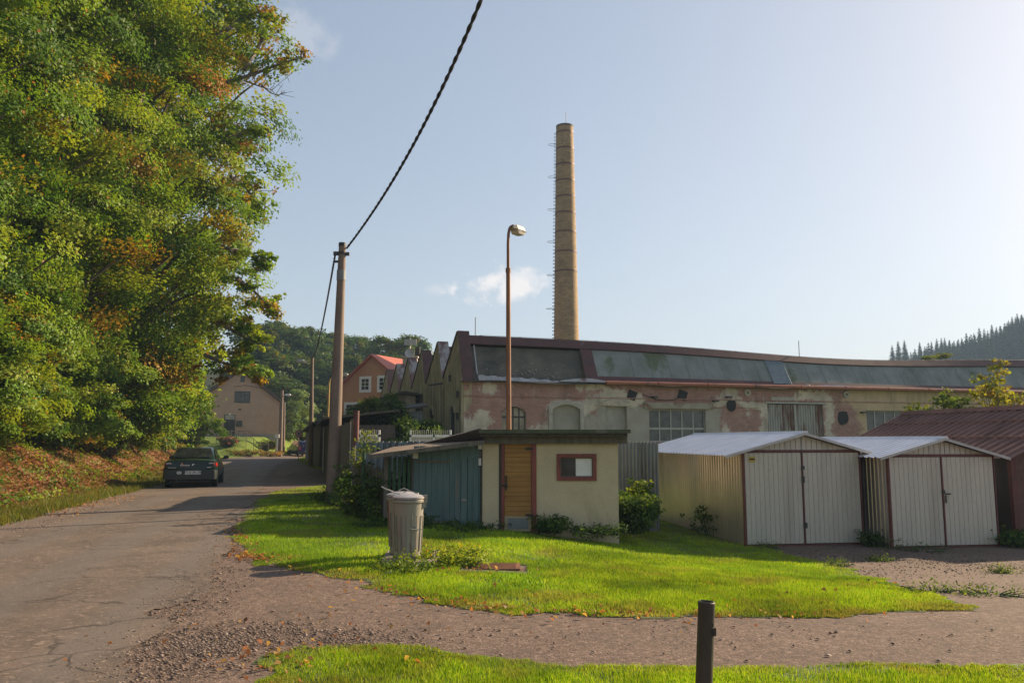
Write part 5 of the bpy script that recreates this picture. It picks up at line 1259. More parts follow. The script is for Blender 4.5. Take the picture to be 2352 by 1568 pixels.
def near_pole():
    Y = 22.0; t = at(786.5, 566, Y); b0 = at(763, 1145, Y); z = hz(b0.x, Y) - .1
    root = thing('utility_pole', 'thick leaning concrete pole carrying the twisted black cable beside the road', 'pole', (b0.x, Y, z)); T = t - Vector((b0.x, Y, z))
    MB().tube([(0, 0, 0), T * .5, T], [.19, .15, .1], 18).build('shaft', M['concrete'], root, True)
    q = T * .885; e = T.normalized() * .14
    MB().tube([q - e, q + e], .127, 18).build('number_plate', M['greyplate'], root, True)
    MB().tube([T, T + Vector((0, 0, .1))], [.108, .105], 16).build('cap', M['black'], root)
    q = T - Vector((0, 0, .2)); MB().tube([q - Vector((0, 0, .04)), q + Vector((0, 0, .04))], .118, 16).box(q.x - .24, q.x - .1, q.y - .04, q.y + .04, q.z - .05, q.z + .05).box(q.x + .1, q.x + .2, q.y - .04, q.y + .04, q.z - .06, q.z + .03).box(q.x - .22, q.x - .1, q.y - .03, q.y + .03, q.z - .26, q.z - .2).build('clamp', M['winframe_grey'], root)
    return t
PT = near_pole()

def twist(name, P, label, r=.017):
    "two strands twisted about each other along points P"
    P = [Vector(p) for p in P]; b = MB(); tot = 0; A = [[], []]; ref = Vector((0, 0, 1))
    for i, p in enumerate(P):
        if i: tot += (p - P[i - 1]).length
        t = (P[min(i + 1, len(P) - 1)] - P[max(i - 1, 0)]).normalized(); a = ref.cross(t).normalized(); c = t.cross(a)
        for k in (0, 1):
            ph = tot * 2 * pi / .62 + k * pi; A[k].append(p + (a * cos(ph) + c * sin(ph)) * r * .62)
    for k in (0, 1): b.tube(A[k], r, 6)
    return tag(b.build(name, M['cable'], None, True), label, 'cable')
def cables():
    a = PT + Vector((.12, 0, -.05)); m = at(1105, 0, 10.6); e = Vector((2.1, -6.0, 8.05))
    # parabola through a, m, e by depth
    def bez(t):
        y = a.y + (e.y - a.y) * t; tm = (m.y - a.y) / (e.y - a.y)
        out = []
        for k in (0, 2):
            l0 = (t - tm) * (t - 1) / (tm * 1.0) ; l1 = t * (t - 1) / (tm * (tm - 1)); l2 = t * (t - tm) / (1 - tm); out.append(a[k] * l0 + m[k] * l1 + e[k] * l2)
        return Vector((out[0], y, out[1]))
    # through three points, plus a mid point read off the photograph
    pts = [bez(t) for t in np.linspace(0, 1, 420)]
    twist('overhead_cable', pts, 'thick twisted black cable running overhead from the concrete pole towards the camera', .021)
    p2 = at(718, 822, 52.0); b = PT + Vector((-.2, 0, -.25)); n = 260; pts = []
    for t in np.linspace(0, 1, n): q = b.lerp(p2, t); q.z -= 1.3 * 4 * t * (1 - t) * .45; pts.append(q)
    twist('overhead_cable', pts, 'twisted black cable sagging from the near pole back to the pole with the left-hand lamp', .021)
cables()

def far_poles():
    # pole with lamp on the left
    Y = 52.0; t = at(717, 820, Y); z = hz(t.x, Y); b0 = at(713, 1080, Y).x
    root = thing('street_lamp', 'concrete pole with a lamp arm reaching left, behind the board sheds', 'street lamp', (b0, Y, z)); T = t - Vector((b0, Y, z))
    MB().tube([(0, 0, 0), T], [.17, .10], 12).build('pole', M['concrete'], root, True)
    q = at(711, 834, Y) - Vector((b0, Y, z)); e = at(700, 829, Y) - Vector((b0, Y, z)); MB().tube([q, e], .03, 6).build('arm', M['galv'], root)
    lamp_head(root, e, (-1, -.2), .62, .3)
    # pole with lamp on the right near the house
    Y = 84.0; t = at(648, 896, Y); z = hz(t.x, Y); bx = at(643, 1040, Y).x
    root = thing('street_lamp', 'concrete pole with a round lamp reaching right and a white box, beside the pink house', 'street lamp', (bx, Y, z)); T = t - Vector((bx, Y, z))
    MB().tube([(0, 0, 0), T], [.24, .15], 12).build('pole', M['concrete'], root, True)
    q = at(648, 911, Y) - Vector((bx, Y, z)); e = at(655, 907, Y) - Vector((bx, Y, z)); MB().tube([q, e], .04, 6).build('arm', M['galv'], root); lamp_head(root, e, (1, -.2), .62, .36, 'white')
    c = at(637, 1001, Y - .3) - Vector((bx, Y, z)); MB().box(c.x - .22, c.x + .2, c.y - .1, c.y + .05, c.z - .18, c.z + .18).build('meter_box', M['white'], root)
    MB().tube([(c.x, -.27, 0), (c.x + .02, -.27, c.z - .15)], .09, 8).build('white_pipe', M['white'], root)
    for px, pyt, pyb, Y, lab, r in ((653, 923, 1040, 88, 'slim bare concrete pole just right of the lamp pole by the house', .15), (672, 926, 1012, 105, 'distant thin pole left of the pair in front of the bush', .12), (678, 940, 1005, 112, 'distant thin leaning pole, right one of the pair in front of the bush', .1)):
        t = at(px, pyt, Y); z = hz(t.x, Y); bx = at(px - (2.5 if Y < 100 else 2), pyb, Y).x
        tag(MB().tube([(bx, Y, z - .2), t], [r * 1.2, r * .8], 10).build('utility_pole', M['concrete'], None, True), lab, 'pole', 'bare poles beside the far road')
    # yellow lamp post behind the thick pole
    Y = 58.0; t = at(756, 866, Y); z = 0; bx = at(751, 1000, Y).x
    root = thing('street_lamp', 'slim yellow lamp post half hidden behind the thick concrete pole', 'street lamp', (bx, Y, z)); O = Vector((bx, Y, z))
    pts = [Vector((0, 0, 0)), at(756, 882, Y) - O] + [at(px, py, Y) - O for px, py in ((757.5, 874), (760, 868.5), (765, 865), (780, 860.5))]
    MB().tube(pts, [.1, .065, .05, .045, .04, .035], 8).build('pole', M['yellow_pole'], root, True); lamp_head(root, pts[-1], (1, -.3), .66, .3)
    # rusty lamp post in front of the factory
    Y = 21.5; t = at(1167.5, 540, Y); bx = at(1169, 985, Y).x; z = hz(bx, Y)
    root = thing('street_lamp', 'tall rusty lamp post rising behind the plaster shed before the factory wall', 'street lamp', (bx, Y, z)); O = Vector((bx, Y, z))
    c = at(1167.3, 621, Y) - O
    MB().tube([(0, 0, 0), c], [.075, .058], 14).build('pole', M['rust_pole'], root, True)
    MB().tube([c + Vector((0, 0, -.06)), c + Vector((0, 0, .06))], .07, 14).build('collar', M['rust_pole'], root, True)
    pts = [c] + [at(px, py, Y) - O for px, py in ((1167, 560), (1168, 538), (1170, 526), (1174, 520), (1180, 517.5))]
    MB().tube(pts, [.043, .041, .04, .038, .036, .034], 12).build('arm', M['rust_pole'], root, True)
    lamp_head(root, at(1174, 524, Y) - O + Vector((0, .0, -.01)), (.55, .83), .62, .34, 'olive_cover')
far_poles()

def road_sign():
    Y = 72.0; c = at(687, 996, Y); z = hz(c.x, Y); r = .33
    root = thing('road_sign', 'round no right turn sign with red ring on a thin post before the blue van', 'road sign', (c.x, Y, z)); h = c.z - z
    MB().tube([(0, .05, 0), (0, .05, h + .2)], .035, 8).build('post', M['steelframe'], root)
    MB().prism([(r * cos(2 * pi * k / 28), 0, h + r * sin(2 * pi * k / 28)) for k in range(28)], (0, .02, 0)).build('disc', M['signwhite'], root)
    g = MB(); n = 28
    for k in range(n):
        a0, a1 = 2 * pi * k / n, 2 * pi * (k + 1) / n; q = [(rr * cos(a), -.004, h + rr * sin(a)) for a, rr in ((a0, r * .76), (a1, r * .76), (a1, r), (a0, r))]; g.add(q, [(0, 1, 2, 3)])
    g.add([(-.19, -.006, h + .21), (-.22, -.006, h + .17), (.19, -.006, h - .21), (.22, -.006, h - .17)], [(0, 1, 2, 3)]); g.build('ring', M['signred'], root)
    MB().add([(-.11, -.008, h - .17), (-.03, -.008, h - .17), (-.03, -.008, h + .03), (.04, -.008, h + .03), (.04, -.008, h - .02), (.15, -.008, h + .07), (.04, -.008, h + .16), (.04, -.008, h + .11), (-.11, -.008, h + .11)], [tuple(range(9))]).build('arrow', M['black'], root)
road_sign()

# ------------------------------------------------------------------ vehicles
def text_mesh(name, txt, size, m, parent, loc, rot, bold=0.0):
    cu = bpy.data.curves.new(name, 'FONT'); cu.body = txt; cu.size = size; cu.align_x = 'CENTER'; cu.align_y = 'CENTER'; cu.offset = bold
    o = bpy.data.objects.new(name, cu); COL.objects.link(o); dg = bpy.context.evaluated_depsgraph_get(); me = bpy.data.meshes.new_from_object(o.evaluated_get(dg))
    bpy.data.objects.remove(o); q = bpy.data.objects.new(name, me); COL.objects.link(q); me.materials.clear(); me.materials.append(m); q.parent = parent; q.location = loc; q.rotation_euler = rot; return q

def loft(b, secs):
    "secs: list of closed rings with equal numbers of points"
    n = len(secs[0]); vs = [p for s in secs for p in s]; fs = []
    for i in range(len(secs) - 1):
        for k in range(n): k2 = (k + 1) % n; fs.append((i * n + k, i * n + k2, (i + 1) * n + k2, (i + 1) * n + k))
    fs.append(tuple(range(n))[::-1]); fs.append(tuple(range((len(secs) - 1) * n, len(secs) * n))); b.add(vs, fs)

def wheel(root, x, y, r, w, side, rim='alloy'):
    t = MB(); t.lathe([(r * .62, -w / 2), (r * .93, -w / 2), (r, -w / 2 + .03), (r, w / 2 - .03), (r * .93, w / 2), (r * .62, w / 2)], 24, closed=True)
    T = MB(); o = t
    R = Matrix.Rotation(pi / 2, 4, 'Y'); t.v = [tuple(R @ Vector(v)) for v in t.v]; t.v = [(v[0] + x, v[1] + y, v[2] + r) for v in t.v]
    wo = t.build('wheel', M['rubber'], root, True)
    q = MB(); q.lathe([(.02, w * .3), (r * .16, w * .36), (r * .2, w * .30), (r * .6, w * .40), (r * .64, w * .45), (r * .64, -w * .4), (.02, -w * .4)], 24)
    q.v = [tuple(R @ Vector(v)) for v in q.v]; s = side; q.v = [(v[0] * s + x, v[1] + y, v[2] + r) for v in q.v]
    if s < 0: q.f = [f[::-1] for f in q.f]
    q.build('rim', M[rim], wo, True)

def car():
    p = gp(440, 1119); hd = radians(15.6)
    root = thing('green_car', 'dark green saloon car driving away up the road with one mirror out', 'car', (p.x + .05, p.y - .35, p.z), hd)
    # body: ring of half points mirrored; y forward, rear bumper at 0
    def ring(y, wb, w, ws, zb, zm, zs, zt, crown=.02):
        half = [(0, zb), (wb * .9, zb), (wb, zb + .06), (w, zm * .55 + zb * .45), (w, zm), (ws + .03, zs - .05), (ws, zs), (ws * .6, zt), (0, zt + crown)]
        return [Vector((x, y, z)) for x, z in half] + [Vector((-x, y, z)) for x, z in half[-2:0:-1]]
    B = MB(); loft(B, [ring(.02, .72, .80, .74, .36, .62, .78, .80), ring(.08, .78, .865, .80, .28, .66, .90, .93), ring(.22, .80, .88, .80, .26, .68, .95, .985), ring(.34, .8, .88, .78, .24, .68, .965, 1.0), ring(.75, .8, .885, .77, .2, .7, .965, 1.0), ring(1.6, .8, .885, .77, .2, .7, .95, .97), ring(2.9, .8, .885, .77, .2, .7, .93, .95), ring(3.4, .8, .88, .76, .2, .68, .90, .93), ring(4.0, .78, .865, .7, .22, .6, .80, .84), ring(4.42, .7, .80, .6, .25, .5, .68, .72), ring(4.55, .55, .65, .5, .3, .45, .58, .62)])
    # greenhouse
    def gh(y, wb, wt, z0, z1): return [Vector((-wb, y, z0)), Vector((wb, y, z0)), Vector((wb * .985, y, z0 + .02)), Vector((wt + .02, y, z1 - .06)), Vector((wt - .08, y, z1)), Vector((-wt + .08, y, z1)), Vector((-wt - .02, y, z1 - .06)), Vector((-wb * .985, y, z0 + .02))]
    G = MB(); loft(B, [gh(.72, .74, .735, .93, 1.0), gh(1.0, .75, .70, .93, 1.14), gh(1.42, .76, .62, .93, 1.345), gh(1.75, .76, .60, .93, 1.395), gh(2.3, .76, .60, .92, 1.40), gh(2.75, .76, .61, .92, 1.36), gh(3.2, .75, .66, .9, 1.12), gh(3.55, .74, .72, .88, .94)])
    body = B.build('body', M['carpaint'], root, True)
    # glass
    g = MB(); g.add([(-.66, .755, 1.035), (.66, .755, 1.035), (.655, .95, 1.13), (.54, 1.42, 1.362), (-.54, 1.42, 1.362), (-.655, .95, 1.13)], [(0, 1, 2, 5), (5, 2, 3, 4)])
    g.v = [(x, y - .014, z + .014) for x, y, z in g.v]; g.build('rear_window', M['carglass'], root)
    for s in (1, -1):
        w = MB(); q = [(.765 * s, 1.15, .985), (.765 * s, 3.0, .965), (.635 * s, 2.62, 1.30), (.625 * s, 1.62, 1.325)]
        w.add([(x + .015 * s, y, z + .004) for x, y, z in q], [(0, 1, 2, 3) if s > 0 else (3, 2, 1, 0)]); w.build('side_window', M['carglass'], root)
        t = MB(); q = [(.40, .085, .765), (.80, .085, .74), (.80, .105, .875), (.66, .115, .885), (.40, .095, .805)]
        o2 = [(x + (.03 if x > .7 else 0), y - .03 + (.16 if x > .7 else 0), z) for x, y, z in q]
        t.add([(x * s, y - .05, z) for x, y, z in q] + [(.888 * s, .3, .745), (.875 * s, .3, .865)], [(0, 1, 2, 3, 4) if s > 0 else (4, 3, 2, 1, 0), (1, 5, 6, 2) if s > 0 else (2, 6, 5, 1)])
        tl = t.build('taillight', M['taillight'], root)
        MB().add([(x * s, y, z) for x, y, z in ((.58, .028, .84), (.79, .040, .835), (.79, .045, .868), (.66, .05, .878))], [(0, 1, 2, 3) if s > 0 else (3, 2, 1, 0)]).build('clear_lens', M['clearlens'], tl)
        m = MB(); loft(m, [[Vector((s * (.90 + dx), 2.95 + dy, 1.0 + dz)) for dx, dz in ((-.02, -.07), (.17, -.06), (.19, .02), (.14, .07), (-.0, .06))] for dy in (0, .09)]); m.box(*sorted((s * .78, s * .9)), 2.98, 3.03, .95, .98); m.build('wing_mirror', M['black'], root)
        for y in (.78, 3.55): wheel(root, s * .775, y, .305, .2, s)
    # wheel arches, bumper, sills
    b = MB(); loft(b, [[Vector((x, y, z)) for x, z in ((-w, .30), (w, .30), (w + .01, .42), (w, .60), (w - .04, .63), (-w + .04, .63), (-w, .60), (-w - .01, .42))] for y, w in ((-.06, .70), (-.03, .82), (.10, .885), (.38, .893))]); b.build('bumper', M['bumper'], root, True)
    MB().box(-.62, .62, -.058, -.045, .36, .385).build('bumper_trim', M['carpaint'], root)
    MB().box(-.7, .7, .3, 4.2, .17, .24).box(-.5, -.1, .15, .5, .2, .3).build('underbody', M['black'], root)
    MB().tube([(-.42, -.02, .27), (-.42, .4, .27)], .03, 8).build('exhaust_pipe', M['winframe_grey'], root)
    pl = MB().box(-.15, .37, -.074, -.066, .475, .60).build('number_plate', M['platewhite'], root)
    text_mesh('plate_text', 'TUJ·29-29', .125, M['black'], pl, (.11, -.0765, .535), (pi / 2, 0, 0), .002)
    st = MB().prism([(-.34 + .085 * cos(2 * pi * k / 20), -.066, .535 + .055 * sin(2 * pi * k / 20)) for k in range(20)], (0, -.006, 0)).build('country_sticker', M['platewhite'], root)
    text_mesh('sticker_text', 'CZ', .085, M['black'], st, (-.34, -.0745, .535), (pi / 2, 0, 0), .001)
    s2 = MB().box(-.33, -.02, .015, .022, .77, .805).build('bumper_sticker', M['platewhite'], root); MB().box(-.31, -.04, .011, .0145, .782, .795).prism([(-.27 + .035 * cos(2 * pi * k / 12), .02, .835 + .035 * sin(2 * pi * k / 12)) for k in range(12)], (0, -.006, 0)).build('sticker_mark', M['stickerorange'], s2)
    MB().add([(.06, .012, .78), (.10, .012, .775), (.12, .012, .81), (.15, .012, .845), (.11, .012, .84), (.07, .012, .835), (.06, .012, .81)], [tuple(range(7))]).build('badge', M['alloy'], root)
    MB().box(.56, .70, .0, .006, .70, .72).box(-.72, -.45, .0, .006, .70, .715).build('model_badge', M['alloy'], root)
car()

def van():
    p = at(704, 1047, 88); p.z = hz(p.x, 88); Y = p.y
    root = thing('blue_van', 'dark blue van parked at the far road bend behind the round sign', 'van', (p.x, p.y, p.z), radians(35))
    H = at(684, 1012, Y).z - p.z; k = H / 1.95
    def r(y, w, zt, wt): return [Vector((-w, y, .3)), Vector((w, y, .3)), Vector((w + .02, y, .8)), Vector((w, y, 1.1)), Vector((wt, y, zt)), Vector((-wt, y, zt)), Vector((-w, y, 1.1)), Vector((-w - .02, y, .8))]
    b = MB(); loft(b, [r(0, .9, 1.75, .78), r(.15, .95, 1.88, .82), r(1.2, .95, 1.93, .83), r(2.7, .95, 1.9, .82), r(3.35, .95, 1.5, .8), r(3.8, .93, 1.12, .85), r(4.6, .88, .98, .8), r(4.8, .8, .75, .7)])
    bo = b.build('body', M['vanblue'], root, True)
    g = MB()
    for s in (1, -1): g.add([(s * .955, .5, 1.15), (s * .955, 3.2, 1.15), (s * .86, 2.75, 1.62), (s * .84, .5, 1.68)], [(0, 1, 2, 3) if s > 0 else (3, 2, 1, 0)])
    g.build('side_window', M['carglass'], root)
    MB().add([(-.72, -.012 + .03, 1.15), (.72, .018, 1.15), (.68, .05, 1.68), (-.68, .05, 1.68)], [(0, 1, 2, 3)]).build('rear_window', M['carglass'], root)
    for s in (1, -1):
        for y in (.85, 3.85): wheel(root, s * .86, y, .32, .2, s)
        MB().box(*sorted((s * .78, s * .93)), -.03, .02, .85, 1.25).build('taillight', M['taillight'], root)
        MB().box(*sorted((s * .70, s * .74)), .3, 2.9, 1.95, 2.0).build('roof_rail', M['white'], root)
    MB().box(-.93, .93, -.08, .1, .35, .6).build('bumper', M['bumper'], root)
    MB().box(-.26, .26, -.095, -.085, .62, .74).build('number_plate', M['platewhite'], root)
    MB().box(-.5, -.3, .0, .012, 1.2, 1.45).build('paper_sticker', M['platewhite'], root)
    root.scale = (k, k, k)
van()

# ------------------------------------------------------------------ houses
def pink_house():
    Y = 88.0; ap = at(553, 852, Y); er = at(641, 927, Y); wr = at(634, 960, Y); g = at(553, 1003, Y); z0 = hz(ap.x, Y + 2)
    root = thing('gabled_house', 'old pink rendered house with a steep brown gable roof beside the road bend', 'house', (ap.x, Y, z0), radians(19)); hw0 = wr.x - ap.x; s = .9
    hw = hw0 / cos(radians(19)) * .985; HE = er.z - z0 + .25; HA = ap.z - z0; D = 10
    MB().prism([(-hw, 0, -.6), (hw, 0, -.6), (hw, 0, HE), (0, 0, HA), (-hw, 0, HE)], (0, D, 0)).build('wall', M['housewall'], root)
    MB().box(-hw - .02, hw + .02, -.03, -.002, -.6, at(600, 996, Y).z - z0).build('plinth', M['houseplinth'], root)
    rf = MB(); ov = .38; s = (HA - HE) / hw
    for sg in (1, -1): rf.hexa([(0, -.35, HA + .08), (sg * (hw + ov), -.35, HE - s * ov + .08), (sg * (hw + ov), D + .3, HE - s * ov + .08), (0, D + .3, HA + .08)], [(0, -.35, HA + .42), (sg * (hw + ov), -.35, HE - s * ov + .36), (sg * (hw + ov), D + .3, HE - s * ov + .36), (0, D + .3, HA + .42)])
    ro = rf.build('roof', M['houseroof'], root)
    MB().box(-.6, .0, 3, 3.6, HA - .3, HA + .9).build('chimney', M['brownbrick'], ro)
    O = Vector((ap.x, Y, z0)); R = Matrix.Rotation(-radians(19), 4, 'Z'); nn = Vector((-sin(radians(19)), cos(radians(19)), 0))
    def L(px, py):
        d = ray(px, py); o = Vector((0, 0, EYE)); t = (O - o).dot(nn) / d.dot(nn); return R @ (o + d * t - O)
    a, b = L(539.5, 898), L(574, 925); f = MB().box(a.x, b.x, -.04, -.003, b.z, a.z).build('window', M['winframe_grey'], root)
    pn = MB(); n = 3
    for k in range(n): x0 = a.x + .1 + (b.x - a.x - .1) * k / n; x1 = a.x + (b.x - a.x - .1) * (k + 1) / n; pn.add([(x0, -.046, b.z + .1), (x1, -.046, b.z + .1), (x1, -.046, a.z - .1), (x0, -.046, a.z - .1)], [(0, 1, 2, 3)])
    pn.build('pane', M['glass_grey'], f)
    a, b = L(553, 862), L(562, 877); f = MB().box(a.x, b.x, -.04, -.003, b.z, a.z).build('window', M['winframe_grey'], root); MB().box(a.x + .06, b.x - .06, -.05, -.041, b.z + .06, a.z - .06).build('pane', M['glass'], f)
    a, b = L(517, 953), L(537, 1002); f = MB().box(a.x - .08, b.x + .08, -.05, -.003, b.z, a.z + .05).build('door', M['darkwood'], root)
    MB().box(a.x, b.x, -.06, -.051, a.z - .45, a.z).build('fanlight', M['nicheframe'], f); MB().box(a.x + .1, a.x + .42, -.06, -.051, b.z + .3, b.z + 1.5).box(b.x - .42, b.x - .1, -.06, -.051, b.z + .3, b.z + 1.5).build('door_panel', M['black'], f)
    a = L(528, 951); MB().lathe([(.02, .12), (.12, .06), (.12, -.06), (.02, -.12)], 10, (a.x, -.16, a.z)).build('porch_lamp', M['white'], root)
    a, b = L(543, 966), L(556, 979); MB().box(a.x, b.x, -.12, -.003, b.z, a.z).build('meter_box', M['winframe_grey'], root)
    a = L(551, 940); MB().box(a.x - .14, a.x + .14, -.05, -.003, a.z - .08, a.z + .08).build('vent', M['winframe_grey'], root)
    r = MB(); y = -1.2; pts = [L(520, 989), L(572, 990), L(605, 1013)]; q = [Vector((p.x, y, p.z)) for p in pts]; r.tube(q, .03, 5)
    for px in (523, 548, 572): p = L(px, 990); r.tube([(p.x, y, p.z), (p.x, y, p.z - .8)], .025, 5)
    r.build('handrail', M['redframe'], root)
    a = L(515, 1004); b = L(590, 1004); MB().box(a.x, b.x, -1.4, -.04, -.5, a.z).build('door_step', M['houseplinth'], root)
    pts = [L(536, 887), L(552, 887), L(562, 884), L(580, 888), L(610, 893)]; MB().tube([Vector((p.x, -.03, p.z)) for p in pts], .02, 4).build('wall_cable', M['black'], root)
    # garden fence of wire netting
    Yf = 80.5; A, B = at(497, 1003, Yf), at(634, 1008, Yf); root = thing('garden_fence', 'pale wire netting fence on thin posts in front of the pink house', 'fence', (A.x, Yf, 0)); Lf = B.x - A.x
    b = MB()
    for k in range(int(Lf / .22)): x = k * .22; z = hz(A.x + x, Yf); b.tube([(x, 0, z), (x, 0, z + 1.3)], .006, 3)
    for j in range(8):
        pts = [(x, 0, hz(A.x + x, Yf) + .1 + j * .165) for x in np.linspace(0, Lf, 12)]; b.tube(pts, .007 if j < 7 else .03, 3)
    b.build('netting', M['wire'], root)
    for k in range(9): x = Lf * k / 8; z = hz(A.x + x, Yf); MB().tube([(x, .03, z), (x, .03, z + 1.38)], .03, 6).build('post', M['oldwood'], root)
pink_house()

def orange_house():
    Y = 70.0; ap = at(856, 818, Y); z0 = hz(ap.x, Y); ang = radians(-24)
    root = thing('gabled_house', 'orange house with a bright red tiled roof and white framed windows behind the gables', 'house', (ap.x, Y, z0), ang); R = Matrix.Rotation(-ang, 4, 'Z')
    O = Vector((ap.x, Y, z0)); n = Vector((-sin(ang), cos(ang), 0))
    def L(px, py):
        d = ray(px, py); o = Vector((0, 0, EYE)); t = (O - o).dot(n) / d.dot(n); return R @ (o + d * t - O)
    HA = L(856, 818).z; le = L(762, 908); re_ = L(909, 864); D = 11
    poly = [(le.x, 0, -.3), (re_.x + .1, 0, -.3), (re_.x + .1, 0, re_.z), (0, 0, HA), (le.x, 0, le.z)]
    MB().prism(poly, (0, D, 0)).build('wall', M['orangewall'], root)
    rf = MB()
    for e, sg in ((re_, 1), (le, -1)):
        s = (HA - e.z) / abs(e.x); x = e.x + sg * .35; z = e.z - s * .35
        rf.hexa([(0, -.3, HA + .02), (x, -.3, z + .02), (x, D + .3, z + .02), (0, D + .3, HA + .02)], [(0, -.3, HA + .2), (x, -.3, z + .17), (x, D + .3, z + .17), (0, D + .3, HA + .2)])
    ro = rf.build('roof', M['redtile'], root)
    MB().box(2.2, 2.7, 4.5, 5.0, HA - 1.6, HA + .25).box(2.14, 2.76, 4.44, 5.06, HA + .25, HA + .35).build('chimney', M['nicheframe'], ro)
    for (x0, y0, x1, y1) in ((829, 868, 850, 898), (870, 866, 893, 897), (794, 927, 830, 975)):
        a, b = L(x0, y0), L(x1, y1); f = MB().box(a.x - .12, b.x + .12, -.06, -.003, b.z - .1, a.z + .14).build('window', M['white'], root)
        w = b.x - a.x; h = a.z - b.z; p = MB()
        for i in (0, 1):
            for j in (0, 1, 2): p.box(a.x + .1 + (w - .2) * i / 2 + .03, a.x + .1 + (w - .2) * (i + 1) / 2 - .03, -.07, -.061, b.z + .12 + (h - .2) * j / 3 + .02, b.z + .12 + (h - .2) * (j + 1) / 3 - .02)
        p.build('pane', M['glass'], f)
orange_house()

def outbuilding():
    Y = 43.0; a = at(880, 903, Y); z0 = hz(a.x, Y); c = at(838, 990, Y); ang = FA
    root = thing('outbuilding', 'small dark outbuilding with a tarred gable roof and gutter before the gables', 'outbuilding', (c.x, Y, z0), ang)
    w = 2.7; e = at(838, 927, Y).z - z0; h = at(866, 903, Y).z - z0
    MB().prism([(0, 0, 0), (w, 0, 0), (w, 0, h - .1), (w * .72, 0, h), (0, 0, e)], (0, 6, 0)).build('wall', M['sidewall'], root)
    MB().hexa([(-.35, -.3, e - .1), (w * .72, -.3, h + .02), (w * .72, 6.2, h + .02), (-.35, 6.2, e - .1)], [(-.35, -.3, e), (w * .72, -.3, h + .14), (w * .72, 6.2, h + .14), (-.35, 6.2, e)]).hexa([(w * .72, -.3, h + .02), (w + .3, -.3, h - .1), (w + .3, 6.2, h - .1), (w * .72, 6.2, h + .02)], [(w * .72, -.3, h + .14), (w + .3, -.3, h + .02), (w + .3, 6.2, h + .02), (w * .72, 6.2, h + .14)]).build('roof', M['tar'], root)
    MB().tube([(-.4, 6, e - .1), (-.4, -.3, e - .12), (-.3, -.35, e - .4), (.05, -.1, e - .6), (.05, -.1, 0)], .06, 7).build('drainpipe', M['winframe_grey'], root)
    # satellite dish, boxes on the hall roofs behind
    Yd = 52.0; c = at(941, 811, Yd); root = thing('satellite_dish', 'round pale satellite dish with a panel above it on the saw-tooth roofs', 'satellite dish', (c.x, Yd, c.z - 1.3)); r = at(952, 811, Yd).x - c.x
    n = 20; d = MB(); d.lathe([(r, .03), (r * .7, -.03), (r * .3, -.06), (.02, -.07), (.02, -.10), (r * .3, -.09), (r * .7, -.06), (r, 0)], n, closed=True); Rm = Matrix.Rotation(radians(78), 4, 'X'); d.v = [tuple(Rm @ Vector(v) + Vector((0, 0, 1.3))) for v in d.v]; d.build('dish', M['dish'], root, True)
    MB().tube([(0, .2, -1.5), (0, .2, 2.3)], .035, 6).box(-.4, .4, .2, .26, 1.85, 2.25).build('mast', M['galv'], root)
    for px0, px1, pyt, pyb, lab, m, nm in ((925, 951, 821, 850, 'pale rooftop box beside the satellite dish', 'nicheframe', 'roof_box'),):
        a, b = at(px0, pyt, 53), at(px1 + 6, pyb, 53); tag(MB().box(a.x, b.x, 53, 54.4, b.z - 1.5, a.z).box(a.x - .08, b.x + .08, 52.9, 54.5, a.z, a.z + .1).build(nm, M[m]), lab, 'roof box')
    for k, (px, lab) in enumerate(((955, 'leftmost of the three thin dark stacks on the roofs'), (959, 'middle one of the three thin dark stacks on the roofs'), (963, 'rightmost and tallest of the three thin dark stacks'))):
        a = at(px, 799 - 2 * k, 53.6); tag(MB().tube([(a.x, 53.6, a.z - 1.6), (a.x, 53.6, a.z)], .06, 8).build('flue_pipe', M['winframe_grey'], None), lab, 'flue', 'thin flues on the roofs')
outbuilding()

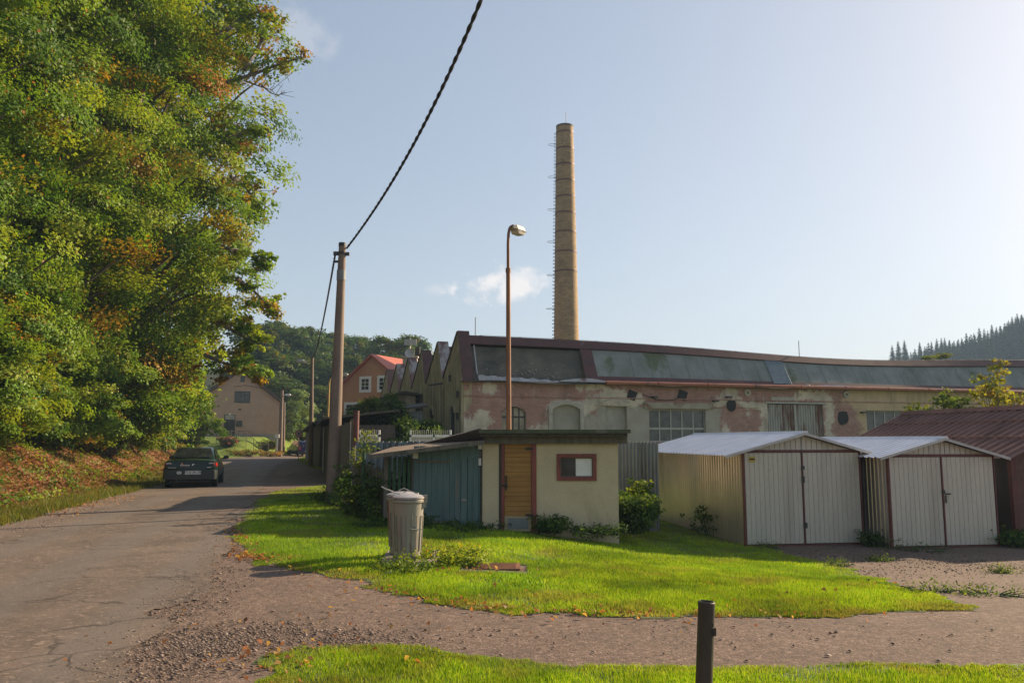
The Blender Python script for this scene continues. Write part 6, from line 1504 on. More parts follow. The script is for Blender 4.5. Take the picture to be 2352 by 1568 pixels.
# ------------------------------------------------------------------ bins, manhole, bollard
def bins():
    def make(p, label, rz, red):
        root = thing('dustbin', label, 'dustbin', p, rz, 'two metal dustbins on a slab')
        H = .80; R0, R1 = .168, .203
        MB().lathe([(R0, 0), (R0 + .004, .02), (R0, .04), (R1, H - .06), (R1 + .02, H - .05), (R1 + .02, H - .02), (R1, H)], 32).build('barrel', M['binzinc'], root, True)
        rb = MB()
        for a in np.arange(0, 2 * pi, pi / 4):
            ca, sa = cos(a), sin(a); t = Vector((-sa, ca, 0))
            for dd in (-.035, .035):
                q0 = Vector((ca, sa, 0)) * (R0 + .006) + t * dd; q1 = Vector((ca, sa, 0)) * (R1 + .002) + t * dd * 1.25; rb.tube([q0 + Vector((0, 0, .10)), q0.lerp(q1, .8) + Vector((0, 0, H * .72))], .006, 4)
        rb.build('pressed_ribs', M['binzinc'], root)
        hd = MB()
        for a in (radians(-62), radians(118)):
            c = Vector((cos(a), sin(a), 0)) * (R0 + .025); t = Vector((-sin(a), cos(a), 0))
            hd.tube([c - t * .075 + Vector((0, 0, H * .52)), c * 1.12 - t * .075 + Vector((0, 0, H * .5)), c * 1.12 + t * .075 + Vector((0, 0, H * .5)), c + t * .075 + Vector((0, 0, H * .52))], .008, 6)
            hd.box(c.x - .015, c.x + .015, c.y - .015, c.y + .015, H * .49, H * .55)
        hd.build('carrying_handle', M['wire'], root)
        ld = MB().lathe([(.215, H + .002), (.225, H + .0), (.225, H + .022), (.19, H + .035), (.11, H + .055), (.02, H + .06)], 32); lo = ld.build('lid', M['lidzinc'], root, True)
        s = Vector((-.24, -.05, 0))
        MB().tube([Vector((-.12, -.05, H + .06)), Vector((-.19, -.06, H + .075)), Vector((-.24, -.07, H + .10)), Vector((-.29, -.08, H + .125))], [.009, .01, .011, .009], 6).build('lid_lever', M['lidzinc'], lo)
        MB().tube([(-.08, .05, H + .07), (0, .06, H + .10), (.08, .05, H + .07)], .007, 6).build('lid_handle', M['lidzinc'], lo)
        MB().box(.18, .235, -.08, .02, H - .12, H + .035).box(.21, .25, -.05, -.0, H - .06, H + .045).build('hinge_bracket', M['binzinc'], root)
        if red: 
            b = MB(); a0 = radians(200)
            for k in range(4):
                a1, a2 = a0 + k * .09, a0 + (k + 1) * .09; b.hexa([Vector((cos(a) * (R0 + (R1 - R0) * f) * 1.01, sin(a) * (R0 + (R1 - R0) * f) * 1.01, H * f)) for a, f in ((a1, .42), (a2, .42), (a2, .9), (a1, .9))], [Vector((cos(a) * (R0 + (R1 - R0) * f) * 1.03, sin(a) * (R0 + (R1 - R0) * f) * 1.03, H * f)) for a, f in ((a1, .42), (a2, .42), (a2, .9), (a1, .9))])
            b.build('red_patch', M['redpaint'], root)
        return root
    p = gp(937, 1293); z = p.z + .07; f = (p.y * 148 / F) / .895
    r1 = make((p.x, p.y, z), 'front metal dustbin with a clear pressed side and flat lid on the lawn', radians(8), False); r1.scale = (f,) * 3
    r2 = make((p.x - .16, p.y + .50, z), 'rear metal dustbin with a red patch, mostly hidden behind the front one', radians(-14), True); r2.scale = (f * 1.0,) * 3
    b = MB().hexa([(p.x - .36, p.y - .26, p.z - .03), (p.x + .42, p.y - .34, p.z - .03), (p.x + .42, p.y + .85, p.z - .03), (p.x - .42, p.y + .85, p.z - .03)], [(p.x - .35, p.y - .25, z - .003), (p.x + .41, p.y - .33, z - .003), (p.x + .41, p.y + .84, z - .003), (p.x - .41, p.y + .84, z - .003)])
    tag(b.build('stone_slab', M['stoneslab'], None, False, .01), 'worn stone slab in the grass under the two dustbins', 'slab')
    m = MANHOLE; b = MB().box(m.x - .36, m.x + .36, m.y - .26, m.y + .26, m.z - .05, m.z + .02)
    for k in range(5): b.box(m.x - .3, m.x + .3, m.y - .2 + k * .095, m.y - .185 + k * .095, m.z + .02, m.z + .026)
    tag(b.build('manhole_cover', M['rustplate'], None), 'rusty rectangular cover plate sunk in the lawn right of the dustbins', 'manhole cover')
bins()

def bollard():
    Y = 4.75; t = at(1623, 1380, Y); bt = at(1617, 1568, Y); d = (t - bt).normalized(); z = hz(t.x, Y); r = at(1642, 1400, Y).x - at(1623, 1400, Y).x; base = t - d * ((t.z - z + .1) / d.z)
    root = thing('pipe_bollard', 'hollow rusty iron pipe post at the very front of the drive', 'bollard', tuple(base)); Ld = (t - base).length
    b = MB().lathe([(r, 0), (r, Ld - .012), (r + .001, Ld - .006), (r - .003, Ld), (r * .84, Ld), (r * .82, Ld - .01), (r * .82, Ld - .25)], 32); Rm = d.to_track_quat('Z', 'Y').to_matrix().to_4x4(); b.v = [tuple(Rm @ Vector(v)) for v in b.v]; b.build('pipe', M['bollard'], root, True)
    q = d * (Ld - (at(1636, 1380, Y).z - at(1636, 1447, Y).z)); b = MB().box(q.x + r * .55, q.x + r * 1.06, -r * .9, -r * .5, q.z - .022, q.z + .022); b.box(q.x + r * .7, q.x + r * 1.0, -r * 1.02, -r * .9, q.z - .012, q.z + .012).tube([(q.x + r * .72, -r * .8, q.z + .03), (q.x + r * .72, -r * .95, q.z + .05)], .003, 4); b.build('bracket', M['bollard'], root)
bollard()
# ------------------------------------------------------------------ trees and shrubs
def tree(name, label, base, H, c, r, ncl, per, clr, lsz, seed, pal=None, wei=None, colfn=None, tr=.28, group=None, top=None, inner=.35, extra=None, cat='tree', flat=.6, nl=26, cull=None, lump=.18):
    "trunk with limbs + crown of leaf clumps; c, r relative to the base"
    rng = np.random.default_rng(seed); bx, by = base; z0 = hz(bx, by)
    root = thing(name, label, cat, (bx, by, z0 - .05), 0, group)
    cl = ellipsoid_clumps(rng, ncl, c, r, inner, lump)
    if extra is not None: cl = np.concatenate([cl, np.array(extra)])
    cl = cl[cl[:, 2] > .35]
    if cull is not None: cl = cl[~cull(cl)]
    mb = MB(); limbs(mb, (0, 0, 0), top if top is not None else (c[0] * .8, c[1] * .8, c[2] + r[2] * .75), cl, rng, tr, nl); mb.build('trunk', M['bark'], root, True)
    P, Nn, sz, cc = crown_points(rng, cl, per, clr, lsz, pal or GREEN + WARM, wei or (2, 3, 3, 2, .3, .04, .02), colfn=colfn, flat=flat)
    leaf_object('crown', P, Nn, sz, cc, rng, root)
    return root

def autumn(x0, x1, frac):
    "clumps turn yellow to orange towards local x1"
    W = np.array([WARM[0], WARM[0], WARM[1], (0.22, 0.22, 0.02), (0.18, 0.2, 0.018)])
    def f(cl, base, rng):
        p = frac * np.clip((cl[:, 0] - x0) / (x1 - x0), 0, 1) + .05; k = rng.random(len(cl)) < p
        base = base.copy(); base[k] = W[rng.integers(0, len(W), k.sum())] * .95; return base
    return f

def left_trees():
    g = 'broadleaf trees crowding the bank left of the road'
    MAPLE = tree('maple_tree', 'tall maple with orange tinged outer leaves overhanging the road, nearest the house', (-18.3, 36.6), 30, (1.25, 0, 15.6), (5.5, 4.4, 14.6), 560, 300, 1.05, .155, 1, colfn=autumn(1.5, 8, .2), tr=.42, nl=80, inner=.5, group=g, cull=lambda c: (c[:, 0] > 3.6) & (c[:, 2] < 4.0))
    tree('maple_tree', 'leaning maple with long bare limbs in the upper left of the wood', (-18.6, 30.0), 24, (0.6, 0, 13.4), (4.9, 4, 12.8), 430, 300, 1.0, .14, 2, colfn=autumn(1.5, 5.5, .12), tr=.36, nl=80, inner=.5, top=(3.0, -1, 21), group=g)
    tree('linden_tree', 'bright yellow green linden in front of the leaning maple at the left', (-18.2, 26.5), 19, (0, 0, 10.2), (4.4, 3.2, 9.8), 360, 290, 0.9, .125, 3, wei=(2, 3, 4, 3, .3, .05, .02), tr=.32, nl=60, inner=.5, group=g)
    tree('linden_tree', 'dark green linden at the left edge of the picture', (-17.6, 22.6), 17, (0, 0, 9.0), (4.2, 2.8, 8.6), 300, 280, 0.85, .12, 4, wei=(3, 3, 3, 2, .15, .05, .02), tr=.3, nl=50, inner=.5, group=g)
    tree('beech_tree', 'dark tall beech deep in the wood behind the lindens', (-23.5, 33), 27, (0, 0, 14.0), (5.6, 4.5, 13.6), 260, 190, 1.35, .24, 5, wei=(4, 3, 2, 1, .1, .03, .02), tr=.4, nl=40, inner=.3, group=g)
    tree('beech_tree', 'dark tall beech deep in the wood behind the maples', (-23.0, 40.5), 31, (0, 0, 15.5), (6.0, 5, 15), 300, 190, 1.4, .26, 6, wei=(4, 3, 2, 1, .2, .05, .03), tr=.42, nl=40, inner=.3, group=g)
    tree('beech_tree', 'farther green beech of the wood partly seen past the overhanging maple', (-22.6, 49), 30, (0, 0, 15), (5.6, 5.0, 14.6), 280, 190, 1.35, .28, 7, colfn=autumn(0, 5.6, .35), tr=.4, nl=40, inner=.4, group=g)
    tree('beech_tree', 'farthest beech of the wood, next to the pink house', (-31.0, 60.0), 24, (0, 0, 11), (6.0, 5, 10.5), 180, 170, 1.4, .32, 8, tr=.38, nl=30, inner=.4, group=g)
    tree('beech_tree', 'dark beech high on the slope at the far left, mostly hidden', (-28.5, 38.0), 25, (0, 0, 13), (5.6, 5, 12.6), 200, 170, 1.5, .28, 9, wei=(4, 3, 2, 1, .1, .03, .02), tr=.38, nl=30, inner=.3, group=g)
    # long sparse branches sticking out against the sky
    def branch(label, pts, Y, side, per, seed, leaf=.19, warm=.3, bare=()):
        rng = np.random.default_rng(seed); P = [at(px, py, Y + dy) for px, py, dy in pts]; base = P[0]
        base = MAPLE.location.copy(); Q = [p - base for p in P]
        mb = MB(); mb.tube(Q, [.085 * (1 - .85 * i / (len(Q) - 1)) for i in range(len(Q))], 6); cl = []
        for i in range(1, len(Q)):
            for k in range(7):
                a = Q[i - 1].lerp(Q[i], rng.random()); t = a + Vector(rng.normal(size=3)) * .38 * (.55 if i == len(Q) - 1 else 1) + Vector((.05, 0, .05)); mb.tube([a, a.lerp(t, .5) + Vector((0, 0, .06)), t], [.022, .016, .008], 4); cl.append(tuple(t))
        for bs in bare:
            R = [at(px, py, Y) - base for px, py in bs]; mb.tube(R, [.04, .025, .015, .008][:len(R)], 4)
            for i in range(1, len(R)):
                for k in range(4): a = R[i - 1].lerp(R[i], rng.random()); mb.tube([a, a + Vector((abs(rng.normal()) * .3, rng.normal() * .2, rng.normal() * .3))], [.012, .006], 4)
        root = mb.build('branch', M['bark'], MAPLE); root['label'] = label
        pal = GREEN[1:] + WARM; P_, N_, s_, c_ = crown_points(rng, np.array(cl), int(per * 1.5), .36, leaf * .82, pal, (2, 2, 2, warm * 2.2, warm * 1.2, warm * .35), flat=.6)
        leaf_object('foliage', P_, N_, s_, c_, rng, root)
    Y = 33
    branch('yellowing branch reaching farthest right into the sky near the top, with bare twigs below', [(520, 190, -1), (585, 170, -.5), (635, 150, 0), (672, 138, 0), (697, 134, 0)], Y, 1, 15, 21, .2, 1.4, bare=[[(560, 185), (600, 200), (625, 207), (662, 175)], [(600, 195), (622, 214), (640, 220), (655, 208)]])
    branch('branch of maple leaves curving up in front of the small wispy cloud', [(560, 160, -1), (585, 125, 0), (603, 90, 0), (612, 62, 0), (610, 42, 0)], Y, 1, 17, 22, .2, 1.0)
    branch('short dark leafed branch at the top edge of the sky', [(520, 70, -1), (550, 45, 0), (575, 35, 0), (605, 25, 0)], Y, 1, 22, 23, .2, .15)
    branch('green maple branch poking out at about mid height of the wood', [(520, 312, -1), (560, 305, 0), (595, 298, 0), (628, 296, 0)], Y, 1, 20, 24, .2, .2)
    branch('drooping branch below the mid height one at the edge of the wood', [(530, 405, -1), (560, 425, 0), (585, 460, 0), (608, 490, 0)], Y, 1, 20, 25, .2, .5)
    branch('lower leafy branch hanging toward the far wood', [(545, 640, -1), (580, 665, 0), (605, 690, 0), (618, 716, 0)], Y, 1, 38, 26, .2, .5)
    branch('leafy branch hanging in front of the pink house gable', [(470, 815, -1), (510, 832, 0), (545, 842, 0), (575, 850, 0), (592, 856, 0)], Y, 1, 46, 27, .2, .6)
    branch('leafy branch spreading right at the middle height of the crown', [(520, 570, -1), (560, 575, 0), (585, 590, 0), (600, 612, 0)], Y, 1, 34, 28, .2, .4)
    branch('thick leafy branch just above the pink house', [(500, 740, -1), (540, 762, 0), (570, 780, 0), (596, 790, 0)], Y, 1, 42, 29, .2, .5)
    # shrubs on the top of the bank
    g = 'leafy shrubs along the top of the bank'
    rows = [(-16.2, 21.2, 3.6, 1.7, 'pale green shrub at the left edge above the red leaves'), (-15.9, 23.4, 4.0, 1.8, 'second shrub from the left, wide and mid green'), (-16.3, 25.6, 4.2, 1.8, 'third shrub from the left with yellowing tips'), (-16.9, 28.0, 4.6, 1.9, 'round shrub in the middle of the hedge row'),
            (-17.2, 30.6, 4.6, 1.9, 'shrub with a bare pale stem poking out beside it'), (-17.7, 33.2, 4.8, 2.0, 'tall dark shrub right of the pale bare stem'), (-18.3, 36.2, 4.4, 2.0, 'yellow green shrub under the overhanging maple'), (-19.2, 39.6, 4.8, 2.0, 'shrub behind and left of the green car'), (-20.4, 43.6, 5.4, 2.0, 'tall yellowish shrub close left of the dark bush'), (-22.4, 48.5, 6.0, 2.2, 'shrub standing at the end of the wood before the pink house'), (-25.6, 62.5, 6.4, 1.9, 'far bush beside the road hiding the left part of the pink house'), (-23.0, 54.0, 6.2, 1.9, 'bush behind the very dark bush at the end of the wood'), (-17.9, 24.3, 6.5, 2.0, 'high green thicket behind the shrubs at the left edge'), (-19.0, 29.5, 7.0, 2.1, 'high green thicket behind the round hedge shrub'), (-20.0, 35.0, 7.2, 2.2, 'high thicket under the maples behind the dark shrub')]
    for i, (x, y, h, r, lab) in enumerate(rows):
        tree('hedge_shrub', lab, (x, y), h, (0, 0, h * .5), (r * 1.15, r, h * .54), int(80 + 9 * h), 210, .52, .088 + .0019 * (y - 15), 40 + i, wei=(2, 3, 3, 2, .8 if i % 3 == 2 else .25, .05, .02), tr=.07, nl=30, inner=.35, group=g, cat='shrub', flat=.55)
    tree('hedge_shrub', 'very dark green bush beside the road just above the car roof', (-21.6, 56.0), 4.2, (0, 0, 2.1), (1.25, 1.1, 2.2), 60, 150, .45, .13, 61, wei=(5, 3, 1, .2, .1, 0.01, .01), pal=None, tr=.06, nl=20, inner=.2, cat='shrub')
    # pale dead stem
    a, b = at(324, 900, 36), at(333, 838, 36.2); z = hz(-18.4, 35)
    tag(MB().tube([(-18.4, 35, z), a, a.lerp(b, .5) + Vector((.03, 0, 0)), b], [.09, .075, .06, .04], 8).build('dead_stem', M['concrete'], None, True), 'pale bare broken stem standing among the hedge shrubs', 'dead stem')
left_trees()

# ------------------------------------------------------------------ the wooded hills behind
def far_woods():
    rng = np.random.default_rng(77); protos = []
    lab = 'green broadleaf tree in the wooded hill beyond the houses'; g = 'broadleaf trees of the far wooded hill'
    PALF = [(0.04, 0.085, 0.016), (0.06, 0.11, 0.018), (0.085, 0.13, 0.02), (0.12, 0.14, 0.022), (0.15, 0.12, 0.03)]
    spots = []
    for (px, pyt, Y) in ((585, 745, 120), (610, 742, 124), (635, 744, 128), (660, 748, 126), (684, 752, 130), (705, 756, 132), (725, 766, 136), (745, 770, 140), (765, 768, 142), (790, 766, 145), (812, 772, 147), (832, 776, 150), (850, 782, 152), (880, 776, 140), (912, 790, 142), (932, 778, 138), (945, 772, 141)):
        spots.append((px, pyt, Y))
    for (px, pyt, Y) in ((600, 800, 108), (630, 805, 110), (662, 812, 112), (695, 820, 112), (730, 825, 113), (765, 832, 116), (800, 822, 120), (590, 855, 101), (625, 862, 101), (660, 868, 103), (700, 880, 103), (735, 880, 105), (770, 885, 106), (828, 830, 122), (560, 830, 104)):
        spots.append((px, pyt, Y))
    for i in range(3):
        h = 15.0; p = tree('wood_tree', lab, (-300 - 20 * i, 150), h, (0, 0, 8.6), (4.2, 4.2, 6.8), 62 + 10 * i, 105, 1.35, .42, 300 + i, pal=PALF, wei=((3, 3, 2, 1, .3), (2, 3, 3, 2, .6), (4, 3, 2, .6, .2))[i], tr=.3, nl=16, inner=.4, group=g)
        protos.append(p)
    pr = tree('wood_tree', 'slender birch with loose crown on the skyline left of the factory gable', (-360, 150), 15, (0, 0, 9), (2.6, 2.6, 6.8), 46, 85, 1.0, .36, 310, pal=PALF, wei=(2, 3, 3, 1, .2), tr=.2, nl=16, inner=.3, group='birches on the skyline')
    used = set()
    def put(pro, px, pyt, Y, sc_w=1.0, H0=15.4, label=None, group=None):
        t = at(px, pyt, Y); z = hz(t.x, Y); k = (t.z - z) / H0
        if id(pro) not in used:
            used.add(id(pro)); o = pro; o.location = (t.x, Y, z - .3); o.scale = (k * sc_w, k * sc_w, k); o.rotation_euler = (0, 0, rng.uniform(0, 6))
            if label: o['label'] = label
        else: o = dup(pro, (t.x, Y, z - .3), rng.uniform(0, 6), (k * sc_w, k * sc_w, k), label, group)
    for i, (px, pyt, Y) in enumerate(spots): put(protos[i % 3], px, pyt, Y, rng.uniform(.8, 1.15) * (1.35 if pyt > 795 else 1.0))
    put(pr, 872, 776, 118, 1.0, 15.6); put(pr, 903, 788, 121, .9, 15.6, 'short birch between the two taller skyline birches'); put(pr, 925, 786, 117, 1.2, 15.6, 'broad birch right above the rooftop dish'); put(pr, 945, 774, 120, 1.2, 15.6, 'tall birch above the three thin flues')
    # light green willow by the bend
    tree('willow_bush', 'tall light green bush growing right of the far lamp pole', tuple(at(684, 1000, 100).xy), 5.5, (0, 0, 3.0), (1.75, 1.7, 3.2), 60, 130, .75, .2, 320, pal=[(0.16, 0.23, 0.06), (0.19, 0.26, 0.08), (0.13, 0.2, 0.05)], wei=(1, 1, 1), tr=.12, nl=20, cat='bush')
    tree('willow_bush', 'low green growth between the pink house and the light green bush', tuple(at(664, 1010, 96).xy), 4.4, (0, 0, 2.2), (1.6, 1.4, 2.3), 40, 120, .7, .2, 321, pal=[(0.07, 0.12, 0.03), (0.1, 0.16, 0.04)], wei=(1, 1), tr=.1, nl=16, cat='bush')
    for px, pyt, Y, lab2 in ((1141, 769, 60, 'yellow green treetop showing just above the roof near the lamp post'), (2130, 810, 75, 'small treetop peeping over the sagging roof far right'), (2172, 812, 76, 'second small treetop over the roof, below the spruces')):
        t = at(px, pyt, Y); z = hz(t.x, Y); h = t.z - z; w = 1.35 if px < 1500 else 1.0
        tree('yard_tree', lab2, (t.x, Y), h, (0, 0, h * .66), (w, w, h * .34), 30, 90, .55, .2, int(px), pal=[(0.12, 0.15, 0.02), (0.17, 0.17, 0.03)], wei=(1, 1), tr=.15, nl=14)
    # spruces on the hazy hill to the right
    def spruce(seed, H=20.0):
        rng = np.random.default_rng(seed); Vs = []; n = 0
        root = thing('spruce_tree', 'dark spruce on the hazy hill at the right edge', 'tree', (400, 300, 0), 0, 'spruces on the hazy hill')
        MB().tube([(0, 0, 0), (0, 0, H)], [.28, .03], 6).build('trunk', M['bark'], root)
        P, Q = [], []
        z = H * .1
        while z < H * .985:
            f = (z / H); R = (1 - f) ** .9 * H * .27 + .25; m = int(7 + 11 * (1 - f)); a0 = rng.random() * 6
            for k in range(m):
                a = a0 + 2 * pi * k / m + rng.normal() * .15; r = R * rng.uniform(.7, 1.15); P.append((a, r, z + rng.normal() * .15))
            z += .42 + .3 * (1 - f)
        V = []; 
        for a, r, z in P:
            c, s = cos(a), sin(a); t = (-s, c); w = .2 * r + .22
            for (f0, dz0, w0), (f1, dz1, w1) in (((0, .0, .25), (.5, -.06, 1.0)), ((.5, -.06, 1.0), (1.0, -.30, .1))):
                for (f, dz, ww, sg) in ((f0, dz0, w0, -1), (f0, dz0, w0, 1), (f1, dz1, w1, 1), (f1, dz1, w1, -1)):
                    V.append((c * r * f + t[0] * w * ww * sg, s * r * f + t[1] * w * ww * sg, z + dz * r * 1.2 - (.1 * r if ww > .5 else 0)))
        V = np.array(V); nq = len(V) // 4; cc = np.repeat(np.array([(0.02, 0.04, 0.018)]) * rng.uniform(.7, 1.3, (nq, 1)), 4, axis=0)
        raw_mesh('crown', V, 4, np.arange(len(V)), M['leaf'], root, cc); return root
    sp = [spruce(s) for s in (1, 2, 3)]; cnt = 0
    def skyline(px): return np.interp(px, [2036, 2046, 2062, 2076, 2084, 2090, 2110, 2150, 2200, 2250, 2300, 2352, 2500], [788, 786, 783, 784, 800, 806, 790, 782, 772, 757, 738, 712, 660])
    for row, (Y, dy) in enumerate(((345, 0), (336, 8), (328, 17), (320, 27), (312, 38), (304, 50), (297, 62), (290, 75))):
        px = 2041 + rng.uniform(0, 8) if row == 0 else 2092 + row * 5
        while px < 2480:
            if not (2078 < px < 2091 and row == 0) and skyline(px) + dy < 838:
                t = at(px, skyline(px) + dy + rng.uniform(-6, 10), Y + rng.uniform(-4, 4)); h = rng.uniform(12, 21); zg = t.z - h
                o = dup(sp[cnt % 3], (t.x, t.y, zg), rng.uniform(0, 6), h / 20.0) if cnt >= 3 else sp[cnt]
                if cnt < 3: o.location = (t.x, t.y, zg); o.scale = (h / 20,) * 3
                cnt += 1
            px += rng.uniform(7, 12) if px > 2090 else rng.uniform(7, 16)
    print('spruces', cnt)
far_woods()

# ------------------------------------------------------------------ weeds, climbers, sapling, tree by the barn
def sprig(label, name, p, stems, h, spread, per, lsz, pal, wei, seed, cat='plant', clr=.12, flat=.6, flowers=None):
    rng = np.random.default_rng(seed); root = thing(name, label, cat, tuple(p)); mb = MB(); cl = []
    for _ in range(stems):
        a = rng.uniform(0, 2 * pi); r = spread * sqrt(rng.random()); b0 = Vector((cos(a) * r * .6, sin(a) * r * .6, 0)); hh = h * rng.uniform(.45, 1.0); t = Vector((cos(a) * r * 1.3, sin(a) * r * 1.3, hh)); mid = b0.lerp(t, .55) + Vector((0, 0, hh * .12)); mb.tube([b0, mid, t], [.008, .006, .003], 4)
        n = max(3, int(hh / .13))
        for k in range(n): f = (k + 1) / n; q = (b0.lerp(mid, f * 2) if f < .5 else mid.lerp(t, f * 2 - 1)); cl.append(tuple(q + Vector(rng.normal(size=3)) * .04))
    mb.build('stems', M['greenboard'], root)
    P, N_, s_, c_ = crown_points(rng, np.array(cl), per, clr, lsz, pal, wei, flat=flat, up=.7); leaf_object('leaves', P, N_, s_, c_, rng, root)
    if flowers:
        k = rng.choice(len(cl), flowers); P = np.array(cl)[k] + rng.normal(size=(flowers, 3)) * .04 + [0, 0, .05]
        leaf_object('flowers', np.repeat(P, 3, axis=0), rng.normal(size=(flowers * 3, 3)), np.full(flowers * 3, .03), np.tile([(.75, .45, .02)], (flowers * 3, 1)), rng, root)
    return root
WEED = [(0.04, 0.085, 0.016), (0.07, 0.125, 0.02), (0.11, 0.17, 0.025)]; BRIGHT = [(0.15, 0.22, 0.02), (0.21, 0.28, 0.025), (0.26, 0.29, 0.035)]

def plants():
    G = lambda px, py: gp(px, py)
    sprig('flowering yellow green weeds growing around the right of the dustbins', 'weed_patch', G(1015, 1290), 60, .2, .5, 10, .045, BRIGHT, (1, 2, 1), 1, flowers=14)
    sprig('low weeds at the foot of the front dustbin', 'weed_patch', G(930, 1312), 40, .12, .4, 9, .04, WEED[1:] + BRIGHT[:2], (1, 2, 2, 1), 2)
    sprig('darker tuft of weeds on the lawn just left of the rusty cover', 'weed_patch', G(1060, 1300), 30, .12, .3, 9, .04, BRIGHT, (2, 2, 1), 30)
    sprig('dark weed clump against the shed wall right of the ochre door', 'weed_patch', at(1265, 1222, 16.4), 50, .3, .32, 12, .055, WEED, (2, 3, 1), 3)
    sprig('low weeds along the shed wall below the red window', 'weed_patch', at(1370, 1224, 16.4), 40, .13, .5, 10, .05, WEED, (2, 3, 1), 4)
    sprig('weeds at the bottom of the blue-green boards', 'weed_patch', at(1040, 1228, 16.25), 70, .26, .8, 10, .055, WEED, (2, 3, 1), 5)
    sprig('nettles between the picket fence and the green slats', 'weed_patch', at(905, 1222, 16.2), 60, .3, .6, 12, .06, WEED, (3, 3, 1), 6)
    sprig('bushy weeds filling the corner between shed and corrugated fence', 'garden_shrub', at(1452, 1222, 17.2), 120, .75, .42, 16, .075, WEED, (3, 3, 1), 7, 'shrub', clr=.16)
    sprig('tall yellow green sunlit plant before the corrugated fence', 'garden_shrub', at(1474, 1205, 18.6), 30, 1.0, .22, 16, .08, BRIGHT + WEED, (2, 2, 1, 1, 1, 1), 8, 'plant')
    sprig('tall dark weed leaning on the side of the first tin garage', 'tall_weed', G(1640, 1232), 14, .85, .5, 14, .065, WEED, (3, 2, .5), 9)
    sprig('dark weeds at the bottom of the gap between the two garages', 'weed_patch', G(2018, 1252), 40, .28, .45, 10, .055, WEED, (3, 2, .5), 10)
    sprig('weeds in front of the second tin garage doors', 'weed_patch', G(2110, 1262), 26, .09, .6, 7, .035, WEED, (2, 2, 1), 11)
    sprig('weeds between the second tin garage and the wooden barn', 'weed_patch', G(2315, 1252), 60, .35, .5, 10, .06, WEED, (3, 2, 1), 12)
    for i, (px, py, s, lab) in enumerate(((2020, 1288, .2, 'small grass tuft in the gravel before the garage gap'), (2300, 1316, .16, 'bright tuft in the gravel far right'), (2140, 1360, .3, 'flat tuft at the gravel edge near the lawn tip'), (2270, 1365, .35, 'wide low tuft in the gravel at the right'), (1925, 1300, .2, 'tuft at the rim of lawn and gravel'), (1760, 1258, .25, 'weeds at the left foot of the first garage doors'))):
        sprig(lab, 'grass_tuft', G(px, py), 26, .055, s, 7, .028, WEED + BRIGHT, (1, 2, 2, 1, 1, .5), 50 + i, 'tuft')
    # tree of heaven sapling and climbers on the fences
    p = at(822, 1130, 18.2); p.z = hz(p.x, 18.2)
    root = thing('sapling', 'young sunlit sapling with feathery yellow green leaves before the metal fence', 'sapling', tuple(p)); rng = np.random.default_rng(4); mb = MB(); top = at(838, 1000, 18.2) - p; mb.tube([(0, 0, 0), top * .5, top], [.03, .022, .01], 6); L_, N_, C_ = [], [], []
    for px, py in ((862, 1000), (850, 990), (835, 992), (868, 1012), (822, 1010), (846, 1028), (815, 1030), (800, 1058), (818, 1072), (850, 1066), (805, 1040), (866, 1028), (830, 1050)):
        e = at(px, py, 18.2 + rng.normal() * .2) - p; f = min(.97, max(.25, e.z / top.z - .1)); s = top * f; m = s.lerp(e, .6) + Vector((0, 0, .06)); mb.tube([s, m, e], [.008, .006, .003], 4)
        for k in range(26):
            u = .25 + .75 * k / 25; q = (s.lerp(m, u / .6) if u < .6 else m.lerp(e, (u - .6) / .4)); L_.append(np.array(q) + rng.normal(size=3) * .035 + [0, 0, -.01]); N_.append((rng.normal() * .4, rng.normal() * .4, 1)); C_.append(np.array(BRIGHT[rng.integers(0, 3)]) * rng.uniform(.8, 1.2))
    mb.build('stem', M['greenboard'], root); leaf_object('leaves', np.array(L_), np.array(N_), np.full(len(L_), .075), np.array(C_), rng, root, aspect=.55)
    def climber(label, a, b, n, h, seed, pal, wei, lsz=.07):
        rng = np.random.default_rng(seed); o = Vector((a.x, a.y, hz(a.x, a.y))); cl = []; mb = MB(); root = thing('climbing_plant', label, 'climber', tuple(o))
        for _ in range(n):
            f = rng.random(); q = a.lerp(b, f) - o; q.z = hz(q.x + o.x, q.y + o.y) - o.z; zt = h * rng.uniform(.3, 1.0) ** .8; top = q + Vector((rng.normal() * .15, rng.normal() * .08 - .06, zt)); mb.tube([q, q.lerp(top, .5) + Vector((rng.normal() * .06, -.05, 0)), top], [.012, .008, .004], 4)
            for k in range(int(zt / .14) + 1): cl.append(np.array(q.lerp(top, rng.random())) + rng.normal(size=3) * [.09, .07, .07])
        mb.build('stems', M['darkwood'], root); P, N_, s_, c_ = crown_points(rng, np.array(cl), 16, .15, lsz, pal, wei); leaf_object('leaves', P, N_, s_, c_, rng, root)
    climber('climbing plant covering the old picket fence', at(815, 1150, 18.4), at(885, 1150, 16.75), 30, 1.15, 1, WEED + BRIGHT[:1], (3, 3, 1.5, .5))
    climber('weeds and creeper climbing the wire fence', at(800, 1130, 22.0), at(812, 1150, 18.4), 18, 1.1, 2, WEED + BRIGHT[:1], (3, 3, 1.5, .6))
    climber('grass and nettles at the foot of the thick concrete pole', at(735, 1130, 23.0), at(800, 1160, 19.6), 60, .28, 3, WEED, (3, 3, 2), .06)
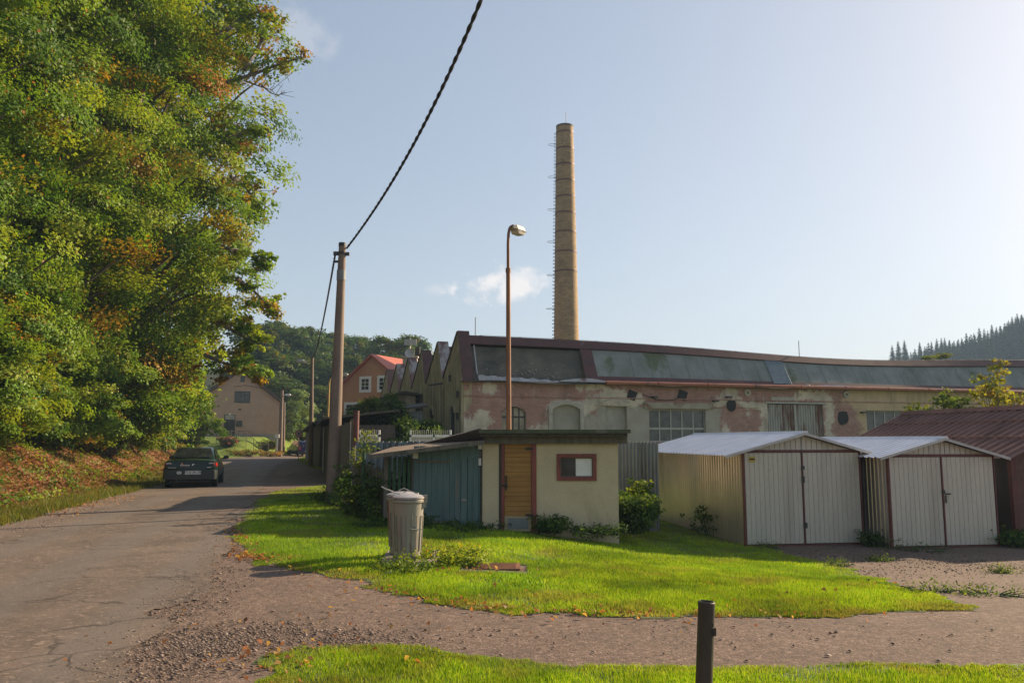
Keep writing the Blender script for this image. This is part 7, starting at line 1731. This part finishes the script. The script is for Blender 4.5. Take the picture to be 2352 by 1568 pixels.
    # dark shrubs in front of the gable wall
    for i, (px, pyt, Y, w, lab) in enumerate(((850, 925, 38, 1.0, 'sunlit topped shrub below the outbuilding gutter'), (880, 912, 36, 1.1, 'dark tall shrub before the saw-tooth gables'), (910, 940, 35, 1.2, 'spreading dark shrub under the lean roof in the factory yard'), (945, 965, 33, 1.1, 'low dark shrub left of the larger white gate'), (835, 985, 34, .8, 'low dark bush behind the rusty iron posts'), (985, 975, 34, .9, 'dark growth behind the larger white gate'))):
        t = at(px, pyt, Y); z = hz(t.x, Y); h = t.z - z; tree('yard_shrub', lab, (t.x, Y), h, (0, 0, h * .55), (w, w, h * .48), 46, 110, .42, .12, 400 + i, pal=WEED + [(0.1, 0.16, 0.03)], wei=(3, 3, 1.5, .5), tr=.05, nl=18, cat='shrub', group='dark shrubs in the factory yard')
    a = at(968, 925, 35.5); z = hz(a.x, 35.5); root = thing('lean_to_roof', 'small grey corrugated lean-to half hidden by shrubs at the gable wall', 'lean-to', (a.x - 2.0, 35.5, z), FA); h = a.z - z
    MB().ribbed((0, 0, 0), (2.1, 0, 0), (2.1, 0, h - .3), (0, 0, h - .55), 14, -.04).build('sheet_wall', M['zinc'], root); MB().hexa([(-.2, -.3, h - .5), (2.3, -.3, h - .15), (2.3, 1.2, h), (-.2, 1.2, h - .3)], [(-.2, -.3, h - .42), (2.3, -.3, h - .07), (2.3, 1.2, h + .08), (-.2, 1.2, h - .22)]).build('roof', M['tar'], root)
    # yellow green ash-like tree behind the barn
    for i, (lab, px, pyb, Y, pts, warm) in enumerate((('upright sunlit young tree with yellowing leaves rising behind the barn roof', 2290, 960, 27.5, [(2290, 830, .10), (2289, 850, .16), (2291, 868, .2), (2296, 885, .26), (2290, 905, .3), (2300, 922, .34), (2262, 870, .16), (2252, 885, .2), (2262, 900, .22), (2310, 935, .34), (2280, 935, .36), (2270, 950, .36), (2298, 950, .36), (2335, 905, .26), (2350, 895, .26), (2345, 925, .3), (2325, 938, .34)], 1),
                                     ('spreading green shrub behind the barn, before the factory window', 2165, 960, 28.0, [(2165, 905, .2), (2178, 915, .26), (2140, 925, .26), (2115, 935, .22), (2098, 942, .16), (2200, 925, .26), (2222, 920, .22), (2150, 945, .3), (2180, 945, .3), (2210, 945, .28), (2125, 950, .26), (2240, 940, .26)], 0))):
        p = at(px, pyb, Y); p.z = hz(p.x, Y); root = thing('young_tree', lab, 'tree', tuple(p)); rng = np.random.default_rng(70 + i); mb = MB(); cl = []
        for (x, y, s) in pts:
            e = at(x, y, Y + rng.normal() * .25) - p; mb.tube([(0, 0, 0), Vector((e.x * .35, e.y * .35, e.z * .6)), e], [.035, .025, .006], 5)
            for k in range(7): cl.append(np.array(e) + rng.normal(size=3) * s * 1.0 + [0, 0, -.1])
        mb.build('trunk', M['bark'], root); pal = ([(0.16, 0.19, 0.02), (0.24, 0.24, 0.03), (0.33, 0.24, 0.03)] if warm else [(0.06, 0.10, 0.02), (0.1, 0.15, 0.02), (0.16, 0.19, 0.03)])
        P, N_, s_, c_ = crown_points(rng, np.array(cl), 11, .2, .13, pal, (2, 2, 1)); leaf_object('crown', P, N_, s_, c_, rng, root)
    # flowers and bushes at the garden fence
    for px, py, lab, pal, s in ((612, 1028, 'garden bush with an orange bloom behind the netting fence', [(0.08, 0.13, 0.02), (0.3, 0.2, 0.03)], 1.0), (525, 1020, 'pink garden flowers behind the netting fence', [(0.1, 0.17, 0.03), (0.42, 0.15, 0.22)], .7), (560, 1040, 'rough tufts along the verge before the netting fence', [(0.13, 0.16, 0.03), (0.28, 0.16, 0.07)], 1.2), (610, 1042, 'dry orange weeds on the verge before the house', [(0.3, 0.17, 0.05), (0.16, 0.18, 0.03)], 1.3)):
        p = gp(px, py + 4); sprig(lab, 'garden_plant', p, 60, .9 if s <= 1 else .4, s * 1.2, 10, .14, pal, (2, 1), int(px), clr=.22)
plants()

# ------------------------------------------------------------------ haze
def haze():
    m, nt, N, L, out = newmat('haze_air'); v = N.new('ShaderNodeVolumePrincipled')
    v.inputs['Color'].default_value = (0.5, 0.72, 1.0, 1); v.inputs['Density'].default_value = HAZE; v.inputs['Anisotropy'].default_value = 0.1
    L.new(v.outputs[0], out.inputs['Volume'])
    o = MB().box(-760, 760, -70, 1150, -30, 150).build('haze', m); tag(o, 'thin bluish evening haze filling the valley air', 'haze', None, 'stuff')
HAZE = 0.0005
if HAZE: haze()
